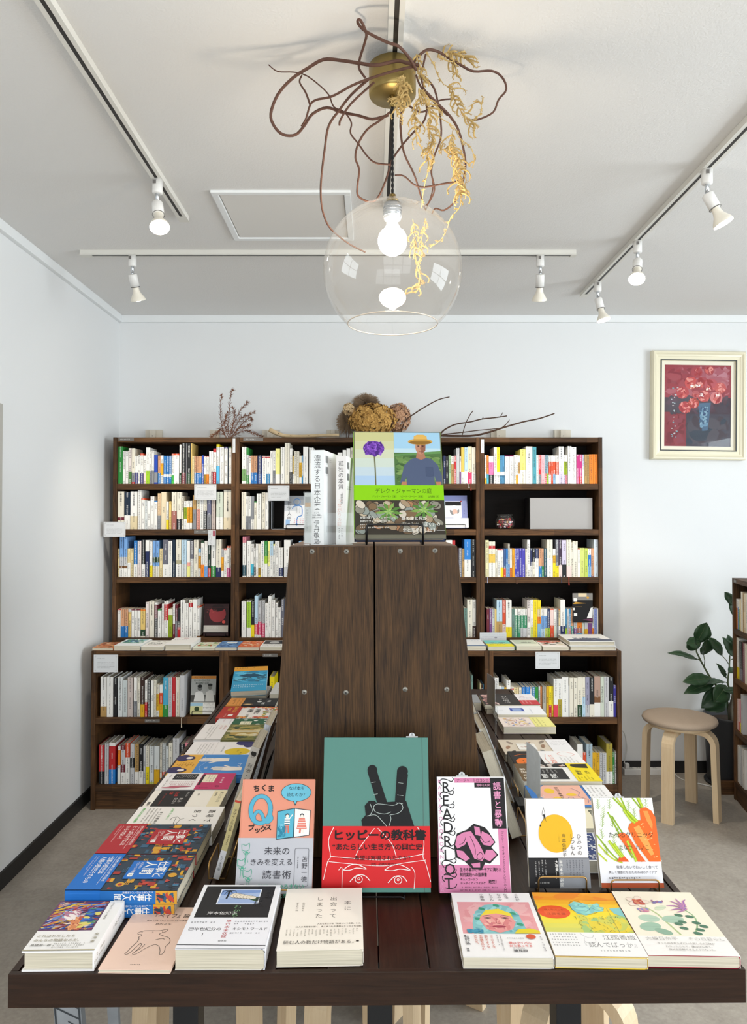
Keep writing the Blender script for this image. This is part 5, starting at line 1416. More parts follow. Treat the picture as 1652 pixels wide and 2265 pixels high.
def art_q(a):                                            # salmon book with big blue Q and a grey band
    s = 'e99b80'
    bl_ = '58aac4'; dk = '2c2422'
    for x, y, ch in ((20, 11, 'ち'), (33, 9.5, 'く'), (46, 11, 'ま')): a.text(x, y, 13, ch, dk, weight=0.03)
    for x, y, ch in ((15, 84, 'ブ'), (26, 88, 'ッ'), (36, 86, 'ク'), (45, 83, 'ス')): a.text(x, y, 12.5, ch, dk, weight=0.03)
    o = [(36 + 17.5 * math.cos(t * 2 * math.pi / 24), 57 + 25 * math.sin(t * 2 * math.pi / 24)) for t in range(25)]
    tail = [(27, 80), (25, 68), (32, 60), (39, 66), (43, 76), (50, 80), (56, 74), (54, 67)]
    a.line(o, 8.4, '3a6a78', 3); a.line(tail, 6.6, '3a6a78', 4); a.line(o, 7.0, bl_, 3); a.line(tail, 5.4, bl_, 4)
    a.ell(98, 25, 27, 17, '2e3a40', 36); a.poly([(92, 38), (97, 50), (102, 38)], '2e3a40'); a.ell(98, 25, 26.2, 16.2, '6cb9cf', 36); a.poly([(93, 38), (97, 47), (101, 38)], '6cb9cf')
    a.text(84, 13, 7.6, 'なぜ本を', '22303a', gap=0.95); a.text(81, 25, 8.0, '読むのか？', '22303a', gap=0.92)
    a.poly([(66, 60), (96, 54), (125, 58), (124, 104), (97, 108), (66, 112)], '33474e'); a.poly([(67, 61), (95.5, 55.5), (95.5, 106), (67, 110.5)], '5aaec6'); a.poly([(97, 55.5), (124, 59), (123, 103), (97.5, 106.5)], 'eeeae6')
    for x0_, cb, cs in ((84, 'f4f0ea', 'e0705a'), (110, 'f4f0ea', 'd86a58')):
        a.ell(x0_, 68, 3.6, 4.2, '2c3a44', 12); a.ell(x0_, 69.3, 2.9, 3.2, 'f4e4d8', 12)
        a.poly([(x0_ - 4.5, 73), (x0_ + 4.5, 73), (x0_ + 5, 86), (x0_ - 5, 86)], cb)
        for k in range(3): a.rect(x0_ - 4.7, 75 + k * 4, x0_ + 4.7, 77 + k * 4, '3a6a7a' if x0_ < 100 else cs)
        a.line([(x0_ - 2, 86), (x0_ - 3, 100)], 3, 'd8705c'); a.line([(x0_ + 2, 86), (x0_ + 3, 100)], 3, 'd8705c' if x0_ < 100 else 'f4e4d8'); a.line([(x0_ + 4, 74), (x0_ + 9, 66)], 1.6, cb)
    a.poly([(101, 92), (119, 92), (115, 72), (105, 72)], 'e08070')
    for k in range(4): a.line([(104 - k * .7, 76 + k * 4.5), (116 + k * .7, 76 + k * 4.5)], 1.2, 'f4f0ea')
    a.daubs(68, 84, 82, 108, 16, 5, ['2f7f9a', '3f93ae', '7fc4d8'], seed=4)
    # grey band
    dk2 = '3c3a40'; gr = '4aa888'
    a.text(46, 124, 15.2, '未来の', dk2, gap=1.0); a.text(22, 145, 12.8, 'きみを変える', dk2, gap=0.98); a.text(45, 165, 16.2, '読書術', dk2, gap=1.05)
    a.ring(roundrect_path(25, 70, 4)[0:0] or [(112 + x, 160 + y) for x, y in roundrect_path(24, 66, 3)], 0.7, '5a5a60')
    a.text(112, 141, 10.4, '苫野一徳', dk2, vert=True, gap=1.12); a.marks(106, 142, 109.5, 176, 3, '5a5a60', vert=True)
    a.text(38, 190, 9.5, '難題にもひるまない', gr, weight=.008, gap=.93, rot=-0.02); a.text(72, 205, 9.5, 'ために', gr, weight=.008, rot=-0.05)
    for fx, fy in ((8, 120), (2, 147), (14, 166)):
        fig_lines(a, [[(fx, fy + 12), (fx - 1, fy), (fx + 6, fy + 2), (fx + 12, fy - 2), (fx + 12, fy + 9), (fx + 6, fy + 12), (fx, fy + 10)], [(fx + 2, fy + 14), (fx + 6, fy + 20), (fx + 5, fy + 32)], [(fx + 14, fy + 14), (fx + 9, fy + 20), (fx + 11, fy + 32)]], 0.8, gr)
        a.ring([(fx + 8 + 2.6 * math.cos(t * .6), fy + 16 + 2.8 * math.sin(t * .6)) for t in range(11)], 0.8, gr); a.ell(fx + 8, fy + 14.5, 2.4, 1.5, gr, 10)
    a.ring([(11 + 11 * math.cos(t * .3), 199 + 9 * math.sin(t * .3)) for t in range(21)], .6, '5a5a60'); a.text(4, 194, 4.6, 'スプル', dk2)
def art_riot(a):                                         # white and pink book with black ornamental letters and a black-pink rose
    pk = 'd07ea4'; k = '1d1a1c'
    a.rect(0, 0, 128, 188, 'f0eeee')
    a.rect(33, 1.5, 103, 10, pk); a.text(37, 2.6, 6.2, 'ナージャ・トロコンニコワ', '3a2430', gap=.98, weight=.01); a.rect(70, 10, 103, 18, k); a.text(74, 11.5, 5, '野中モモ訳', 'e8a8c6')
    a.rect(100, 1.5, 126, 86, k)
    for i, ch in enumerate('読書と暴動'): a.text(104.5, 8 + i * 15.3, 15, ch, 'e79abf', weight=.008)
    a.rect(110, 86, 127, 188, pk); a.text(115, 90, 5.2, 'プッシー・ライオットのアクティビズム入門', '3a2430', vert=True, gap=.92, weight=.006)
    a.rect(0, 144, 110, 188, pk)
    for i, ch in enumerate('READ&RIOT'):
        if ch == '&': continue
        j = i if i < 4 else i - 1; y0 = 3 + j * 22.2
        a.text(8.5, y0 + 1, 25, ch, k, weight=.006, sx=1.05)
        a.line([(9, y0 + 12), (5, y0 + 6), (9, y0 + 1), (18, y0 + 1.5), (27, y0 + 5), (31, y0 + 1), (29, y0 - 2)], 1.5, k, 4); a.line([(10, y0 + 21), (18, y0 + 22.5), (28, y0 + 20), (31, y0 + 15)], 1.2, k, 4)
    for i, ch in enumerate('NADYATOLOKONNIKOVA'): a.text(1.5, 3 + i * 10.3, 8.6, ch, 'd994b8', weight=.006, sx=1.1)
    a.poly([(28, 112), (34, 94), (52, 88), (66, 78), (86, 84), (92, 90), (104, 108), (96, 116), (108, 128), (92, 142), (84, 140), (76, 152), (60, 150), (46, 138), (30, 132)], k)
    for q in ([(30, 112), (34, 98), (46, 92), (56, 100), (48, 112), (34, 118)], [(46, 92), (60, 90), (74, 110), (84, 130), (78, 138), (64, 134), (54, 112)], [(66, 82), (76, 84), (78, 98), (68, 96)], [(80, 90), (94, 96), (102, 108), (94, 114), (82, 112), (76, 104)], [(86, 120), (98, 120), (105, 128), (92, 138), (82, 134)], [(32, 120), (44, 122), (56, 134), (48, 138), (34, 130)], [(58, 142), (74, 140), (74, 148), (62, 148)]): a.poly(q, pk)
    fig_lines(a, [[(58, 98), (66, 116), (66, 128)], [(78, 100), (84, 108), (94, 106)], [(70, 128), (76, 124), (80, 130), (75, 136), (69, 133), (70, 128)], [(50, 100), (46, 108), (38, 112)]], .9, k)
    a.text(37, 148, 6.6, '生きる喜びとユーモアに満ちた', k, gap=.82, weight=.012); a.text(37, 156, 6.6, '知的実践への指南書', k, gap=.82, weight=.012)
    a.text(37, 164, 4.6, 'キム・ゴードン', k, weight=.006); a.text(37, 170, 4.6, 'ネトディア・ツイルケ', k, weight=.006); a.text(88, 167, 6, '絶賛！', k, weight=.015); a.marks(37, 178, 104, 188, 2.6, '4a2a3a', pitch=1.5)
def art_himitsu(a):                                      # white pocket book with a big yellow disc
    a.ell(50, 58, 30, 32, 'e6b325', 40)
    fig_lines(a, [[(31, 14), (28, 26), (31, 32), (26, 40), (24, 46)], [(31, 14), (33, 26), (31, 32), (35, 38)]], .5, '2a2a2a'); a.poly([(29, 26), (33, 26), (34, 36), (31, 30)], '2a2a2a'); a.ell(24, 45, 1.5, 1.5, '2a2a2a', 8)
    a.text(86, 58, 9.2, 'ひみつの', '3a3632', vert=True, gap=1.0, weight=-.006); a.text(74, 58, 9.2, 'しつもん', '3a3632', vert=True, gap=1.0, weight=-.006); a.text(60, 58, 7.6, '岸本佐知子', '3a3632', vert=True, gap=1.04, weight=-.004); a.marks(56, 60, 57.5, 78, 1.6, '6a5a30', vert=True)
    a.rect(0, 99, 52, 148, '1d1c1f'); a.rect(52, 99, 106, 148, '8e9096')
    a.text(45.5, 102, 6.2, '大増量！！', 'eceae6', vert=True, weight=.012); a.text(53, 102, 6.2, '単行本未収録回', 'eceae6', vert=True, weight=.012)
    a.marks(10, 102, 34, 130, 2.6, 'c8c6c4', vert=True, pitch=2.2); a.marks(66, 102, 98, 130, 2.8, '4a4e58', vert=True, pitch=1.9); a.marks(10, 138, 34, 146, 2.8, 'c8c6c4')
def art_carrot(a):                                       # carrots with green stalks
    rg = random.Random(5)
    for q in ([(0, 62), (20, 90), (36, 106)], [(2, 78), (22, 100), (40, 108)], [(36, 0), (52, 18), (70, 44)], [(42, 0), (58, 22), (74, 46)], [(30, 30), (46, 60), (60, 90), (74, 106)], [(24, 24), (44, 70), (58, 100)], [(50, 0), (60, 30)], [(70, 0), (84, 20)], [(78, 0), (86, 20)], [(0, 92), (14, 106)]): a.line(q, 2.6, rg.choice(['a3b92a', 'b9c83c', '8fae2a']), 4)
    for fx, fy, n in ((8, 10, 9), (16, 24, 10), (28, 10, 8), (12, 40, 9), (30, 40, 9), (62, 12, 8), (70, 26, 8), (10, 60, 8), (30, 70, 8), (14, 86, 9), (38, 58, 7), (92, 10, 7), (84, 8, 5), (40, 88, 6)):
        an = rg.uniform(-.6, .6)
        a.line([(fx, fy + 9), (fx + 3 * an, fy - 8)], .7, '7f9f24')
        for k in range(n):
            t = k / n; px_ = fx + 3 * an * t; py_ = fy + 9 - 17 * t; s = 1 if k % 2 else -1
            a.poly([(px_, py_), (px_ + s * 3.5, py_ - 3.8), (px_ + s * 5.6 * (1 - .4 * t), py_ - 5.8), (px_ + s * 2.2, py_ - 1.4)], rg.choice(['86aa24', 'a0bc34', '769a1e']))
    a.poly([(80, 22), (82, 17), (92, 16), (101, 22), (106, 32), (106, 106), (102, 92), (92, 66), (80, 40)], 'e8682a'); a.poly([(86, 22), (94, 22), (100, 44), (98, 54), (90, 38)], 'f0944a')
    a.poly([(56, 52), (60, 44), (70, 38), (80, 38), (88, 50), (104, 92), (106, 106), (86, 106), (66, 76)], 'e66a26'); a.poly([(66, 50), (76, 46), (88, 70), (96, 94), (90, 96), (76, 72)], 'f2a052')
    a.poly([(36, 62), (46, 58), (54, 62), (72, 94), (80, 106), (66, 106), (50, 84)], 'e4652a'); a.poly([(30, 106), (36, 98), (44, 97), (52, 106)], 'e05a24')
    for q in ([(52, 20), (62, 36), (70, 42)], [(58, 22), (68, 34), (74, 40)], [(80, 0), (86, 16)], [(28, 76), (38, 92), (42, 98)], [(20, 72), (34, 92), (40, 99)], [(52, 72), (60, 94), (64, 106)]): a.line(q, 4.4, '9fbc22', 4); a.line(q, 1.6, 'c3d24a', 4)
    for k in range(26): x, y = rg.uniform(70, 100), rg.uniform(40, 100); a.ell(x, y, 1.6, .8, 'f6b878', 7) if (y - 30) < (x - 60) * 2.2 and y > (x - 60) * .8 + 20 else None
    dk = '2c2a1c'
    a.text(20, 57, 10.6, 'たべるクリニック', dk, weight=-.006, gap=.93, rot=-0.01); a.text(36, 78, 9.4, 'たなか', dk, weight=-.006, gap=.85); a.text(65, 78, 9.4, 'れいこ', dk, weight=-.006, gap=.85)
    a.text(28, 112, 5.6, '我慢しないでおいしく食べて', '5a565a', gap=.98); a.text(14, 120.5, 5.0, '美しく健康になるための68のアイデア', '5a565a', gap=.97); a.marks(14, 130.5, 98, 138, 4.2, '6a666a', pitch=1.7)
def art_l1(a):
    a.rect(0, 0, 107, 148, 'f2f0ee'); a.rect(0, 0, 84, 92, '6a4a6a')
    a.daubs(0, 0, 84, 92, 420, 8, ['3c4a9a', '2f5fb0', '7a2a4a', 'a83a4a', 'd8a04a', 'e8d0c8', '6a8ac8', '3a2a5a', 'c86a5a', 'e8c84a', 'b0a8c8'], seed=31, ang=-.5, asp=4)
    a.daubs(18, 30, 52, 66, 60, 9, ['f0e4e0', 'e0c8d0', 'b87a90', '8ab0d8'], ang=.6, seed=33); a.daubs(42, 50, 66, 92, 50, 9, ['d88a5a', 'e8a878', 'b85a4a'], ang=1.2, seed=34); a.daubs(55, 20, 84, 90, 60, 7, ['3f6fc0', 'e0d070', '5a8a6a', '2a4a90'], ang=0, seed=35)
    a.text(88, 8, 5.6, 'くさ', '8a8478', vert=True, weight=-.006) if False else a.marks(90, 8, 96, 88, 4.4, '8a8478', vert=True, pitch=1.3)
    g_ = '8d8262'
    a.text(6, 104, 8.2, 'これはわたしたち', g_, gap=.9); a.text(6, 116, 8.2, 'みんなの物語なのだ。', g_, gap=.9); a.text(6, 130, 6.6, '高橋源一郎', '4a4638', gap=.95); a.marks(40, 128, 86, 144, 3.2, '6a6656', pitch=1.6)
    a.text(92, 100, 7.6, '金滿里', g_, vert=True, gap=1.35)
    a.rect(0, 145.5, 107, 148, 'b0a684')
def sp_l1(a): a.marks(8, 10, 22, 60, 7, '9a9488', vert=True, pitch=1.5); a.marks(6, 96, 24, 140, 5, '8d8262', vert=True, pitch=1.4)
def art_babe(a):
    a.rect(0, 0, 108, 170, 'efcfbd')
    a.text(34, 20, 12.5, '『ベイブ』論', '2c2624', weight=.012, gap=.86); a.text(30, 38, 5.4, 'あるいは「父」についての序論', '4a403c', gap=.9); a.text(48, 48, 6.6, '柿内正午', '3c3430')
    o = '3c3430'
    fig_lines(a, [[(34, 81), (30, 81), (28, 78), (30, 74), (33, 73), (36, 71), (46, 70), (58, 70.5), (66, 68), (73, 66), (71, 73), (63, 79), (70, 84), (79, 88), (85, 95), (86, 105), (83, 113), (85, 124), (84, 132), (80, 133), (78, 124), (73, 113), (66, 108), (60, 111), (52, 120), (46, 130), (41, 134), (38, 132), (41, 126), (47, 116), (49, 107)],
        [(31, 77), (35, 76)], [(34, 81), (36, 84), (33, 88), (35, 95), (34, 104), (30, 117), (28, 128), (26, 132), (30, 134), (34, 127), (38, 114), (41, 105), (44, 110), (42, 122), (38, 132)], [(50, 74), (52, 75)], [(66, 70), (67, 76)], [(62, 96), (70, 92), (76, 94)]], .8, o)
    a.marks(44, 158, 60, 166, 2.6, '4a403c')
def art_wakara(a):
    a.rect(0, 0, 134, 187, 'f1f0f2'); a.rect(7, 5, 126, 104, '1f1f21'); a.rect(34, 15, 104, 63, 'e8ecf4'); a.rect(36, 17, 102, 61, '7f9cd0'); a.poly([(36, 34), (102, 26), (102, 61), (36, 61)], 'a9bde0')
    a.poly([(36, 48), (60, 42), (84, 46), (102, 54), (102, 61), (36, 61)], '9fb4dc'); a.poly([(84, 46), (102, 40), (102, 56)], '4a6a4a')
    a.line([(50, 18), (48, 46)], 3.2, '1d2430')
    for q in ([(49, 20), (40, 20), (37, 30)], [(49, 20), (44, 26), (42, 34)], [(49, 20), (58, 20), (62, 28)], [(49, 20), (54, 26), (55, 34)], [(49, 20), (47, 30)]): a.line(q, 2.6, '1d2a30', 3, taper=True)
    for k in range(7): a.ell(62 + k * 5.0, 36 + k * 1.2, 9.5 - k * .5, 8 - k * .5, '4a4238', 18); a.ell(62 + k * 5.0, 36 + k * 1.2, 9.0 - k * .5, 7.4 - k * .5, 'ece0cc', 18)
    a.text(66, 66, 12.5, 'わからない', '7fae7c', vert=True, gap=.95, weight=-.004); a.text(26, 86, 10, '岸本佐知子', 'e8e6e4', gap=.98)
    a.text(112, 14, 15, '変本', '2e2e31', vert=True, gap=1.1); a.text(96, 40, 15, '真柚', '2e2e31', vert=True)
    a.rect(0, 104, 134, 187, 'eeedf2')
    a.text(62, 110, 8.4, '単行本未収録', 'b0383c', vert=True, gap=1.0, weight=.006); a.text(7, 132, 9.0, '四半世紀分の', '2c2a2e', gap=.96, weight=.01); a.text(30, 147, 10, '！', '2c2a2e')
    a.text(76, 132, 8.2, 'キシモトワールド', '2c2a2e', gap=.84, weight=.006); a.marks(7, 116, 54, 128, 4.4, '5a5860', pitch=1.5); a.marks(76, 114, 128, 128, 4.2, '5a5860', pitch=1.6); a.marks(74, 146, 126, 156, 4.0, '5a5860', pitch=1.4); a.text(60, 166, 4.4, '白水社', '3a383c')
    a.line([(0, 178), (134, 180)], 1.6, '2c2a2e')
def art_deatte(a):
    a.rect(0, 0, 131, 180, 'f6eee2'); k = '3a342e'
    a.text(100, 42, 13, '本に', k, vert=True, gap=1.35, weight=-.008); a.text(76, 28, 13, '出会って', k, vert=True, gap=1.35, weight=-.008); a.text(53, 28, 13, 'しまった', k, vert=True, gap=1.35, weight=-.008)
    a.text(30, 46, 4.8, '私の世界を', '8a8276', vert=True, gap=1.15); a.text(20, 46, 4.8, '変えた一冊', '8a8276', vert=True, gap=1.15)
    a.text(58, 108, 4.9, '人生を揺さぶる「読書という体験」とは。', '6a6258', gap=.78); a.text(24, 116, 5.0, '20人の表現者が描く、本にまつわる濃厚なエッセイを収録。', '6a6258', gap=.8)
    for k_ in range(20): a.marks(12 + k_ * 5.8, 126, 15 + k_ * 5.8, 146, 2.8, '8a8276', vert=True)
    a.text(8, 156, 10.2, '読む人の数だけ物語がある。', k, gap=.86, weight=-.004); a.ell(122, 160, 2.6, 1.6, k, 10)
def art_r1(a):                                           # painted face with blue headscarf
    a.rect(0, 0, 136, 184, 'f4f1ef'); a.rect(7, 30, 129, 124, 'e7a3a6'); a.daubs(7, 30, 129, 124, 60, 16, ['e9aab0', 'e39a9c', 'ecb4b4'], seed=41)
    a.poly([(24, 124), (26, 92), (34, 60), (52, 40), (72, 36), (92, 44), (104, 64), (108, 96), (110, 124)], '86c3c4'); a.daubs(26, 40, 108, 122, 90, 9, ['7fbcc0', '9ad2d2', '6aaab4', 'a8d8d4'], seed=42, inside=lambda x, y: abs(x - 66) < 40 and ((x - 66) / 42) ** 2 + ((y - 88) / 50) ** 2 < 1)
    for x, y in ((46, 52), (72, 42), (96, 66), (36, 82), (102, 98)): a.ell(x, y, 6, 4, '3a9a7a', 10, .5)
    a.poly([(40, 76), (52, 56), (74, 52), (92, 66), (94, 84), (40, 84)], 'ecd43a'); a.poly([(38, 84), (44, 72), (68, 66), (90, 74), (96, 92), (88, 112), (66, 122), (46, 112)], 'e79a96'); a.daubs(42, 74, 92, 116, 60, 8, ['eaa49c', 'dc8684', 'f0b8a8', 'd07a80'], seed=43, inside=lambda x, y: ((x - 67) / 25) ** 2 + ((y - 94) / 22) ** 2 < 1)
    for x in (52, 80): a.ell(x, 80, 6.5, 2.6, '8a5a5c', 12); a.ell(x, 80, 2.8, 2.2, '2c2428', 10); a.line([(x - 7, 75), (x, 72.5), (x + 7, 75)], 1.4, '6a4a48', 3)
    a.line([(66, 82), (64, 94), (70, 97)], 1.6, 'b86a6c', 3); a.ell(67, 105, 11, 3.2, 'b04a5a', 14); a.line([(57, 105), (67, 106), (77, 104)], .8, '7a2a3a', 3)
    a.poly([(88, 124), (96, 112), (116, 110), (129, 116), (129, 124)], 'e4d02c'); a.daubs(14, 112, 40, 124, 14, 7, ['4a9ab4', '3a8aa8'], seed=44)
    a.text(92, 5, 8.8, 'これが', '3c3838', vert=True, gap=1.0) if False else None
    for i, (q, x) in enumerate((('これが', 108), ('生活', 90), ('なのか', 78), ('しらん', 64), ('小原晩', 48))): a.text(x, 4, 7.4, q, '4a4444', vert=True, gap=1.08)
    a.text(7, 128, 8.6, '穂村弘', '2c2628', vert=True, gap=1.05, weight=.008); a.text(7, 162, 5, '推薦', '2c2628', vert=True)
    for i, q in enumerate(('ゴミのような、', '宝石のような、', '不思議な日々の', '欠片たち。')): a.text(47 - i * 8.2, 128, 5.8, q, 'cf6a4e', vert=True, gap=.98, weight=.006)
    a.marks(54, 128, 68, 168, 3.2, '6a6464', vert=True, pitch=1.6); a.text(74, 146, 6.6, '僕はライバル', 'd8544a', gap=.9, weight=.012); a.text(74, 154, 6.6, 'だと思ってる', 'd8544a', gap=.9, weight=.012); a.text(78, 166, 7.2, '蓮見翔', '2c2628', gap=1.0, weight=.01); a.marks(74, 136, 110, 144, 3.4, '5a5456', pitch=1.5); a.text(78, 161, 4, 'ダウ90000', '4a4446')
    a.ell(112, 133, 7.5, 6.5, 'd85a34', 18); a.marks(122, 132, 132, 176, 4, '8a8284', vert=True)
def art_r2(a):                                           # orange to yellow watercolour
    a.rect(0, 0, 139, 184, 'f6c928')
    for i, c in enumerate(('f09a2e', 'f2a42c', 'f4b02a', 'f6c02a', 'f7cf2c', 'f8da30', 'f4de3c', 'ecdc50', 'e2da60', 'd8d668')): a.rect(0, i * 12.0, 139, 122, c)
    a.daubs(0, 0, 139, 24, 40, 22, ['ee8e30', 'f2a234', 'f09a2c'], ang=0, seed=51); a.daubs(60, 70, 139, 122, 50, 18, ['c8cc60', 'a8c87a', 'd8d25a', 'e8d040'], seed=52)
    a.ell(25, 62, 27, 20, 'e9562a', 20); a.daubs(2, 46, 50, 78, 24, 10, ['e65a30', 'ec6434'], seed=53, inside=lambda x, y: ((x - 25) / 24) ** 2 + ((y - 62) / 16) ** 2 < 1)
    a.text(10, 53, 5.4, '読んでばっか', 'a83a1c', gap=1.0); a.text(12, 64, 7.2, '江國香織', 'a83a1c', gap=1.1)
    a.poly([(54, 40), (66, 28), (80, 34), (96, 44), (112, 46), (108, 58), (92, 62), (76, 72), (62, 66)], '8ed0c8'); a.daubs(54, 30, 112, 70, 34, 9, ['9ad8d0', '82c4c4', 'b8dca8'], seed=54, inside=lambda x, y: abs(y - 50 - (x - 84) * .1) < 14)
    a.poly([(120, 50), (139, 46), (139, 76), (124, 66)], '86c6c8')
    fig_lines(a, [[(56, 38), (60, 30), (70, 26), (78, 34), (70, 40), (76, 46), (90, 42), (106, 46), (110, 52), (98, 56), (90, 48), (84, 56), (74, 62)], [(56, 40), (58, 56), (68, 66), (84, 68), (100, 60)]], .6, '3a4a4a'); a.line([(116, 48), (116, 122)], .6, '8a8a5a')
    rg = random.Random(9)
    for k in range(60): x, y = rg.uniform(56, 132), rg.uniform(76, 120); a.line([(x, y), (x + rg.uniform(-4, 4), y - rg.uniform(2, 5))], .5, '5a6a3a')
    a.rect(0, 122, 139, 184, 'f3f1ef'); a.text(84, 128, 13.6, '江國香織', '5a5656', gap=.94, weight=-.006); a.text(46, 147, 14.6, '『読んでばっか』', '5a5656', gap=.78, weight=-.006); a.marks(4, 126, 46, 166, 4.2, '7a7676', pitch=1.75); a.marks(72, 168, 132, 176, 4.6, '7a7676')
    fig_lines(a, [[(52, 124), (58, 134), (68, 136), (72, 128)], [(56, 136), (54, 146), (62, 152), (70, 148), (72, 138)]], .5, '9a9494')
def art_r3(a):                                           # cream cover with painted flowers
    a.rect(0, 0, 137, 184, 'f4ead6'); a.rect(0, 134, 137, 184, 'f4f0ec')
    a.line([(40, 48), (54, 70), (62, 100), (70, 130)], 3.4, 'b4c48e', 4); a.line([(104, 56), (112, 78), (106, 104), (94, 126)], 2.6, '9ab88a', 4)
    for x, y, rx, ry, ro, c in ((36, 84, 17, 11, .1, 'b4cdb8'), (74, 86, 18, 11, -.1, 'a9c6b0'), (30, 108, 18, 12, -.3, '9fc0aa'), (46, 122, 14, 8, .5, '8fb09a'), (66, 52, 12, 6, -.5, 'd2dcc0')): a.ell(x, y, rx, ry, c, 18, ro); a.line([(x - rx * .8, y), (x + rx * .8, y)], .5, '8aa894')
    for x, y in ((88, 74), (104, 78), (86, 94), (108, 96), (82, 112), (106, 116), (98, 126), (116, 106), (78, 100)): a.ell(x, y, 7, 4.4, '4f7a62', 12, .3)
    for an in range(5): t = an * 1.257; a.ell(34 + 11 * math.cos(t), 34 + 10 * math.sin(t), 9, 6.5, 'f2e0d0', 12, t); a.ring([(34 + 11 * math.cos(t) + 9 * math.cos(u * .7) * math.cos(t) - 6 * math.sin(u * .7) * math.sin(t), 34 + 10 * math.sin(t) + 9 * math.cos(u * .7) * math.sin(t) + 6 * math.sin(u * .7) * math.cos(t)) for u in range(9)], .4, 'a08a7a')
    a.daubs(24, 24, 46, 46, 26, 5, ['c25a4a', 'd88a6a', 'b04a5a'], seed=61); a.daubs(26, 54, 46, 66, 22, 5, ['8a8ac0', 'c87a9a', 'd0a0a0'], seed=62); a.daubs(58, 28, 78, 40, 16, 4, ['7a7ab8', 'a06a8a'], seed=63)
    for q in ([(108, 50), (96, 36), (90, 30)], [(108, 50), (104, 34), (102, 22)], [(108, 50), (112, 32), (118, 26)], [(106, 52), (92, 46), (78, 46)], [(106, 54), (92, 56), (80, 60)], [(108, 54), (98, 62), (88, 66)]): a.line(q, 6.0, 'c88aae', 3, taper=True); a.line(q, 2.0, '8a6ab0', 3, taper=True)
    a.text(10, 137, 10.5, '大坂日奈平', '8a8680', gap=.95, weight=-.016); a.text(76, 137, 10.5, 'その日暮らし', '8a8680', gap=.9, weight=-.016)
    a.text(24, 152, 5.2, 'ずっと向き合えずにいた寂しさの正体が', '8a8680', gap=.94); a.text(34, 160, 5.2, 'わかったことで、僕ははじめて、', '8a8680', gap=.94); a.text(36, 168, 5.2, '自分を信頼できるようになった。', '8a8680', gap=.94); a.marks(4, 3, 18, 5, 2, 'a09a90')
def art_work(main, num):
    def f(a):
        a.rect(0, 0, 129, 190, '33404e')
        rg = random.Random(70 + len(main) + ord(main[0])); cs = ['e0a92c', 'd8a038', '2f3c48', '4a7896', '3a5f7c', 'c0483a', 'a83c34', '2a343e']
        for k in range(120):
            x, y = rg.uniform(0, 120), rg.uniform(0, 126); w_, h_ = rg.uniform(3, 16), rg.uniform(3, 15); c = rg.choice(cs); t = rg.random(); x1, y1 = min(x + w_, 129), min(y + h_, 130)
            if t < .55: a.rect(x, y, x1, y1, c)
            elif t < .75: a.poly([(x, y1), ((x + x1) / 2, y), (x1, y1)], c)
            elif t < .88: a.ell((x + x1) / 2, (y + y1) / 2, (x1 - x) / 2, (x1 - x) / 2, c, 12); a.ell((x + x1) / 2, (y + y1) / 2, (x1 - x) / 4, (x1 - x) / 4, rg.choice(cs), 10)
            else:
                for m in range(3): a.rect(x, min(y + m * 3, 128), x1, min(y + m * 3 + 1.6, 130), c)
            a.z -= 3.5e-5
        a.rect(26, 36, 92, 106, main); a.text(29, 38, 20, '仕事と', 'f4f2ee', weight=.014, gap=.98); a.text(29, 59, 24, '人間', 'f4f2ee', weight=.014)
        a.text(31, 85, 6.2, '70万年の', 'f0e8e4', gap=.95); a.text(31, 92, 6.2, 'グローバル労働史', 'f0e8e4', gap=.92); a.rect(72, 92, 84, 101, 'f4f2ee'); a.text(74.5, 93, 7.4, num, '33302c')
        a.rect(0, 130, 129, 190, main)
        for q in ((('世界中で注目される人類労働史', 134, 6.2), ('ヒトは働かずには', 146, 11.0), ('いられない！', 160, 11.0)) if num == '上' else (('資本主義の起源に迫る世界労働全史', 134, 5.8), ('仕事の歴史は', 146, 11.0), ('人類の歴史そのもの', 160, 11.0))):
            a.text(10, q[1], q[2], q[0], 'f4f0ec', gap=.98, weight=.006)
        a.line([(10, 143), (112, 143)], .6, 'f0e8e4'); a.marks(10, 176, 80, 186, 3, 'f0dcd8', pitch=1.5)
    return f
def sp_work(a): a.rect(0, 0, 22, 130, '2a6fb8'); a.rect(0, 0, 22, 36, 'd8a038'); a.daubs(1, 1, 21, 36, 20, 6, ['33404e', 'c0483a', '3a5f7c'], seed=3); a.text(4.5, 42, 13, '仕事と人間', 'f4f2ee', vert=True, weight=.014); a.text(1, 40, 4, '70万年のグローバル労働史', 'f0f0ee', vert=True)
def art_genba(a):
    a.rect(0, 0, 130, 190, 'f5f1ec'); k = '4a463e'
    a.text(18, 14, 17, '職場で', k, gap=1.35, weight=.012, rot=0); a.text(18, 46, 17, '居つく', k, gap=1.35, weight=.012)
    fig_lines(a, [[(56, 90), (70, 82), (88, 84), (100, 78), (112, 70)], [(60, 92), (76, 92), (92, 90), (104, 84)], [(56, 90), (60, 100), (74, 102)], [(70, 82), (64, 74)]], 1, k)
    a.text(12, 108, 6.0, 'まだ続く働くあなたへ', '63c45a', gap=.98, weight=.01); a.text(30, 128, 7.2, '勅使川原真衣', k, gap=1.5, weight=.01); a.marks(12, 138, 120, 168, 4.4, '6a665c', pitch=1.7); a.text(10, 172, 6.4, '感情と能力の傷つき組織論', '63c45a', gap=.98, weight=.01)
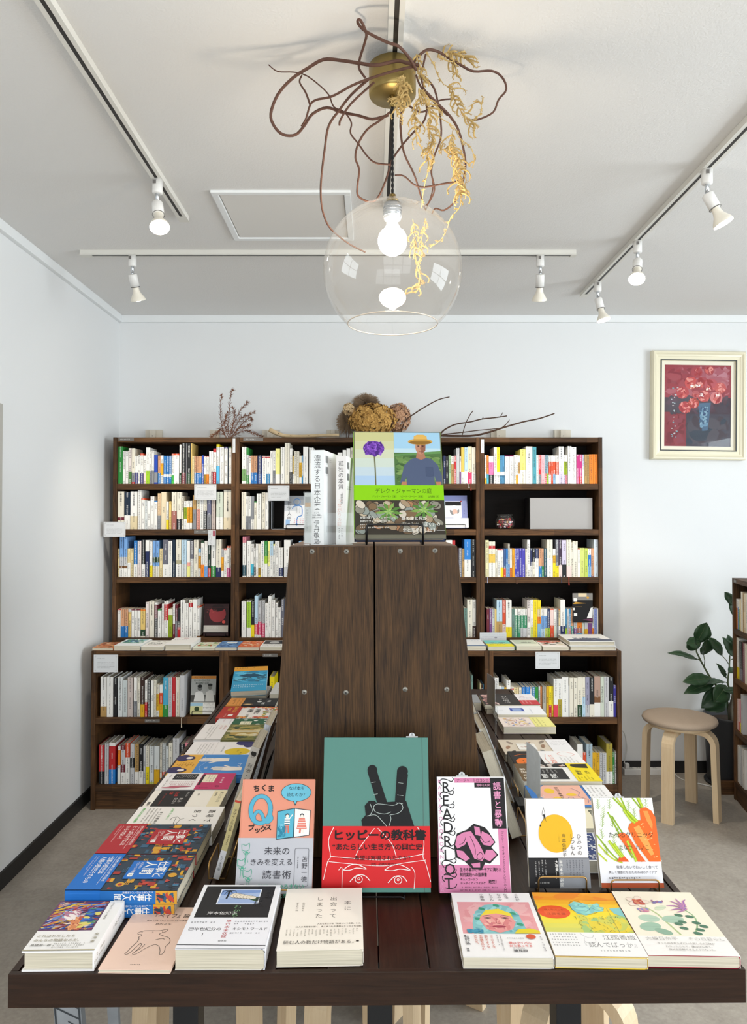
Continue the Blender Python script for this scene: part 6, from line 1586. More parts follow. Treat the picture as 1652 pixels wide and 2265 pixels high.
def art_shi(a):
    a.rect(0, 0, 103, 173, 'f3ede2'); a.rect(0, 0, 103, 30, 'ece0bc'); a.text(8, 6, 8.6, '働くことの小さな', '4a4438', gap=.9); a.text(12, 20, 5.6, '磯野真穂', '5a5448'); a.text(20, 60, 5.4, '国谷', '5a5448')
    a.rect(0, 78, 103, 156, '221f20'); a.text(10, 86, 6.0, 'おもしろい', 'e8e4de'); a.text(46, 92, 9.6, '誰しも', 'e8e4de', gap=.9); a.text(46, 104, 9.6, 'ひとりの', 'e8e4de', gap=.9); a.text(8, 110, 10, '心の声', 'c83a32', weight=.012); a.text(8, 124, 9, '仕事', 'c83a32', weight=.012); a.marks(8, 138, 90, 152, 4.4, 'b04038', pitch=1.6); a.text(70, 160, 7, '講談社', '2c2a28', weight=.012)
def art_mag(a):
    a.rect(0, 0, 107, 173, 'f4efee'); a.rect(0, 0, 107, 82, 'c23a68'); a.rect(8, 44, 62, 74, 'efe6cc'); a.marks(12, 48, 58, 70, 4.2, '5a5040', pitch=1.6); a.rect(8, 74, 80, 80, '2c2426')
    for k in range(3): a.ell(34 + k * 14, 26, 4, 3.4, 'f4e8ec', 10)
    a.ring([(88 + 5 * math.cos(t * .6), 30 + 4 * math.sin(t * .6)) for t in range(11)], 1.4, '5a1a34'); a.line([(92, 70), (98, 70), (98, 50)], 1.4, '5a1a34')
    a.rect(6, 92, 44, 150, '262426'); a.marks(10, 96, 40, 146, 5, 'e0dcd8', vert=True); a.marks(52, 92, 98, 150, 5, 'b05a64', vert=True, pitch=2.0); a.ell(90, 120, 5, 26, 'c06a78', 14); a.ell(98, 140, 4, 22, 'c06a78', 14); a.marks(10, 158, 96, 168, 5, '6a6466')
def art_hands(a):
    a.rect(0, 0, 158, 200, '4a8bd0'); a.rect(0, 138, 158, 200, 'e8b04a')
    sk_ = 'f1e8de'
    for ox, oy, m in ((44, 96, 1), (112, 50, -1)):
        a.poly([(ox - 14, oy - 34), (ox + 10, oy - 36), (ox + 14, oy), (ox + 12, oy + 16), (ox - 12, oy + 14), (ox - 16, oy - 6)], sk_)
        for k, (dx, l) in enumerate(((-12, 26), (-5, 32), (2, 33), (9, 26))): a.line([(ox + dx, oy + 10), (ox + dx + m * 1.5, oy + 12 + l)], 5.6, sk_, taper=False)
        a.line([(ox + 12 * m, oy - 4), (ox + 24 * m, oy + 14)], 6, sk_)
    a.text(70, 18, 13, 'ケアの', 'f2f4f6', gap=1.1, rot=.1); a.text(98, 104, 9, '物語', 'f2f4f6'); a.line([(20, 130), (60, 118), (100, 128), (140, 112)], .8, 'bcd4ee', 4)
    for cx in (30, 124): a.ell(cx, 186, 26, 18, '37305c', 18); a.ell(cx, 168, 14, 13, '37305c', 16); a.ell(cx, 170, 9, 9, 'f0e6de', 14)
    a.marks(56, 146, 100, 194, 7, '8a5a1c', vert=True, pitch=1.6)
def art_yellow(a):
    a.rect(0, 0, 130, 188, 'f3efee'); a.ell(86, 46, 30, 36, 'e3c42c', 26); a.ell(24, 22, 28, 16, '3c3a6c', 20); a.ell(10, 42, 22, 20, '3c3a6c', 20); a.text(72, 40, 8, '食べて', '4a4440', rot=.1); a.text(94, 30, 7.5, '祈って', '4a4440', rot=.1); a.marks(40, 88, 110, 108, 6.5, '6a6460', pitch=2); a.line([(4, 116), (126, 110)], .6, 'c8c0bc'); a.marks(16, 126, 112, 176, 4.2, 'a8a8a4', pitch=2)
def art_fields(a):
    a.rect(0, 0, 158, 210, '7b7a48'); a.daubs(0, 0, 158, 128, 150, 20, ['8f8a4a', '5a6a38', 'a89a58', '3c4a34', 'b8a868', '6a7440'], ang=1.4, seed=81); a.daubs(40, 10, 130, 120, 40, 22, ['c8b070', 'd8c890', 'b89850', 'e0d4a8'], ang=1.3, seed=82); a.rect(66, 0, 82, 128, 'd8d2b4')
    a.text(118, 8, 11, 'こども・', 'f0eee6', vert=False, rot=1.5708, weight=.01) if False else a.text(98, 14, 13, '所有とは', 'f4f2ea', gap=1.05, weight=.01); a.text(98, 30, 13, '何か', 'f4f2ea', weight=.01)
    a.rect(0, 130, 158, 210, 'f0ecea'); a.text(12, 138, 8.2, '人間の歩みを', 'c05a50', gap=.98); a.text(12, 150, 8.2, 'たどり直す', 'c05a50', gap=.98); a.marks(10, 166, 150, 200, 5, '6a6664', pitch=1.8)
def art_dots(a):
    a.rect(0, 0, 105, 170, '2c6044')
    for x, y in ((20, 14), (60, 10), (84, 34), (26, 46), (90, 70), (16, 80), (70, 64)): a.ell(x, y, 9, 7, 'f0efe8', 12)
    a.rect(40, 56, 105, 92, 'e8e4c8'); a.marks(44, 60, 98, 88, 5, '6a6850', pitch=1.6); a.rect(0, 118, 105, 170, 'f0edee'); a.marks(8, 124, 96, 140, 7, '7a7678', pitch=1.8); a.marks(8, 146, 70, 160, 6, 'b06a74')
def art_food(a):
    a.rect(0, 0, 146, 200, 'f2ece6'); a.daubs(0, 0, 146, 60, 70, 10, ['d86a4a', 'e8c050', 'f0ece8', 'c0483a', '8a9a50', 'b0a8a8'], seed=91); a.daubs(0, 0, 20, 140, 40, 9, ['d86a4a', 'e8a050', 'c0483a'], seed=92); a.daubs(122, 0, 146, 140, 40, 9, ['d86a4a', 'e8a050', 'c0483a', '8a9a50'], seed=93)
    a.text(36, 66, 19, '料理と', '2e2a28', weight=.014, gap=1.0); a.text(36, 90, 19, '利他', '2e2a28', weight=.014); a.text(92, 96, 11, '土井善晴', '4a4644', vert=False, gap=.9); a.rect(0, 134, 146, 200, 'bc3a30'); a.text(10, 144, 17, 'おいしい', 'ecc63a', weight=.014); a.text(20, 166, 15, 'もの！', 'ecc63a', weight=.014); a.rect(96, 150, 120, 166, 'f4efe8'); a.marks(92, 172, 138, 192, 6, 'f0d0c0')
def art_space(a):
    a.rect(0, 0, 105, 172, '2b2c30'); a.text(30, 22, 12, '存在', 'eceae6', weight=.014); a.text(60, 40, 12, '時間', 'eceae6', weight=.014); a.text(8, 58, 11, 'とは', 'eceae6', weight=.012); a.ell(84, 98, 9, 18, '8a6a4a', 16); a.ell(84, 98, 5, 12, 'e8c890', 14); a.ell(50, 62, 9, 8, 'dcdcd8', 14); a.rect(0, 118, 105, 172, 'e99c4c'); a.marks(10, 124, 98, 166, 6.5, '8a4a14', pitch=1.8); a.text(14, 150, 9, '宇宙論', '7a3c10')
def art_fish(a):
    a.rect(0, 0, 128, 186, '3f9fc6'); a.daubs(0, 0, 128, 128, 90, 16, ['4fb0d4', '2f86ae', '6ac0dc', '3a6a80'], ang=0, seed=101); a.poly([(20, 70), (50, 56), (90, 60), (112, 74), (88, 84), (50, 84)], '24506a'); a.rect(0, 0, 128, 34, 'dc9a36'); a.marks(10, 6, 118, 30, 9, '6a4a20', pitch=1.4); a.marks(8, 140, 120, 176, 8, 'd8eef4')
# right hand column
def art_wave(a):
    a.rect(0, 0, 125, 180, 'f2f1ef'); a.rect(4, 40, 121, 176, '36487c')
    rg = random.Random(12)
    for k in range(170): x, y = rg.uniform(6, 118), rg.choice([rg.uniform(42, 76), rg.uniform(122, 174)]); a.ell(x, y, rg.uniform(1.2, 2.6), rg.uniform(1.4, 3.0), 'eceef2', 7); a.z -= 4e-5
    for k in range(6): a.line([(4, 82 + k * 6), (30, 78 + k * 6), (60, 86 + k * 6), (90, 80 + k * 6), (121, 84 + k * 6)], 2.4, 'e6eaf0', 4)
def art_whale(a):
    a.rect(0, 0, 120, 180, 'efe6c8'); a.daubs(4, 90, 116, 140, 40, 16, ['6a6a5a', '8a8a78', '4a4a40'], ang=0, seed=111)
    for x, y in ((40, 30), (70, 22), (92, 40), (26, 60)): a.poly([(x, y), (x + 5, y - 9), (x + 8, y - 8), (x + 10, y)], '4a4a44')
    for k in range(9): a.line([(4, 142 + k * 4), (116, 140 + k * 4)], .8, '8a8468')
def art_peach(a):
    a.rect(0, 0, 128, 190, '3a78c0'); a.poly([(10, 130), (12, 80), (24, 40), (60, 20), (100, 24), (128, 44), (128, 130)], 'f2b8a2'); a.ell(44, 60, 14, 12, 'f4c838', 14); a.ell(92, 50, 16, 12, 'f4c838', 14); a.ell(70, 96, 8, 12, 'f4c838', 14)
    for k, ch in enumerate('ことばの身体の記憶'): a.text(118 - 12.5 * (k % 9) if False else 10 + k * 12, 66, 9, ch, '5a4a3a', weight=.01)
    fig_lines(a, [[(20, 120), (40, 126), (60, 110), (84, 118), (110, 104)], [(30, 88), (50, 84), (54, 94), (34, 96), (30, 88)]], .9, '4a5a9a'); a.rect(0, 136, 128, 190, 'f4f2f1'); a.marks(60, 142, 120, 184, 5.4, '5a5456', pitch=1.8); a.text(8, 144, 8, '聴きのが', 'e08a94', gap=.95); a.text(8, 160, 8, 'さない', 'e08a94', gap=.95); a.marks(40, 142, 54, 184, 4, '6a6466', vert=True)
def art_news(a):
    a.rect(0, 0, 128, 190, 'f1efea'); a.rect(0, 0, 128, 30, '6a5438'); a.text(14, 6, 15, '街の記憶', 'eee6d6', weight=.012, gap=1.4); a.rect(14, 44, 92, 116, '2a2a2b'); a.text(20, 52, 16, '奇書', 'ececea', weight=.014); a.text(20, 74, 16, '図鑑', 'ececea', weight=.014); a.marks(58, 52, 88, 110, 6, 'c8c8c6'); a.rect(100, 30, 128, 132, '232224'); a.daubs(102, 32, 127, 130, 26, 8, ['d8a08a', 'c8b8b0', '6a5a4a', 'e0d8d0'], seed=121)
    a.rect(0, 132, 128, 190, 'f4dc12'); a.text(44, 142, 15, '奇想！', '2a2610', weight=.014); a.text(50, 164, 12, '天外', '2a2610', weight=.012); a.poly([(92, 182), (96, 150), (108, 140), (122, 144), (124, 184)], '262310'); a.marks(6, 138, 38, 184, 4.6, '6a5c10', pitch=1.7)
def art_orange(a):
    a.rect(0, 0, 125, 188, '2e2c2c'); a.ell(40, 34, 30, 26, 'f07a2c', 24); fig_lines(a, [[(28, 26), (32, 30), (36, 26)], [(46, 26), (50, 30), (54, 26)], [(30, 44), (40, 50), (52, 44)], [(86, 10), (100, 40), (86, 70), (96, 90)], [(70, 76), (90, 80), (110, 60)]], 1.6, '4a2a1a'); fig_lines(a, [[(86, 10), (100, 40), (86, 66)], [(74, 76), (96, 84), (118, 60)]], 2, 'f07a2c')
    a.rect(0, 80, 125, 188, 'f6f4f3'); a.text(26, 100, 15, '蜜柑の木', 'ee8a6a', gap=1.15, weight=.01); fig_lines(a, [[(80, 150), (100, 130), (118, 150), (100, 176), (84, 164)], [(20, 96), (60, 90), (100, 98)]], 1.2, 'ea8060'); a.marks(10, 130, 76, 180, 4.6, '9a9694', pitch=2)
def art_feather(a):
    a.rect(0, 0, 130, 198, 'ddd0bc')
    for x, y, ro, c in ((20, 24, .6, '4a4a48'), (60, 18, .3, 'b08a70'), (100, 30, -.4, 'a8988a'), (30, 70, .2, '9a8a7a'), (96, 80, .7, 'b09080'), (24, 110, -.3, '8a8a84'), (70, 120, .2, 'a08068'), (108, 124, .5, '96887a')): a.ell(x, y, 16, 6, c, 14, ro); a.line([(x - 14 * math.cos(ro), y - 14 * math.sin(ro)), (x + 16 * math.cos(ro), y + 16 * math.sin(ro))], .6, '5a4a40')
    a.rect(38, 46, 92, 98, 'f4f1ea'); a.text(56, 52, 12, '小鳥', 'b07a64', vert=True, weight=.01); a.marks(80, 54, 88, 92, 4, '8a8278', vert=True); a.rect(0, 138, 130, 198, 'f1eff0'); a.marks(70, 146, 120, 190, 4.4, 'a8a4a8', vert=True, pitch=2.4)
def art_pale(a):
    a.rect(0, 0, 105, 163, 'f1e2d8'); a.daubs(6, 10, 98, 96, 70, 7, ['e8c860', 'c8a0b0', 'd8c0b0', '8a98c0', 'e8d8c8', 'd0a890'], seed=131); a.rect(0, 100, 105, 163, 'eee892'); a.marks(12, 108, 96, 150, 6, '8a8450', pitch=2); a.marks(20, 20, 90, 36, 7, '7a6a6a')
def art_white(a): a.rect(0, 0, 105, 160, 'f2f3f6'); a.rect(38, 50, 78, 96, '4a5cb0'); a.rect(44, 58, 72, 88, '9ab0dc'); a.marks(14, 116, 90, 122, 6, 'a8b0c0', pitch=2); a.marks(50, 12, 58, 40, 5, 'a0a8b8', vert=True)
def art_redblack(a):
    a.rect(0, 0, 145, 190, '3a3838'); a.daubs(0, 0, 145, 50, 50, 16, ['b88a84', 'd8b0a8', '5a4a4a', '8a6a68', 'e0c8c0'], seed=141); a.text(20, 70, 24, 'ふるさと', 'dcdad6', weight=-.004, gap=1.1); a.rect(0, 126, 145, 190, 'f0eced'); a.rect(0, 126, 60, 190, 'c8444a'); a.marks(8, 134, 52, 182, 7, 'f0d0d0', pitch=1.8); a.marks(70, 134, 100, 182, 5, '7a86a8', vert=True, pitch=1.8); a.text(110, 140, 9, '痛み', 'c05058', vert=True)
def art_yg(a): a.rect(0, 0, 110, 150, '9a9c9e'); a.rect(0, 0, 110, 80, 'ece23a'); a.ell(60, 110, 24, 14, '7a7c7e', 16)
def art_garden(a):                                       # large garden book: flower, man in straw hat, lime band, pebbles
    a.rect(0, 0, 190, 245, '6d6a5a')
    for i, c in enumerate(('c2bf8a', 'c6c69c', 'c8ccb0', 'c6d0c4', 'bcccd4', 'a8c2dc')): a.rect(2, 2 + i * 20.5, 87, 126, c)
    a.line([(44, 56), (45.5, 90), (46, 126)], 3.0, '6a6a4a', 3)
    a.ell(43, 40, 23, 17, '5c3490', 24); a.poly([(30, 50), (56, 50), (46, 61)], '5c3490'); a.daubs(20, 22, 66, 58, 150, 4, ['7a48b0', '4a2878', '8f5cc4', '6a3aa0'], seed=151, inside=lambda x, y: ((x - 43) / 23) ** 2 + ((y - 40) / 18) ** 2 < 1)
    a.rect(87, 2, 188, 52, '9cc4dc'); a.rect(87, 40, 188, 52, 'b8d2dc'); a.rect(87, 50, 188, 126, '4f7040'); a.daubs(88, 52, 188, 126, 110, 12, ['4a6a3a', '5f8048', '3e5c34', '7a9458', '6a8a4c'], ang=0, seed=152); a.poly([(87, 54), (188, 46), (188, 52), (87, 58)], '5f8a50')
    a.poly([(98, 120), (108, 80), (122, 66), (134, 62), (156, 62), (168, 66), (180, 78), (188, 104), (188, 122), (176, 122), (172, 104), (172, 126), (112, 126), (112, 106), (106, 122)], '4f5a74')
    a.rect(154, 84, 170, 106, '47526c'); a.ring([(154, 84), (170, 84), (170, 104), (162, 106), (154, 104)], .5, '3c465e')
    a.poly([(102, 118), (112, 118), (112, 126), (100, 126)], 'b07a5a'); a.poly([(174, 118), (186, 118), (186, 126), (176, 126)], 'b07a5a')
    a.poly([(136, 50), (152, 50), (155, 63), (145, 67), (134, 63)], 'a8745a'); a.ell(144.5, 37, 11.2, 17, 'b8846a', 22); a.poly([(145, 24), (156, 26), (155, 46), (146, 53)], '8f5f4c')
    for x in (140, 149.5): a.ell(x, 34.5, 2.6, 1.3, '3a2a26', 10); a.line([(x - 3.5, 31.5), (x + 3, 31)], 1.1, '4a342c')
    a.line([(145, 36), (144, 42), (146, 42.6)], 1.0, '8a5a48'); a.line([(140, 47), (145, 48), (150, 47)], 1.1, '7a4640')
    a.ell(144.5, 24, 27, 7.4, 'c89a48', 26); a.ell(144.5, 26, 24, 4.6, '8a6428', 22); a.poly([(130, 23), (131, 11), (138, 7), (152, 7), (159, 11), (160, 23)], 'd6aa58'); a.poly([(130, 22), (160, 22), (160, 18), (130, 18)], 'b88a3e')
    a.rect(0, 126, 190, 160, '86c60e'); a.text(44, 133, 12.2, 'デレク・ジャーマンの庭', '23300c', gap=.90, weight=-.004); a.text(38, 149, 5.6, 'デレク・ジャーマン［著］', '23300c', gap=.8); a.text(96, 149, 5.6, 'ハワード・スーリー［写真］', '23300c', gap=.72); a.text(156, 149, 5.6, '山内朋樹［訳］', '23300c', gap=.66)
    a.rect(0, 160, 190, 236, '3a342c'); rg = random.Random(16)
    for k in range(80):
        x, y = rg.uniform(2, 186), rg.uniform(163, 232); rx, ry = rg.uniform(8, 16), rg.uniform(6, 10); ro = rg.uniform(-.8, .8); c = rg.choice(['a08a70', 'b8a890', '8a8678', '7a6248', 'a87a58', '8c938c', 'cabfae', '6a5642'])
        x = min(max(x, rx + 1), 189 - rx); y = min(max(y, 161 + ry), 235 - ry)
        a.ell(x, y, rx, ry, '2a251f', 12, ro); a.ell(x, y, rx - .9, ry - .9, c, 12, ro); a.z -= 7e-5
    a.z += 1e-3
    for cx, cy in ((72, 186), (146, 182)):
        for t in range(9): an = t * .698 + .2; a.poly([(cx, cy), (cx + 18 * math.cos(an - .24), cy + 14 * math.sin(an - .24)), (cx + 31 * math.cos(an), cy + 22 * math.sin(an)), (cx + 18 * math.cos(an + .24), cy + 14 * math.sin(an + .24))], ['5f8a3e', '7aa04e', '4f7a38'][t % 3]); a.z -= 4e-5
        a.z += 3e-4
        for t in range(6): an = t * 1.05; a.poly([(cx, cy), (cx + 6 * math.cos(an - .4), cy + 5 * math.sin(an - .4)), (cx + 11 * math.cos(an), cy + 8 * math.sin(an)), (cx + 6 * math.cos(an + .4), cy + 5 * math.sin(an + .4))], ['8ab058', '9abc66'][t % 2])
    wtx = 'f4f2ea'
    a.text(98, 196, 9.0, '庭の生と死が、', wtx, gap=1.0); a.text(100, 209, 9.0, 'いつしか「ぼく」の', wtx, gap=.98); a.text(100, 222, 9.0, '生と死を映し出す――', wtx, gap=.98)
    a.text(12, 196, 6.0, '映像作家デレク・ジャーマンの', wtx, gap=.9); a.text(12, 204, 6.0, '詩的でクィアな庭づくり', wtx, gap=.95); a.marks(12, 213, 84, 232, 4, 'e8e6de', pitch=1.6)
# ---------------------------------------------------------------- books lying along the front of the table
def lay(r, x, y, z=TZ, rz=0.0, mode='front', w=0.13):
    z += 0.0010
    c, s = math.cos(rz), math.sin(rz)
    if mode == 'front': place(r, (x, y, z), (c, s, 0), (-s, c, 0))
    elif mode == 'left': place(r, (x, y + w, z), (s, -c, 0), (c, s, 0))        # top to the right, read from the left side
    else: place(r, (x, y, z), (-s, c, 0), (-c, -s, 0))                          # top to the left, read from the right side
    return r
FR = 'books lying flat along the front edge of the table'
lay(book('thick white book with colourful oil painting cover at front left table corner', 0.107, 0.140, 0.030, 'f2f0ee', 'R', art=sc_art(art_l1, 1, .945), spine_art=sp_l1, hard=True, group=FR), -0.5235, 1.088, rz=0.02)
lay(book('thin pale pink booklet with line drawing of a piglet', 0.108, 0.170, 0.006, 'efcfbd', 'R', art=art_babe, group=FR), -0.4085, 1.0850, rz=-0.015)
lay(book('thick black book with palm and caterpillar picture at table front', 0.134, 0.187, 0.031, 'f1f0f2', 'R', band=(0.445, 'eeedf2'), art=art_wakara, group=FR), -0.2965, 1.0920, rz=0.0)
lay(book('cream white book with scattered vertical title at table front', 0.131, 0.180, 0.025, 'f6eee2', 'R', art=art_deatte, group=FR), -0.1460, 1.0985, rz=0.03)
lay(book('white book with painted face in blue headscarf at table front', 0.136, 0.184, 0.017, 'f4f1ef', 'R', band=(0.325, 'f3f0f0'), art=art_r1, group=FR), 0.1345, 1.0960, rz=-0.008)
lay(book('orange and yellow watercolour book at table front', 0.138, 0.184, 0.017, 'f6d23a', 'R', band=(0.335, 'f3f1ef'), art=art_r2, group=FR), 0.2728, 1.0970, rz=-0.025)
lay(book('cream book with painted flowers at front right table corner', 0.137, 0.184, 0.018, 'a8223c', 'R', band=(0.27, 'f4f0ec'), art=art_r3, group=FR), 0.4128, 1.0990, rz=-0.028)
# ---------------------------------------------------------------- left column, read from the left side
LC = 'books lying along the left side of the table'
for nm, main, num, y in (('blue banded', '2470c4', '下', 1.234), ('red banded', 'b02a32', '上', 1.366)):
    for k in (0, 1):
        lay(book('%s pictogram book about work, %s copy of its pair' % (nm, 'lower' if k == 0 else 'upper'), 0.129, 0.190, 0.022, '33404e', 'R', band=(0.315, main), art=art_work(main, num) if k else None, spine_art=sp_work if num == '下' else None, spinecol=main, group=LC), -0.526 + 0.004 * k, y, TZ + k * 0.0228, 0.0, 'left', 0.129)
lay(book('white book with black characters and green lines beside the red banded pair', 0.130, 0.190, 0.028, 'f5f1ec', 'R', band=(0.44, 'f3efec'), art=art_genba, group=LC), -0.522, 1.498, TZ, 0.0, 'left', 0.130)
lay(book('small cream book with wide black band in left column', 0.103, 0.173, 0.024, 'f3ede2', 'R', band=(0.545, 'f3efe8'), art=art_shi, group=LC), -0.520, 1.630, TZ, 0.0, 'left', 0.103)
lay(book('small white book with magenta upper half in left column', 0.107, 0.173, 0.026, 'f4efee', 'R', band=(0.525, 'f4efee'), art=art_mag, group=LC), -0.520, 1.735, TZ, 0.0, 'left', 0.107)
lay(book('blue book with drawn hands and orange band in left column', 0.158, 0.200, 0.020, '4a8bd0', 'R', band=(0.31, 'e8b04a'), art=art_hands, group=LC), -0.528, 1.845, TZ, 0.0, 'left', 0.158)
lay(book('white book with yellow and navy blobs in left column', 0.130, 0.188, 0.014, 'f3efee', 'R', art=art_yellow, group=LC), -0.526, 2.006, TZ, 0.0, 'left', 0.130)
lay(book('olive landscape book with white band in left column', 0.158, 0.210, 0.018, '7b7a48', 'R', band=(0.38, 'f0ecea'), art=art_fields, group=LC), -0.530, 2.139, TZ, 0.0, 'left', 0.158)
lay(book('green book with white dots in left column', 0.075, 0.170, 0.014, '2c6044', 'R', art=sc_art(art_dots, .71, 1), group=LC), -0.505, 2.300, TZ, 0.0, 'left', 0.075)
lay(book('cookery book with red band and food drawings in left column', 0.146, 0.200, 0.014, 'f2ece6', 'R', band=(0.33, 'bc3a30'), art=art_food, group=LC), -0.518, 2.378, TZ, 0.0, 'left', 0.146)
lay(book('dark book with orange band in left column', 0.105, 0.172, 0.016, '2b2c30', 'R', band=(0.315, 'e99c4c'), art=art_space, group=LC), -0.515, 2.528, TZ, 0.0, 'left', 0.105)
r = book('blue fish picture book tilted at far left end of table', 0.128, 0.186, 0.020, '3f9fc6', 'L', art=art_fish, group=LC); place(r, (-0.520, 2.648, TZ + 0.020), (1, 0.10, 0.02), (-0.10, 1, 0.28))
lay(book('lower grey book supporting the tilted fish book', 0.128, 0.150, 0.018, 'c8c6c2', 'R', group=LC), -0.522, 2.668, TZ)
lay(book('grey white book beside fish book at far left table end', 0.130, 0.180, 0.030, 'd6d4d0', 'R', art=lambda a: a.marks(20, 40, 110, 150, 9, '8a8a8a', pitch=2.2), group=LC), -0.378, 2.640, TZ)
# ---------------------------------------------------------------- right column, read from the right side
RC = 'books lying along the right side of the table'
lay(book('white book with navy dot and wave pattern on right side', 0.124, 0.180, 0.023, 'f2f1ef', 'R', art=sc_art(art_wave, .99, 1), group=RC), 0.548, 1.385, TZ, 0.0, 'right')
lay(book('cream whale picture book on right side', 0.100, 0.180, 0.030, 'efe6c8', 'R', art=sc_art(art_whale, .83, 1), group=RC), 0.552, 1.512, TZ, 0.0, 'right')
lay(book('blue book with peach figure and white band on right side', 0.128, 0.190, 0.032, '3a78c0', 'R', band=(0.285, 'f4f2f1'), art=art_peach, group=RC), 0.552, 1.616, TZ, 0.0, 'right')
lay(book('book with black panel and yellow band on right side', 0.124, 0.190, 0.040, 'f1efea', 'R', band=(0.305, 'f4dc12'), art=sc_art(art_news, .97, 1), group=RC), 0.550, 1.748, TZ, 0.0, 'right')
lay(book('dark book with orange smiling fruit and white band on right side', 0.125, 0.188, 0.030, '2e2c2c', 'R', band=(0.575, 'f6f4f3'), art=art_orange, group=RC), 0.556, 1.876, TZ, 0.0, 'right')
lay(book('beige feather pattern book with white band on right side', 0.130, 0.198, 0.020, 'ddd0bc', 'R', band=(0.305, 'f1eff0'), art=art_feather, group=RC), 0.562, 2.005, TZ, 0.0, 'right')
lay(book('pale pink and yellow illustrated book on right side', 0.105, 0.163, 0.021, 'f1e2d8', 'R', band=(0.385, 'eee892'), art=art_pale, group=RC), 0.568, 2.262, TZ, 0.0, 'right')
for k in (0, 1): lay(book('plain white book with small blue square, %s of two' % ('lower' if k == 0 else 'upper'), 0.105, 0.160, 0.014, 'f2f3f6', 'R', art=art_white, group=RC), 0.568 - .002 * k, 2.375, TZ + k * 0.0148, 0.0, 'right')
for k in (0, 1): lay(book('dark photograph book with red and white band, %s of two' % ('lower' if k == 0 else 'upper'), 0.145, 0.190, 0.015, 'e8e2d8' if k == 0 else '3a3838', 'R', art=art_redblack, group=RC), 0.578 - .006 * k, 2.488, TZ + k * 0.0158, 0.0, 'right')
lay(book('grey book with yellow half behind wooden tower', 0.110, 0.150, 0.028, '9a9c9e', 'R', art=art_yg, group=RC), 0.375, 2.53, TZ, 0.0, 'right')
# ---------------------------------------------------------------- books standing at the front
def tab_marker(r, x, h, t, ch='真'):
    """small white index tab with a round head clipped to the top of a book"""
    v, f = boxgeo(x - 0.011, x + 0.011, h, h + 0.0025, t * .35, t * .35 + 0.0006); o = meshobj('index_tab', v, f, 'card_white', r)
    n = 14; vv = [(x + 0.006 * math.cos(math.pi * k / n), h + 0.0026 + 0.006 * math.sin(math.pi * k / n), t * .35 + z) for z in (0.0, 0.0006) for k in range(n + 1)]
    ff = [tuple(range(n, -1, -1)), tuple(range(n + 1, 2 * n + 2))] + [(k, k + 1, n + 2 + k, n + 1 + k) for k in range(n)] + [(n, 0, n + 1, 2 * n + 1)]
    hd = meshobj('tab_head', vv, ff, 'card_white', o)
    a = Art(); a.text(-2.4, -5.2, 4.8, ch, '3a3a3a'); a.build('tab_print', o, lambda X, Y, Z: (x + X / 1000, h + 0.0026 - Y / 1000, t * .35 + 0.0007 + Z))
def standing(label, px0, px1, py, d, h, t, lean, cover, art, rz=0.0, lift=0.0008, **kw):
    a, b = P(px0, py, d), P(px1, py, d); w_ = b.x - a.x
    r = book(label, w_, h, t, cover, art=art, **kw)
    s, c = math.sin(lean), math.cos(lean); cz, sz = math.cos(rz), math.sin(rz)
    xa = Vector((cz, sz, 0)); ya = Vector((-sz * s, cz * s, c)); za = xa.cross(ya)
    place(r, Vector((a.x, d, TZ + lift + s * t)) - za * t, xa, ya)
    return r, w_
q_, qw = standing('salmon pink book with big blue letter and grey band', 519, 689, 1983, 1.292, 0.190, 0.014, 0.40, 'e0937a', None, spine='L', band=(0.475, 'bcbcc2'), lift=0.0045)
k = qw * 1000 / 131.0
a = Art(); sc_art(art_q, k, 0.92)(a); a.build('cover_print', q_, lambda x, y, z: (x / 1000, 0.190 - y / 1000, 0.0146 + z))
wire_stand('brass wire stand under the salmon pink book', P(604, 1983, 1.292).x, 1.285, TZ + 0.0006, 0.09, 'brass_wire', 0.40, lip=0.02, dep=0.034)
p_, pw_ = standing('large teal hardcover with black peace hand and red band', 711, 953, 1987, 1.300, 0.262, 0.018, 0.27, '55847a', None, spine='R', hard=True, band=(0.415, 'd02024', 0.03), lift=0.004)
a = Art(); sc_art(art_peace, pw_ * 1000 / 194.0, 0.862)(a); a.build('cover_print', p_, lambda x, y, z: (x / 1000, 0.262 - y / 1000, 0.0186 + z))
hv, hf = boxgeo(pw_ - 0.0118, pw_ - 0.0104, 0.0, 0.262, 0.0178, 0.01815); meshobj('hinge_groove_shade', hv, hf, plain('teal_groove_shade', '44685f', 0.6), p_)  # shade of the hinge groove, put in as a flat strip of darker teal
tab_marker(p_, pw_ * 0.85, 0.262, 0.018)
wire_stand('black wire stand behind the teal hardcover', P(832, 1987, 1.300).x, 1.294, TZ + 0.0006, 0.10, 'black_wire', 0.27, lip=0.0033, dep=0.034)
t_, tw_ = standing('white and pink book with black rose and ornamental letters', 973, 1131, 1985, 1.295, 0.193, 0.017, 0.33, 'f0eeee', None, spine='L', spinecol='3a2a32', band=(0.235, 'd07ea4'), lift=0.0045)
a = Art(); sc_art(art_riot, tw_ * 1000 / 128.0, 0.193 / .188)(a); a.build('cover_print', t_, lambda x, y, z: (x / 1000, 0.193 - y / 1000, 0.0176 + z))
a = Art(); a.rect(0, 0, 17, 90, '2c2026'); a.rect(0, 90, 17, 193, 'dc85ae'); a.text(5, 8, 7.5, '読書と暴動', 'e79abf', vert=True); a.text(5.5, 96, 6, 'プッシー・ライオット', '3a2430', vert=True); a.build('spine_print', t_, lambda x, y, z: (-0.0007 - z, 0.193 - y / 1000, x / 1000))
tab_marker(t_, tw_ * 0.38, 0.193, 0.017)
wire_stand('black wire stand under the white and pink rose book', P(1052, 1985, 1.295).x, 1.288, TZ + 0.0006, 0.09, 'black_wire', 0.33, lip=0.0033, dep=0.038)
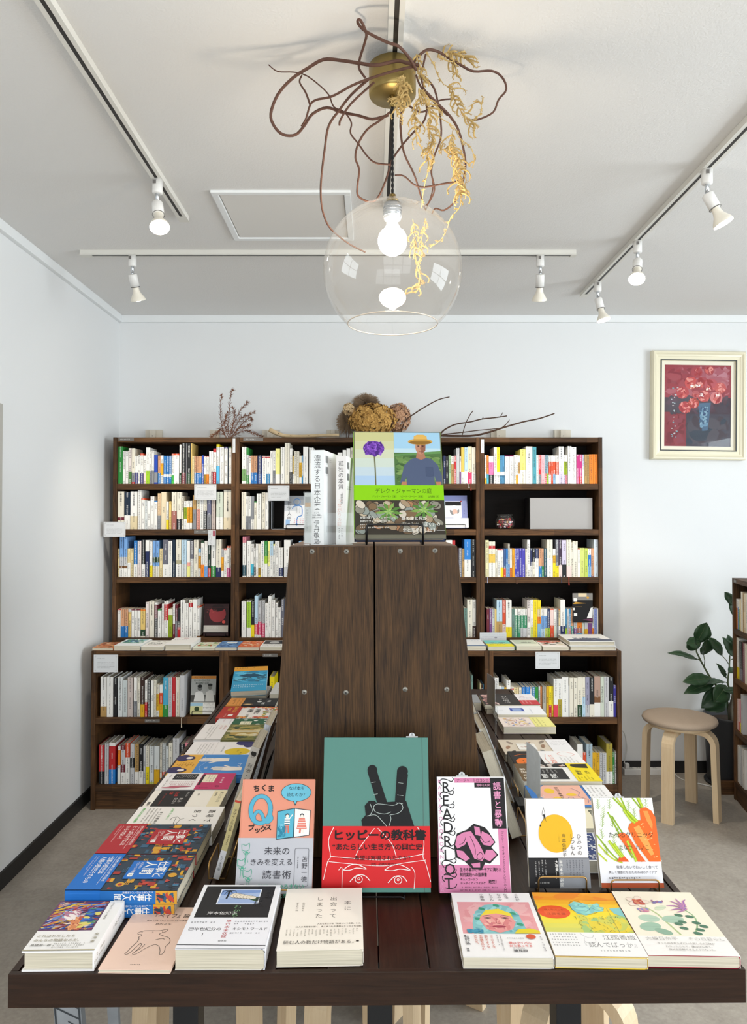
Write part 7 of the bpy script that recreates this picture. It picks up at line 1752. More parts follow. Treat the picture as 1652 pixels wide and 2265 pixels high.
h_, hw2 = standing('white pocket book with yellow disc and black grey band', 1172, 1307, 1972, 1.318, 0.150, 0.011, 0.24, 'eeeaea', None, spine='R', band=(0.335, '1d1c1f'), lift=0.0045)
a = Art(); sc_art(art_himitsu, hw2 * 1000 / 106.0, 150 / 148.)(a); a.build('cover_print', h_, lambda x, y, z: (x / 1000, 0.150 - y / 1000, 0.0116 + z))
wire_stand('brass wire stand under the yellow disc book', P(1242, 1972, 1.318).x, 1.311, TZ + 0.0006, 0.086, 'brass_wire', 0.24, lip=0.030, dep=0.03)
c_, cw2 = standing('pocket book with orange carrots and white band', 1331, 1469, 1975, 1.315, 0.150, 0.013, 0.36, 'f1f0ec', None, spine='R', band=(0.285, 'eeedf2', 0.05), lift=0.0045)
a = Art(); a.rect(0, 142 / 150 * 148, 106, 148, 'b5522c'); sc_art(art_carrot, 1, 1)(a)
a.v = [(x * cw2 * 1000 / 106.0, y * 150 / 148.0, z) for x, y, z in a.v]; a.build('cover_print', c_, lambda x, y, z: (x / 1000, 0.150 - y / 1000, 0.0136 + z))
tab_marker(c_, cw2 * 0.45, 0.150, 0.013)
wire_stand('brass wire stand under the carrot book', P(1402, 1975, 1.315).x, 1.308, TZ + 0.0006, 0.086, 'brass_wire', 0.36, lip=0.026, dep=0.034)
# ---------------------------------------------------------------- books leaning on the tower's sides
def lean_book(label, side, xb, y0, ang, w_, h, t, cover, **kw):
    r = book(label, w_, h, t, cover, 'R', **kw); s, c = math.sin(ang), math.cos(ang)
    if side == 'left': place(r, (xb, y0 + w_, TZ + 0.005), (0, -1, 0), (s, 0, c))
    else: place(r, (xb, y0, TZ + 0.005), (0, 1, 0), (-s, 0, c))
    return r
def sp_design(a): a.rect(0, 0, 11, 96, 'b5a878'); a.rect(0, 96, 11, 150, 'c4c4c6'); a.text(2.4, 16, 6.4, 'デザインの仕事', '3a3428', vert=True, gap=.95); a.marks(2, 66, 9, 92, 3.4, '4a4434', vert=True, pitch=1.1); a.text(2.8, 106, 5.6, 'ちくま文庫', '3a3a3c', vert=True); a.rect(0, 0, 11, 4, 'b04030')
def sp_rita(a): a.rect(0, 0, 18, 188, 'bdb6aa'); a.poly([(4, 10), (14, 10), (15, 16), (12, 20), (6, 19), (3, 15)], '26221e'); a.text(5, 20, 3.6, '晶文社', '3a342e', vert=False, gap=.7); a.text(4.6, 36, 9.4, '利他・ケア・傷の倫理学', '2c2824', vert=True, gap=1.15)
lean_book('slim khaki and grey pocket book leaning on left of tower', 'left', -0.2865, 1.352, 0.275, 0.105, 0.150, 0.011, 'b9ae86', spine_art=sp_design)
lean_book('grey beige book with camel emblem on spine leaning left of tower', 'left', -0.300, 1.548, 0.315, 0.128, 0.188, 0.018, 'bdb6aa', spine_art=sp_rita)
lean_book('white and blue book leaning close against tower left side', 'left', -0.288, 1.705, 0.26, 0.128, 0.188, 0.016, 'd8dce4', spine_art=lambda a: (a.marks(3, 20, 13, 150, 6, '5a6a90', vert=True, pitch=1.2), a.rect(0, 150, 16, 188, '8aa0c8')))
wire_stand('brass wire stand holding the khaki pocket book', -0.3075, 1.405, TZ + 0.0006, 0.085, 'brass_wire', 0.30, rz=-math.pi / 2, lip=0.03, dep=0.03)
wire_stand('black wire stand holding the white and blue leaning book', -0.312, 1.770, TZ + 0.0006, 0.085, 'black_wire', 0.28, rz=-math.pi / 2, lip=0.022, dep=0.034)
lean_book('cream edged book leaning on near right side of tower', 'right', 0.2890, 1.520, 0.335, 0.128, 0.190, 0.022, 'd2cfc6', hard=False)
lean_book('grey white hardcover leaning on middle right side of tower', 'right', 0.3120, 1.700, 0.36, 0.128, 0.188, 0.018, 'c8cacb', hard=True)
lean_book('pale book with dark edge leaning at far right side of tower', 'right', 0.3150, 1.880, 0.36, 0.128, 0.195, 0.014, '5a5e62')
wire_stand('brass wire stand holding near right leaning book', 0.3225, 1.585, TZ + 0.0006, 0.085, 'brass_wire', 0.30, rz=math.pi / 2, lip=0.03, dep=0.042)
wire_stand('brass wire stand holding middle right leaning book', 0.3420, 1.765, TZ + 0.0006, 0.085, 'brass_wire', 0.34, rz=math.pi / 2, lip=0.03, dep=0.04)
# ---------------------------------------------------------------- card holders
def card_stand(label, x, y0, y1, z0_, z1_, paper, dx=0.0):
    r = thing('card_holder', label, 'card holder', (x, (y0 + y1) / 2, TZ + 0.0008)); hy = (y1 - y0) / 2
    n = 6; v = []
    for j in range(n + 1):                               # a slightly bowed sheet standing edge on
        t = j / n; bow = 0.006 * math.sin(math.pi * t)
        for zz in (z0_ - TZ, z1_ - TZ): v += [(dx * t + bow, -hy + 2 * hy * t, zz), (dx * t + bow + 0.0006, -hy + 2 * hy * t, zz)]
    f = []
    for j in range(n):
        o = j * 4; f += [(o, o + 2, o + 6, o + 4), (o + 1, o + 5, o + 7, o + 3), (o + 2, o + 3, o + 7, o + 6), (o, o + 4, o + 5, o + 1)]
    f += [(0, 1, 3, 2), (n * 4, n * 4 + 2, n * 4 + 3, n * 4 + 1)]
    meshobj('sheet', v, f, paper, r)
    tube('post', [(0.002, -hy, 0.004), (0.002, -hy, z0_ - TZ + 0.012)], 0.0022, 'clear_acrylic' if paper != 'card_white' else 'aluminium', r, n=8)
    box('clip', -0.004, 0.008, -hy - 0.003, -hy + 0.010, z0_ - TZ - 0.004, z0_ - TZ + 0.016, 'clear_acrylic', r); box('base', -0.012, 0.014, -hy - 0.012, -hy + 0.016, 0.0, 0.004, 'clear_acrylic', r)
    return r
plain('note_paper', 'c4c8cc', 0.5, noise=0.12, scale=60)
card_stand('tall clear card holder with grey note beside white books', 0.352, 2.105, 2.215, 0.828, 0.918, 'note_paper', -0.006)
card_stand('clear card holder with bowed grey note behind yellow disc book', 0.356, 1.555, 1.655, 0.785, 0.884, 'note_paper', -0.008)
hb = thing('price_holder', 'slanting clear price holder on black block beside leaning books', 'card holder', (0.338, 1.690, TZ + 0.0008))
box('base', -0.006, 0.014, -0.02, 0.03, 0.0, 0.014, 'black_base', hb)
sv, sf = boxgeo(-0.0005, 0.0005, -0.018, 0.07, 0.0142, 0.09); so = meshobj('sheet', sv, sf, 'clear_acrylic', hb); so.rotation_euler = (0, math.radians(-18), 0); so.location = (0.006, 0, 0)
# ---------------------------------------------------------------- on top of the tower
ZT = ttop
def upright(label, px, py, d, psi, w_, h, t, cover, spine_art, back_art, hard=True):
    r = book(label, w_, h, t, cover, 'R', hard=hard, spine_art=spine_art); s, c = math.sin(psi), math.cos(psi)
    p = P(px, py, d)                                      # right hand foot of the spine
    xa = Vector((-s, -c, 0)); ya = Vector((0, 0, 1)); za = xa.cross(ya)
    place(r, Vector((p.x, d, ZT + 0.0006)) - xa * w_, xa, ya)
    a = Art(); back_art(a); a.build('back_print', r, lambda x, y, z: (w_ - x / 1000, h - y / 1000, -0.0003 - z))
    return r
def bars(a, x, y, w_, h):
    rg = random.Random(2); q = x
    while q < x + w_: d = rg.uniform(.4, 1.0); a.rect(q, y, min(q + d, x + w_), y + h, '2a2a2c'); a.z -= 5e-5; q += d + rg.uniform(.4, .9)
    a.z += 6e-5
upright('tall white book with black vertical spine title on tower', 716, 1203, 1.474, 0.17, 0.130, 0.194, 0.027, 'eceeee', lambda a: (a.text(6.0, 9, 14.6, '漂流する日本企業', '2a2a2c', vert=True, gap=.97, weight=-.004), a.text(6, 126, 4.0, 'どこで、', '2a2a2c', gap=.9), a.text(3, 131, 3.6, 'なにを、間違え、', '2a2a2c', gap=.74, weight=.01), a.text(3, 135.5, 3.6, '迷走したのか？', '2a2a2c', gap=.84, weight=.01), a.text(6.0, 143, 12.6, '伊丹敬之', '2a2a2c', vert=True, gap=.98, weight=-.004), a.text(8, 186, 3.4, '東洋経済', '4a4a4c', gap=.9)),
        lambda a: (bars(a, 14, 10, 24, 15), bars(a, 14, 33, 24, 15), a.marks(46, 16, 66, 26, 2.4, '7a7a7c', pitch=2), a.marks(14, 27, 38, 30, 2.2, '6a6a6c'), a.marks(14, 50, 38, 53, 2.2, '6a6a6c')))
upright('white book with grey vertical spine title in tower middle', 765, 1199, 1.500, 0.16, 0.128, 0.184, 0.021, 'e6e2df', lambda a: (a.text(4.4, 10, 12.0, '孤独の本質', '3a3638', vert=True, gap=1.0, weight=-.004), a.text(9.5, 74, 5, '「健康政策」', '3a3638', vert=True), a.text(2.4, 88, 9.4, 'つながりの町', 'd8a090', vert=True, gap=1.05, weight=-.01), a.marks(3, 150, 17, 176, 3.4, '5a5658', vert=True)),
        lambda a: (bars(a, 12, 12, 22, 14), bars(a, 12, 36, 22, 14), a.marks(12, 62, 60, 76, 3, '6a6668', pitch=1.8)))
def acrylic_card(label, px0, px1, pt, pb, d, rz, art):
    a_, b_ = P(px0, pb, d), P(px1, pt, d); w_, h_ = b_.x - a_.x, b_.z - (ZT + 0.0006)
    r = thing('card_holder', label, 'card holder', (a_.x, d, ZT + 0.0006), rz)
    v, f = boxgeo(0, w_, 0, 0.0012, 0.0014, h_); meshobj('sheet', v, f, 'clear_acrylic', r); v, f = boxgeo(0, w_, 0.0, 0.04, 0, 0.0012); meshobj('foot', v, f, 'clear_acrylic', r)
    if art:
        v, f = boxgeo(0.002, w_ - 0.002, 0.0014, 0.0018, 0.004, h_ - 0.002); meshobj('paper', v, f, plain('grey_paper', 'b9b8b4', 0.6, noise=.15, scale=50), r)
        A = Art(); art(A, w_ * 1000, h_ * 1000); A.build('print', r, lambda x, y, z: (x / 1000, 0.00125 - z * .2, h_ - y / 1000))
acrylic_card('clear stand with grey photo card left of tall white book', 671, 690, 1088, 1205, 1.462, 0.0, lambda a, w_, h_: (a.rect(3, 10, w_ - 3, 22, '8a8a86'), a.rect(3, 22, w_ - 3, 30, 'b08a60'), a.marks(4, 36, w_ - 4, h_ - 6, 5, '8a8a88', vert=True)))
acrylic_card('low clear acrylic stand in front of the two white books', 722, 781, 1134, 1204, 1.470, 0.10, None)
gdn = book('large garden book with purple flower and man in straw hat', 0.190, 0.245, 0.021, '2c3a5c', 'L', spine_art=lambda a: a.rect(0, 0, 21, 240, '86c60e'), hard=True)
s, c = math.sin(0.34), math.cos(0.34); p0 = P(784, 1199, 1.492)
ya = Vector((0, s, c)); xa = Vector((math.cos(0.05), math.sin(0.05), 0)); za = xa.cross((ya - xa * ya.dot(xa)).normalized())
place(gdn, Vector((p0.x, 1.492, ZT + 0.0055 + s * 0.021)) - za * 0.021, xa, ya)
jv, jf = extrude_u(ushape(-0.0006, 0.1903, -0.0004, 0.0216, 0.0003, 'L', r=0.0), [0.010, 0.2452]); jc = [lin('86c60e')] * len(jf); meshobj('dust_jacket', jv, jf, 'printed_paper', gdn, cols=jc)
a = Art(); sc_art(art_garden, 1, 1)(a); a.build('cover_print', gdn, lambda x, y, z: (x / 1000, 0.2452 - y / 1000, 0.0217 + z))
wire_stand('black wire stand under the garden book on tower', P(873, 1199, 1.49).x, 1.485, ZT + 0.0004, 0.116, 'black_wire', 0.34, lip=0.042, dep=0.045, r=0.0022, rz=0.03, back=0.14)
# ---------------------------------------------------------------- ceiling rails
def rail(label, x0, y0, x1, y1):
    L = math.hypot(x1 - x0, y1 - y0); r = thing('ceiling_rail', label, 'lighting rail', (x0, y0, ZC), math.atan2(y1 - y0, x1 - x0))
    box('rail_body', 0.0, L, -0.0175, 0.0175, -0.016, -0.0003, 'rail_white', r, bevel=0.001)
    for s in (-1, 1): box('rail_lip', 0.0, L, s * 0.0115 - 0.006, s * 0.0115 + 0.006, -0.020, -0.0162, 'rail_white', r)
    box('slot', 0.045, L - 0.02, -0.0054, 0.0054, -0.0192, -0.0162, 'rail_black', r)
    box('end_cap', -0.004, 0.045, -0.0185, 0.0185, -0.0212, -0.0203, 'rail_white', r); box('end_cap', L - 0.02, L + 0.004, -0.0185, 0.0185, -0.0212, -0.0203, 'rail_white', r)
    return r
RZ = ZC - 0.020
XA = G(92, 0, RZ).x; rail('white ceiling rail with black slot on left', XA, G(400, 490, RZ).y, XA, -0.6)
XM = 0.050; rail('white ceiling rail with black slot over the pendant lamp', XM, 2.56, XM, -0.6)
XD = G(1290, 657, RZ).x; rail('white ceiling rail with black slot on right', XD, G(1290, 657, RZ).y, XD + 0.012, -0.6)
YR = G(700, 566, RZ).y; rail('white cross rail along the back of the ceiling', G(180, 566, RZ).x, YR, G(1272, 566, RZ).x, YR)
# ---------------------------------------------------------------- spot lamps
def spot(label, px, py, aim, power, lit=True, rail_x=None, rail_y=None, glow=True):
    p = G(px, py, RZ)
    if rail_x is not None: p = Vector((rail_x, p.y, RZ))
    if rail_y is not None: p = Vector((p.x, rail_y, RZ))
    r = thing('spot_lamp', label, 'spot lamp', tuple(p))
    lathe('adapter', [(0.0001, 0.0), (0.0165, 0.0), (0.0165, -0.042), (0.015, -0.045), (0.0001, -0.045)], 'white_plastic', r, n=24, close=False)
    lathe('stem', [(0.0065, -0.045), (0.0065, -0.072), (0.0001, -0.074)], 'chrome', r, n=16, close=False)
    v, f = boxgeo(-0.0105, 0.0, -0.017, -0.0166, -0.018, -0.006); meshobj('rating_label', v, f, 'strip_grey', r)
    a = Vector(aim).normalized(); q = Vector((0, 0, -1)).rotation_difference(a)
    j = lathe('joint', [(0.0001, 0.007), (0.005, 0.005), (0.007, 0.0), (0.005, -0.005), (0.0001, -0.007)], 'chrome', r, n=14, close=False); j.location = (0, 0, -0.074)
    head = lathe('holder', [(0.0001, 0.0), (0.0165, -0.001), (0.018, -0.004), (0.018, -0.052), (0.0165, -0.052), (0.0001, -0.050)], 'white_plastic', r, n=28, close=False)
    head.location = (0, 0, -0.076); head.rotation_mode = 'QUATERNION'; head.rotation_quaternion = q
    lathe('holder_ring', [(0.0184, -0.0505), (0.0192, -0.052), (0.0184, -0.0535)], 'strip_grey', head, n=28, close=False)
    lathe('bulb', [(0.013, -0.050), (0.0135, -0.066), (0.017, -0.078), (0.0285, -0.097), (0.031, -0.104), (0.0305, -0.108)], plain('bulb_shell', 'f2ebdc', 0.3), head, n=32, close=False)
    lens = lathe('lens', [(0.0001, -0.1105), (0.016, -0.1098), (0.0303, -0.1078)], 'spot_glow', head, n=32, close=False)
    l = bpy.data.lights.new('spot_light', 'SPOT'); l.energy = power; l.color = (1.0, 0.90, 0.76); l.spot_size = math.radians(85); l.spot_blend = 0.8; l.shadow_soft_size = 0.028
    lo = bpy.data.objects.new('spot_light', l); COL.objects.link(lo); lo.parent = head; lo.location = (0, 0, -0.118)
    return r
spot('white spot lamp on left rail with bright lens towards camera', 349, 398, (0.20, -0.42, -0.9), 26, rail_x=XA)
spot('white spot lamp at left of back cross rail', 293, 566, (0.10, 0.42, -0.9), 34, rail_y=YR)
spot('white spot lamp at right of back cross rail', 1196, 564, (0.05, 0.42, -0.9), 34, rail_y=YR)
spot('largest white spot lamp high on right rail', 1569, 376, (0.42, -0.10, -0.9), 20, rail_x=XD + 0.005)
spot('white spot lamp on right rail with bright lens towards camera', 1418, 534, (-0.22, -0.5, -0.85), 26, rail_x=XD + 0.003)
spot('smallest white spot lamp at far end of right rail', 1330, 624, (0.20, -0.12, -0.95), 18, rail_x=XD + 0.001)
# ---------------------------------------------------------------- pendant lamp
LX, LY = 0.0455, 1.72
pz = lambda y: P(867, y, LY).z
pend = thing('pendant_lamp', 'clear glass globe pendant lamp with brass ceiling canopy', 'pendant lamp', (LX, LY, RZ))
cb = pz(213) - RZ
lathe('canopy', [(0.0001, 0.0), (0.052, 0.0), (0.0565, -0.003), (0.0565, cb + 0.004), (0.054, cb), (0.0001, cb)], 'brass_brushed', pend, n=48, close=False)
lathe('cord_grip', [(0.0001, cb), (0.0075, cb), (0.0075, cb - 0.022), (0.006, cb - 0.026), (0.0001, cb - 0.026)], 'brass_brushed', pend, n=20, close=False)
gt = pz(447) - RZ; gc = pz(600) - RZ; GR = 154 * LY / F
zc0, zc1 = cb - 0.026, gt + 0.016
for ph in (0, math.pi):
    tube('cord_strand', [(0.0017 * math.cos(ph + k * 0.55), 0.0017 * math.sin(ph + k * 0.55), zc0 + (zc1 - zc0) * k / 90) for k in range(91)], 0.0019, 'black_cord', pend, n=6)
lathe('top_cap', [(0.0001, gt + 0.018), (0.0075, gt + 0.018), (0.0085, gt + 0.010), (0.014, gt + 0.006), (0.015, gt - 0.0005), (0.0001, gt - 0.001)], 'brass_brushed', pend, n=28, close=False)
for k in range(3):
    o = lathe('cap_screw', [(0.0001, 0.0014), (0.0022, 0.001), (0.0022, 0)], 'brass_brushed', pend, n=10, close=False); an = k * 2.094 - 1.5708; o.location = (0.008 * math.cos(an), 0.008 * math.sin(an), gt + 0.014); o.rotation_euler = (math.radians(90), 0, an + math.pi / 2)
rim = 99.5 * LY / F; a0 = math.asin(0.016 / GR); a1 = math.pi - math.asin(rim / GR)
outer = [(GR * math.sin(a0 + (a1 - a0) * k / 40), gc + GR * math.cos(a0 + (a1 - a0) * k / 40)) for k in range(41)]
v, f = lathegeo(outer, 96); meshobj('globe_shade', v, f, 'globe_glass', pend, True)
tube('globe_rim', [(rim * math.cos(2 * math.pi * k / 72), rim * math.sin(2 * math.pi * k / 72), outer[-1][1]) for k in range(73)], 0.0013, plain('rim_glass', 'e8d8c4', 0.1, coat=0.5), pend, n=6)
lathe('socket', [(0.0001, gt - 0.002), (0.019, gt - 0.003), (0.021, gt - 0.008), (0.021, gt - 0.040), (0.018, gt - 0.044), (0.0001, gt - 0.044)], 'aluminium', pend, n=32, close=False)
for k in range(4): tube('socket_thread', [(0.0215 * math.cos(2 * math.pi * i / 24), 0.0215 * math.sin(2 * math.pi * i / 24), gt - 0.014 - 0.007 * k) for i in range(25)], 0.0011, 'aluminium', pend, n=5)
bz_ = gt - 0.044; BR = 0.035
lathe('bulb', [(0.012, bz_ + 0.004), (0.014, bz_ - 0.012), (0.022, bz_ - 0.026)] + [(BR * math.sin(t), bz_ - 0.050 + BR * math.cos(t)) for t in [0.85 + (math.pi - 0.85) * k / 12 for k in range(13)]], 'bulb_glow', pend, n=32, close=False)
# ---------------------------------------------------------------- twig wreath round the canopy
wr = thing('twig_wreath', 'loose wreath of curling brown twigs hung round the lamp canopy', 'twig wreath', (LX, LY, RZ))
def wp(x, y, d):
    p = P(560 + x / 2.581, y / 2.581, d)
    if p.z > ZC - 0.012: p = G(560 + x / 2.581, y / 2.581, ZC - 0.012)      # keep clear of the ceiling
    return p - Vector((LX, LY, RZ))
TW_ = [([(945, 372), (880, 360), (820, 348), (700, 372), (600, 360), (500, 345), (400, 340), (310, 390), (220, 450), (140, 540), (100, 650), (120, 720), (170, 768), (240, 770), (290, 720), (340, 650), (420, 615), (500, 640), (600, 660), (680, 680), (770, 658)], .0040, .0032, (-.075, -.09, -.06, -.03, 0, .02, 0, -.05)),
 ([(88, 370), (140, 408), (230, 412), (300, 430), (370, 480), (430, 540), (460, 610), (520, 640), (560, 700), (555, 760), (600, 820), (650, 890), (700, 930), (780, 940)], .0013, .0022, (0, -.02, -.04, -.05)),
 ([(920, 378), (780, 412), (660, 450), (560, 490), (450, 550), (360, 570), (325, 600), (300, 680), (275, 720)], .0032, .0022, (-.085, -.075, -.03, 0)),
 ([(325, 600), (300, 530), (265, 470), (278, 430)], .0026, .0018, (0, 0)),
 ([(640, 445), (605, 390), (610, 330), (635, 250), (645, 190), (612, 115), (596, 128), (640, 178), (760, 240), (830, 265), (890, 330), (930, 400)], .0028, .0034, (-.06, -.08, -.14, -.16, -.15, -.08)),
 ([(660, 450), (560, 540), (490, 630), (430, 720), (408, 850), (390, 1000), (385, 1100), (395, 1200), (430, 1290), (490, 1350), (560, 1400), (640, 1440)], .0032, .0020, (-.07, -.02, .06, .16, .2)),
 ([(780, 640), (720, 690), (650, 740), (600, 820), (583, 900), (605, 970), (595, 1060), (600, 1120), (660, 1150), (710, 1130), (760, 1020), (790, 920), (850, 830), (920, 750), (975, 690), (990, 600), (955, 430)], .0026, .0024, (-.06, .02, .05, .05, .03, -.05)),
 ([(850, 620), (840, 720), (860, 870), (920, 1000), (960, 1130), (985, 1200)], .0030, .0018, (-.06, .03, .17)),
 ([(810, 1000), (860, 1005), (920, 1055), (980, 1068), (1080, 1050), (1170, 1035)], .0018, .0024, (.02, .05, .03)),
 ([(905, 360), (980, 290), (1040, 290), (1110, 325), (1190, 375), (1260, 408), (1360, 405), (1420, 440), (1445, 510), (1400, 570), (1370, 640), (1290, 680), (1240, 685)], .0034, .0022, (-.08, -.03, 0, .04, .06)),
 ([(980, 440), (1030, 500), (1055, 590), (1070, 690), (1070, 790), (1030, 900), (1015, 980), (1035, 1080), (1000, 1160), (970, 1180)], .0026, .0018, (-.05, -.02, .05, .17)),
 ([(890, 605), (950, 640), (1010, 620), (1060, 575), (1130, 565)], .0024, .0018, (-.06, -.03, 0)),
 ([(975, 515), (1050, 590), (1120, 660), (1170, 740), (1200, 850), (1212, 950), (1190, 1060), (1150, 1150), (1090, 1200), (1040, 1190), (1020, 1220)], .0034, .0018, (-.06, 0, .05, .1, .18)),
 ([(690, 470), (560, 590), (500, 680), (492, 715)], .0026, .0024, (-.06, -.03)),
 ([(1030, 905), (1018, 980), (1025, 1080), (985, 1200)], .0020, .0014, (.05, .1, .18)),
 ([(930, 430), (960, 500), (1040, 590), (1110, 660)], .0024, .0022, (-.06, -.02, 0)),
 ([(985, 310), (965, 400), (960, 460), (990, 540)], .0024, .0018, (-.07, -.06, -.04))]
for pts, r0, r1, dd in TW_:
    n = len(pts); q = []
    for i, (x, y) in enumerate(pts):
        t = i / (n - 1) * (len(dd) - 1); k = min(int(t), len(dd) - 2); q.append(wp(x, y, LY + dd[k] + (dd[k + 1] - dd[k]) * (t - k)))
    tube('twig', q, lambda t, a=r0, b=r1: a + (b - a) * t, 'twig_bark', wr, n=7, sub=4)
# ---------------------------------------------------------------- dried golden sprigs
sg = thing('dried_sprig_bunch', 'bunch of pale golden dried sprigs hanging from the wreath', 'dried plant', (LX, LY, RZ))
def sprig(pts, dd, nleaf, ln, seed, r0=0.0011):
    n = len(pts); q = []
    for i, (x, y) in enumerate(pts):
        t = i / (n - 1) * (len(dd) - 1); k = min(int(t), len(dd) - 2); q.append(wp(x, y, LY + dd[k] + (dd[k + 1] - dd[k]) * (t - k)))
    rg = random.Random(seed); cp = catmull(q, 5); parts = [tubegeo(cp, r0, 5)]; m = len(cp)
    for i in range(nleaf):
        t = 0.08 + 0.92 * i / max(nleaf, 1); k = min(int(t * (m - 1)), m - 2); p = cp[k]; d = (cp[k + 1] - cp[k]).normalized()
        s = d.cross(Vector((rg.uniform(-1, 1), rg.uniform(-.3, 1), rg.uniform(-1, 1)))).normalized() * (1 if i % 2 else -1); l = ln * rg.uniform(.35, 1.35)
        hook = [p, p + s * l * .5 + d * l * .25, p + s * l * .85 + d * l * .7, p + s * l * .7 + d * l * 1.05 + Vector((0, rg.uniform(-.3, .3) * l, 0))]
        hp_ = catmull(hook, 3); parts.append(tubegeo(hp_, lambda u: .0026 * (1 - .6 * u), 4))
        for w_ in range(8):                               # the bristly seed coat
            b = hp_[min(2 + w_, len(hp_) - 1)]; e = b + Vector((rg.uniform(-1, 1), rg.uniform(-1, 1), rg.uniform(-1, 1))).normalized() * .0050; parts.append(tubegeo([b, e], .0007, 3))
    v, f = merge(parts); o = meshobj('sprig', v, f, 'dry_gold', sg); o['kind'] = 'stuff'
for k, (pts, dd, nl, ln) in enumerate((([(985, 290), (1030, 370), (1060, 440), (1090, 485)], (-.06, -.02), 6, .008), ([(1095, 485), (1140, 520), (1150, 570), (1190, 640), (1240, 690), (1270, 735)], (-.02, 0), 34, .022), ([(1250, 690), (1300, 640), (1290, 580), (1230, 610)], (0, .01), 12, .012),
    ([(1050, 330), (1110, 300), (1170, 320), (1245, 345)], (-.03, 0), 30, .020), ([(1110, 320), (1150, 370), (1160, 440)], (-.03, 0), 14, .017), ([(930, 310), (950, 380), (965, 440), (985, 470)], (-.08, -.07), 26, .018), ([(870, 440), (840, 480), (850, 540), (825, 590), (820, 650)], (-.09, -.09), 40, .018), ([(880, 470), (880, 540), (855, 600)], (-.09, -.08), 22, .016),
    ([(945, 500), (960, 560), (930, 640), (925, 700), (935, 830)], (-.08, -.05), 34, .021), ([(960, 530), (1010, 640), (1000, 720), (1025, 800), (1000, 860), (985, 930)], (-.06, -.02), 44, .023), ([(950, 520), (1040, 650), (1140, 720), (1180, 790), (1240, 840), (1262, 910), (1250, 960)], (-.06, .02), 12, .012),
    ([(1140, 740), (1130, 830), (1160, 900), (1185, 980), (1170, 1050), (1185, 1110)], (-.03, .0), 64, .026), ([(1060, 860), (1140, 850), (1180, 930)], (-.02, .01), 16, .015), ([(1185, 1100), (1180, 1180), (1130, 1240), (1110, 1300)], (0, .04), 8, .008), ([(1025, 900), (990, 1010), (970, 1100), (960, 1185)], (-.02, .10), 8, .008),
    ([(1105, 1310), (1070, 1370), (1010, 1412)], (.18, .19), 8, .010), ([(910, 1250), (925, 1340), (920, 1430), (940, 1540), (955, 1620), (925, 1675)], (.19, .20), 46, .022), ([(985, 1250), (960, 1380), (975, 1470)], (.19, .20), 22, .016))):
    sprig(pts, dd, int(nl * 0.72), ln, 200 + k)
# ---------------------------------------------------------------- bentwood stools
def stool(label, x, y, rz, seat_mat='seat_felt', h=0.455, rad=0.168, group=None, cushion=False):
    r = thing('stool', label, 'stool', (x, y, 0), rz, group)
    lathe('seat', [(0.0001, h - 0.030), (rad - 0.02, h - 0.031), (rad - 0.006, h - 0.028), (rad, h - 0.018), (rad - 0.004, h - 0.007), (rad - 0.03, h - 0.001), (0.0001, h)], seat_mat, r, n=48, close=False)
    lathe('seat_board', [(0.0001, h - 0.046), (rad - 0.03, h - 0.046), (rad - 0.03, h - 0.0315), (0.0001, h - 0.0315)], 'birch_ply_x', r, n=40, close=False)
    w_, th, R = 0.052, 0.024, 0.055
    for k in range(4):
        a = k * math.pi / 2 + math.pi / 4
        ctr = []                                          # centre line of the bent leg in its own plane: from under the seat, out and down
        ctr.append((0.060, h - 0.059)); 
        for t in range(7):
            u = t / 6 * math.pi / 2; ctr.append((rad - 0.012 - R + R * math.sin(u) + 0.0, h - 0.059 - R + R * math.cos(u)))
        ctr += [(rad - 0.008, h * 0.45), (rad - 0.002, 0.0)]
        v, f = [], []
        for i, (rr, z) in enumerate(ctr):
            p0 = ctr[max(i - 1, 0)]; p1 = ctr[min(i + 1, len(ctr) - 1)]; tx, tz = p1[0] - p0[0], p1[1] - p0[1]; l = math.hypot(tx, tz); nx, nz = -tz / l, tx / l
            if i == len(ctr) - 1: nx, nz = 1.0, 0.0
            for s, q in ((-1, -1), (1, -1), (1, 1), (-1, 1)): v.append((rr + nx * th / 2 * q, s * w_ / 2, z + nz * th / 2 * q))
        for i in range(len(ctr) - 1):
            for j in range(4): m = (j + 1) % 4; f.append((i * 4 + j, i * 4 + m, i * 4 + 4 + m, i * 4 + 4 + j))
        f += [(3, 2, 1, 0), tuple(len(v) - 4 + j for j in range(4))]
        o = meshobj('leg', v, f, 'birch_ply_z', r); o.rotation_euler = (0, 0, a)
        lathe('screw_cover', [(0.0001, 0.001), (0.004, 0.0)], 'screw_steel', o, n=10, close=False, loc=(rad * .5, 0, h - 0.0468))
    return r
sp = G(1500, 1808, 0); stool('round stool with taupe felt seat and bent birch legs beside plant', sp.x + 0.034, sp.y + 0.060, math.radians(4))
# ---------------------------------------------------------------- rubber plant
pp = Vector((1.885, 3.815, 0)); pot = thing('plant_pot', 'black cylindrical plant pot behind the stool', 'plant pot', tuple(pp))
lathe('pot_body', [(0.0001, 0.012), (0.120, 0.012), (0.124, 0.02), (0.140, 0.345), (0.144, 0.355), (0.140, 0.358), (0.134, 0.352), (0.130, 0.315), (0.0001, 0.315)], 'pot_black', pot, n=48, close=False)
lathe('saucer', [(0.0001, 0.0), (0.125, 0.0), (0.142, 0.010), (0.138, 0.011), (0.0001, 0.0115)], 'pot_black', pot, n=40, close=False)
lathe('soil', [(0.0001, 0.322), (0.08, 0.321), (0.1295, 0.318)], 'soil', pot, n=32, close=False)
pl = thing('rubber_plant', 'rubber plant with large dark green leaves beside back wall', 'plant', tuple(pp + Vector((0, 0, 0.322))))
PO = pp + Vector((0, 0, 0.322))
def rp(x, y, d=3.80): return P(1350 + x / 3.712, 1250 + y / 3.712, d) - PO
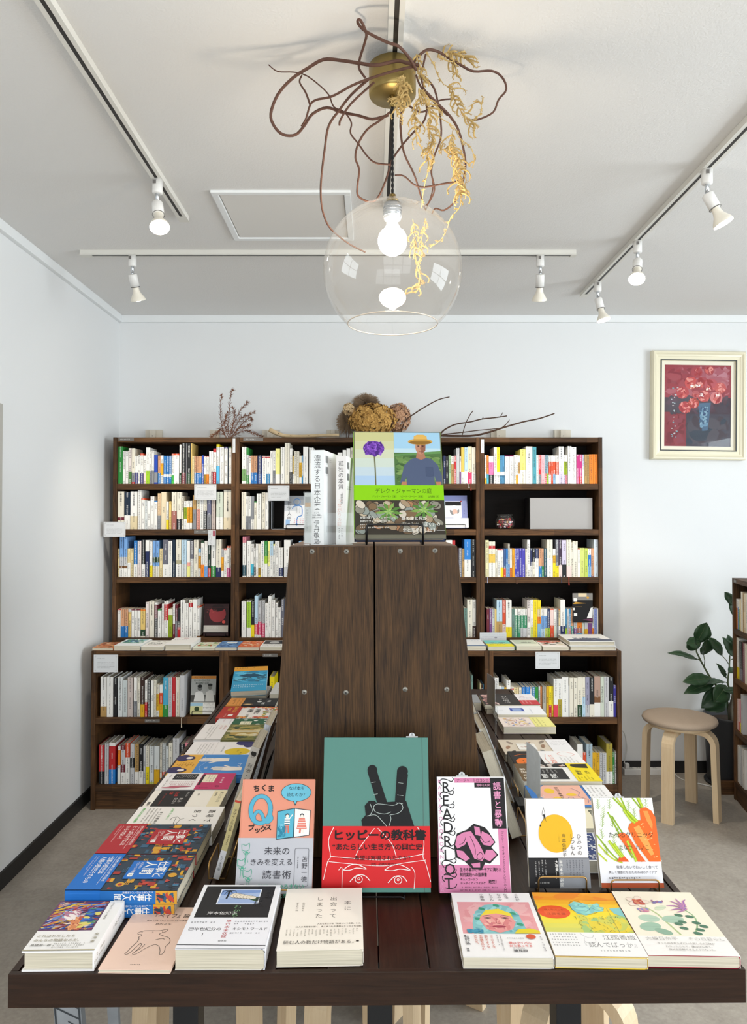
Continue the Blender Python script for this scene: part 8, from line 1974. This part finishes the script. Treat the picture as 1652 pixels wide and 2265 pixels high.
tube('trunk', [Vector((-0.004, 0, -0.004)), rp(985, 1180), rp(1005, 1100), rp(1020, 990), rp(1030, 930)], lambda t: 0.013 - 0.006 * t, 'trunk_grey', pl, n=10, sub=4)
tube('trunk', [Vector((-0.01, 0.01, -0.004)), rp(970, 1190, 3.82), rp(940, 1060, 3.82), rp(880, 1000, 3.83), rp(830, 940, 3.83), rp(760, 820, 3.83), rp(705, 710, 3.82)], lambda t: 0.008 - 0.004 * t, 'stem_green', pl, n=8, sub=4)
tube('trunk', [rp(1010, 1060), rp(965, 980), rp(975, 850), rp(980, 740)], lambda t: 0.006 - 0.003 * t, 'stem_green', pl, n=8, sub=4)
tube('trunk', [rp(1028, 930), rp(1045, 700, 3.78), rp(1060, 500, 3.78), rp(1050, 380, 3.78), rp(1010, 330, 3.78)], lambda t: 0.007 - 0.004 * t, 'stem_green', pl, n=8, sub=4)
def leaf(base, tip, width, up, seed, fold=0.12, droop=0.05):
    b, t = Vector(base), Vector(tip); d = (t - b); L = d.length; d.normalize(); s = d.cross(Vector(up)).normalized(); nrm = s.cross(d)
    rg = random.Random(seed); v, f = [], []; n = 10
    prof = [0.0, .34, .66, .86, .97, 1.0, .97, .86, .66, .36, .0]
    for i in range(n + 1):
        u = i / n; c = b + d * (L * u) + nrm * (math.sin(u * math.pi) * droop * L + rg.uniform(-.004, .004))
        for k, q in ((-1, 1), (-.5, .35), (0, 0), (.5, .35), (1, 1)): v.append(c + s * (width / 2 * prof[i] * k) + nrm * (fold * width * abs(k) * prof[i]))
    for i in range(n):
        for k in range(4): o = i * 5 + k; f.append((o, o + 1, o + 6, o + 5))
    o = meshobj('leaf', v, f, 'leaf_green', pl, True)
    m = o.modifiers.new('thickness', 'SOLIDIFY'); m.thickness = 0.0012
    tube('midrib', [v[i * 5 + 2] + nrm * 0.0004 for i in range(n + 1)], lambda t: 0.0014 * (1 - .7 * t), 'stem_green', o, n=4)
LV = [((705, 640), (790, 470), .056, (.1, -1, .2)), ((700, 700), (650, 590), .05, (-.2, -1, .2)), ((735, 650), (620, 640), .040, (.1, -1, .5)), ((765, 740), (790, 605), .050, (.2, -1, .1)), ((725, 775), (468, 720), .024, (0, -.7, .8)), ((918, 745), (800, 590), .034, (.3, -1, .2)), ((1018, 760), (920, 590), .032, (.2, -1, .1)), ((985, 690), (965, 570), .026, (.2, -1, 0)),
      ((830, 930), (592, 960), .042, (0, -.8, .6)), ((860, 965), (600, 1055), .040, (0, -.8, .7)), ((945, 960), (770, 975), .03, (0, -.4, 1)), ((950, 985), (850, 1125), .060, (.1, -1, .25)), ((940, 1000), (745, 1175), .058, (0, -1, .4)), ((960, 1100), (775, 1190), .058, (0, -.8, .6)), ((960, 1000), (995, 1060), .05, (.2, -1, .2)), ((955, 930), (868, 805), .018, (.1, -1, .2)), ((1035, 850), (975, 885), .03, (0, -.5, 1)),
      ((1010, 330), (935, 220), .030, (.1, -1, .1)), ((1060, 420), (975, 300), .046, (.2, -1, .1)), ((1060, 430), (1100, 300), .05, (-.2, -1, .1)), ((1045, 720), (1110, 620), .05, (-.2, -1, .1)), ((1030, 960), (1110, 930), .05, (-.2, -1, .3))]
for k, (b, t, w_, up) in enumerate(LV):
    d = 3.79 + 0.02 * math.sin(k * 2.1)
    leaf(rp(*b, d), rp(*t, d - 0.03 + 0.02 * math.cos(k)), w_ * 1.6, up, k)
for a_, b_ in (((705, 710), (705, 640)), ((705, 710), (700, 700)), ((720, 770), (760, 820)), ((765, 740), (770, 830)), ((918, 745), (975, 820)), ((830, 930), (820, 930)), ((960, 1100), (1000, 1120)), ((945, 960), (965, 985)), ((1018, 760), (980, 780))):
    tube('petiole', [rp(*a_, 3.80), rp((a_[0] + b_[0]) / 2 + 6, (a_[1] + b_[1]) / 2, 3.81), rp(*b_, 3.82)], 0.0022, 'stem_green', pl, n=5)
# ---------------------------------------------------------------- low bookcase at the right, set at an angle
A0 = G(1623, 1766, 0); ang = math.atan2(0.18, 1.0)
rb = thing('bookcase', 'low dark bookcase at right picture edge facing the room', 'bookcase', (A0.x, A0.y, 0), -ang)
# local: x runs into the case (to the right), y runs towards the camera as negative
zt = P(1622, 1278, A0.y).z; rl, rd = 0.62, 0.26
sh = [P(1627, 1389, A0.y).z, P(1632, 1497, A0.y).z, P(1637, 1610, A0.y).z, 0.09]
def rbb(n, x0, x1, y0, y1, z0, z1, m): return box(n, x0, x1, y0, y1, z0, z1, m, rb, bevel=0.001)
rbb('side_panel', 0, rd, -0.020, 0, 0, zt, 'shelf_wood_z'); rbb('side_panel', 0, rd, -rl, -rl + 0.020, 0, zt, 'shelf_wood_z')
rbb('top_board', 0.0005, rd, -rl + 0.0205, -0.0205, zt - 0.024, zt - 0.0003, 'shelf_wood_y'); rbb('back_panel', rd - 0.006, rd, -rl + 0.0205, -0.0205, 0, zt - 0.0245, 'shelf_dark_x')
for z in sh: rbb('shelf_board', 0.001, rd - 0.0065, -rl + 0.0205, -0.0205, z - 0.024, z, 'shelf_wood_y')
rbb('plinth', 0.006, 0.022, -rl + 0.0205, -0.0205, 0, sh[-1] - 0.0245, 'shelf_wood_y')
wb = thing('wooden_board', 'low dark wooden board on floor below plant pot', 'board', tuple(G(1612, 1758, 0)), 0.0)
box('board', -0.062, 0.050, 0.0, 0.020, 0.0, 0.064, 'shelf_wood_x', wb, bevel=0.002)
MR = Matrix.Translation((A0.x, A0.y, 0)) @ Matrix.Rotation(-ang, 4, 'Z')
def side_books(spec, z, where):
    y = -0.0225
    for i, (t, h, segs) in enumerate(spec):
        small = h < 0.17; n = 'paperback' if small else 'book'
        w0 = PAL[segs[0][2]][1]; b0 = PAL[segs[-1][2]][1]
        lab = '%s %s%s, %s from far end on %s of low right bookcase' % (PAL[segs[-1][2]][1], n, '', ORD[i], where)
        r = thing(n, lab, n, group='books in the low right bookcase')
        spine_mesh('cover', t - 0.0008, h, 0.13 if not small else 0.105, [(a * h, b * h, c) for a, b, c in segs], 0.0, r)
        d_ = 0.13 if not small else 0.105
        pv, pf = boxgeo(-t / 2 + 0.0015, t / 2 - 0.0015, 0.0012, d_ - 0.001, 0.001, h - 0.002); meshobj('page_block', pv, pf, 'page_edges', r)
        # spine looks along local -x of the case
        r.matrix_world = MR @ Matrix.Translation((0.012, y - t / 2, z + 0.0004)) @ Matrix.Rotation(-math.pi / 2, 4, 'Z')
        y -= t + 0.0006
side_books([(0.018, 0.148, [(0, .7, 'or'), (.7, 1, 'wh')]), (0.014, 0.148, [(0, .75, 'bl'), (.75, 1, 'wh')]), (0.016, 0.146, [(0, .7, 'gn'), (.7, 1, 'wh')]), (0.022, 0.148, [(0, 1, 'cr')]), (0.026, 0.19, [(0, 1, 'iv')]), (0.02, 0.188, [(0, 1, 'ta')]), (0.02, 0.188, [(0, 1, 'c4')]), (0.02, 0.19, [(0, 1, 'iv')])], sh[0], 'top shelf')
side_books([(0.040, 0.200, [(0, .28, 'ye'), (.28, 1, 'wh')]), (0.050, 0.190, [(0, .3, 'g5'), (.3, 1, 'bk')]), (0.03, 0.19, [(0, 1, 'dr')]), (0.03, 0.19, [(0, 1, 'iv')])], sh[1], 'second shelf')
side_books([(0.018, 0.150, [(0, 1, 'lp')]), (0.018, 0.152, [(0, .3, 'p3'), (.3, 1, 'lp')]), (0.02, 0.152, [(0, .3, 'ye'), (.3, 1, 'pk')]), (0.03, 0.188, [(0, 1, 'gr')])], sh[2], 'third shelf')
side_books([(0.028, 0.180, [(0, 1, 'wh')]), (0.026, 0.180, [(0, 1, 'wg')]), (0.02, 0.18, [(0, 1, 'gr')]), (0.03, 0.188, [(0, 1, 'wh')])], sh[3], 'bottom shelf')
sl = card('shelf_label', 'dark shelf label on top edge of low right bookcase', 1627, 1282, 1645, 1288, A0.y - 0.06, strip, 'strip_grey', cat='label')
sl.matrix_world = MR @ Matrix.Translation((-0.0012, -0.03, zt - 0.019)) @ Matrix.Rotation(-math.pi / 2, 4, 'Z')
# ---------------------------------------------------------------- power strip and cables
ps = thing('power_strip', 'white power strip on floor against the back wall', 'power strip', tuple(G(1425, 1712, 0)), math.radians(1))
p0, p1 = G(1378, 1712, 0), G(1472, 1712, 0); hl = (p1.x - p0.x) / 2
box('strip_body', -hl, hl, -0.02, 0.02, 0.0, 0.032, 'white_plastic', ps, bevel=0.004)
for k in range(4):
    o = box('socket', -hl + 0.03 + k * 0.042, -hl + 0.054 + k * 0.042, -0.012, 0.012, 0.032, 0.0335, 'cable_white', ps)
    for s in (-1, 1): box('pin_hole', s * 0.005 - 0.001, s * 0.005 + 0.001, -0.004, 0.004, 0.0008, 0.0012, 'black_base', o)
box('plug', -hl - 0.012 + 0.02, -hl + 0.03, -0.014, 0.014, 0.0338, 0.058, 'white_plastic', ps, bevel=0.003)
cbl = thing('power_cable', 'white cable rising beside bookcase from power strip', 'cable', (p0.x, 3.90, 0))
tube('cable', [P(1372, 1613, 3.93) - cbl.location, P(1381, 1622, 3.92) - cbl.location, P(1386, 1650, 3.92) - cbl.location, P(1384, 1670, 3.915) - cbl.location, P(1380, 1688, 3.91) - cbl.location], 0.0030, 'cable_white', cbl, n=8, sub=5)
cb2 = thing('power_cable', 'white cable curving across the floor under the stool', 'cable', tuple(G(1520, 1740, 0)))
cpts = [P(1462, 1670, 3.93)] + [G(x, y, 0.0035) for x, y in ((1478, 1700), (1496, 1716), (1520, 1728), (1550, 1734), (1580, 1742), (1606, 1752))]
cpts[1].z = 0.03
tube('cable', [q - cb2.location for q in cpts], 0.0033, 'cable_white', cb2, n=8, sub=5)
# ---------------------------------------------------------------- stools and chairs pushed under the table
US = 'stools stored under the table'
stool('birch stool under left of the table', -0.40, 1.70, 0.15, group=US)
stool('birch stool under middle left of the table', -0.06, 1.70, 0.4, group=US)
stool('birch stool under middle right of the table', 0.20, 1.95, 0.2, group=US)
stool('birch stool with grey woven cushion under right of the table', 0.385, 1.46, 0.05, seat_mat='cushion_grey', h=0.545, rad=0.135, group=US)
fc = thing('folding_chair', 'silver tubular folding chair stored under table centre', 'chair', (0.10, 2.38, 0))
for s in (-1, 1):
    tube('front_leg', [(s * 0.20, -0.22, 0.011), (s * 0.19, 0.10, 0.62)], 0.011, 'aluminium', fc, n=10); tube('rear_leg', [(s * 0.175, 0.26, 0.011), (s * 0.175, -0.12, 0.42)], 0.011, 'aluminium', fc, n=10)
tube('crossbar', [(-0.19, 0.10, 0.62), (0.19, 0.10, 0.62)], 0.011, 'aluminium', fc, n=10); tube('crossbar', [(-0.195, -0.14, 0.16), (0.195, -0.14, 0.16)], 0.008, 'aluminium', fc, n=8)
box('seat', -0.17, 0.17, -0.14, 0.18, 0.425, 0.445, 'cushion_grey', fc, bevel=0.005)
ez = thing('easel_stand', 'grey patterned slanting stand leg under left of the table', 'stand', (-0.55, 1.30, 0))
v, f = boxgeo(-0.024, 0.024, -0.008, 0.008, 0.0, 0.66); o = meshobj('leg', v, f, plain('grey_paint', '8c9094', 0.6, noise=.2, scale=30), ez); o.rotation_euler = (0, math.radians(-5.5), 0); o.location = (0.06, 0, 0.003)
a = Art()
for k in range(18): a.line([(4, 20 + k * 34), (44, 44 + k * 34)], 3, '3c4044'); a.line([(44, 26 + k * 34), (24, 12 + k * 34)], 2, '3c4044')
a.line([(3, 0), (3, 650)], 3, '3c4044'); a.line([(45, 0), (45, 650)], 3, '3c4044')
a.build('pattern', o, lambda x, y, z: (x / 1000 - 0.024, -0.0083 - z, 0.655 - y / 1000))
v, f = boxgeo(-0.01, 0.01, 0.12, 0.13, 0.0, 0.6); o = meshobj('rear_leg', v, f, 'grey_paint', ez); o.rotation_euler = (math.radians(9), 0, 0); o.location = (0.06, 0.03, 0.003 - 0.02 + 0.002)
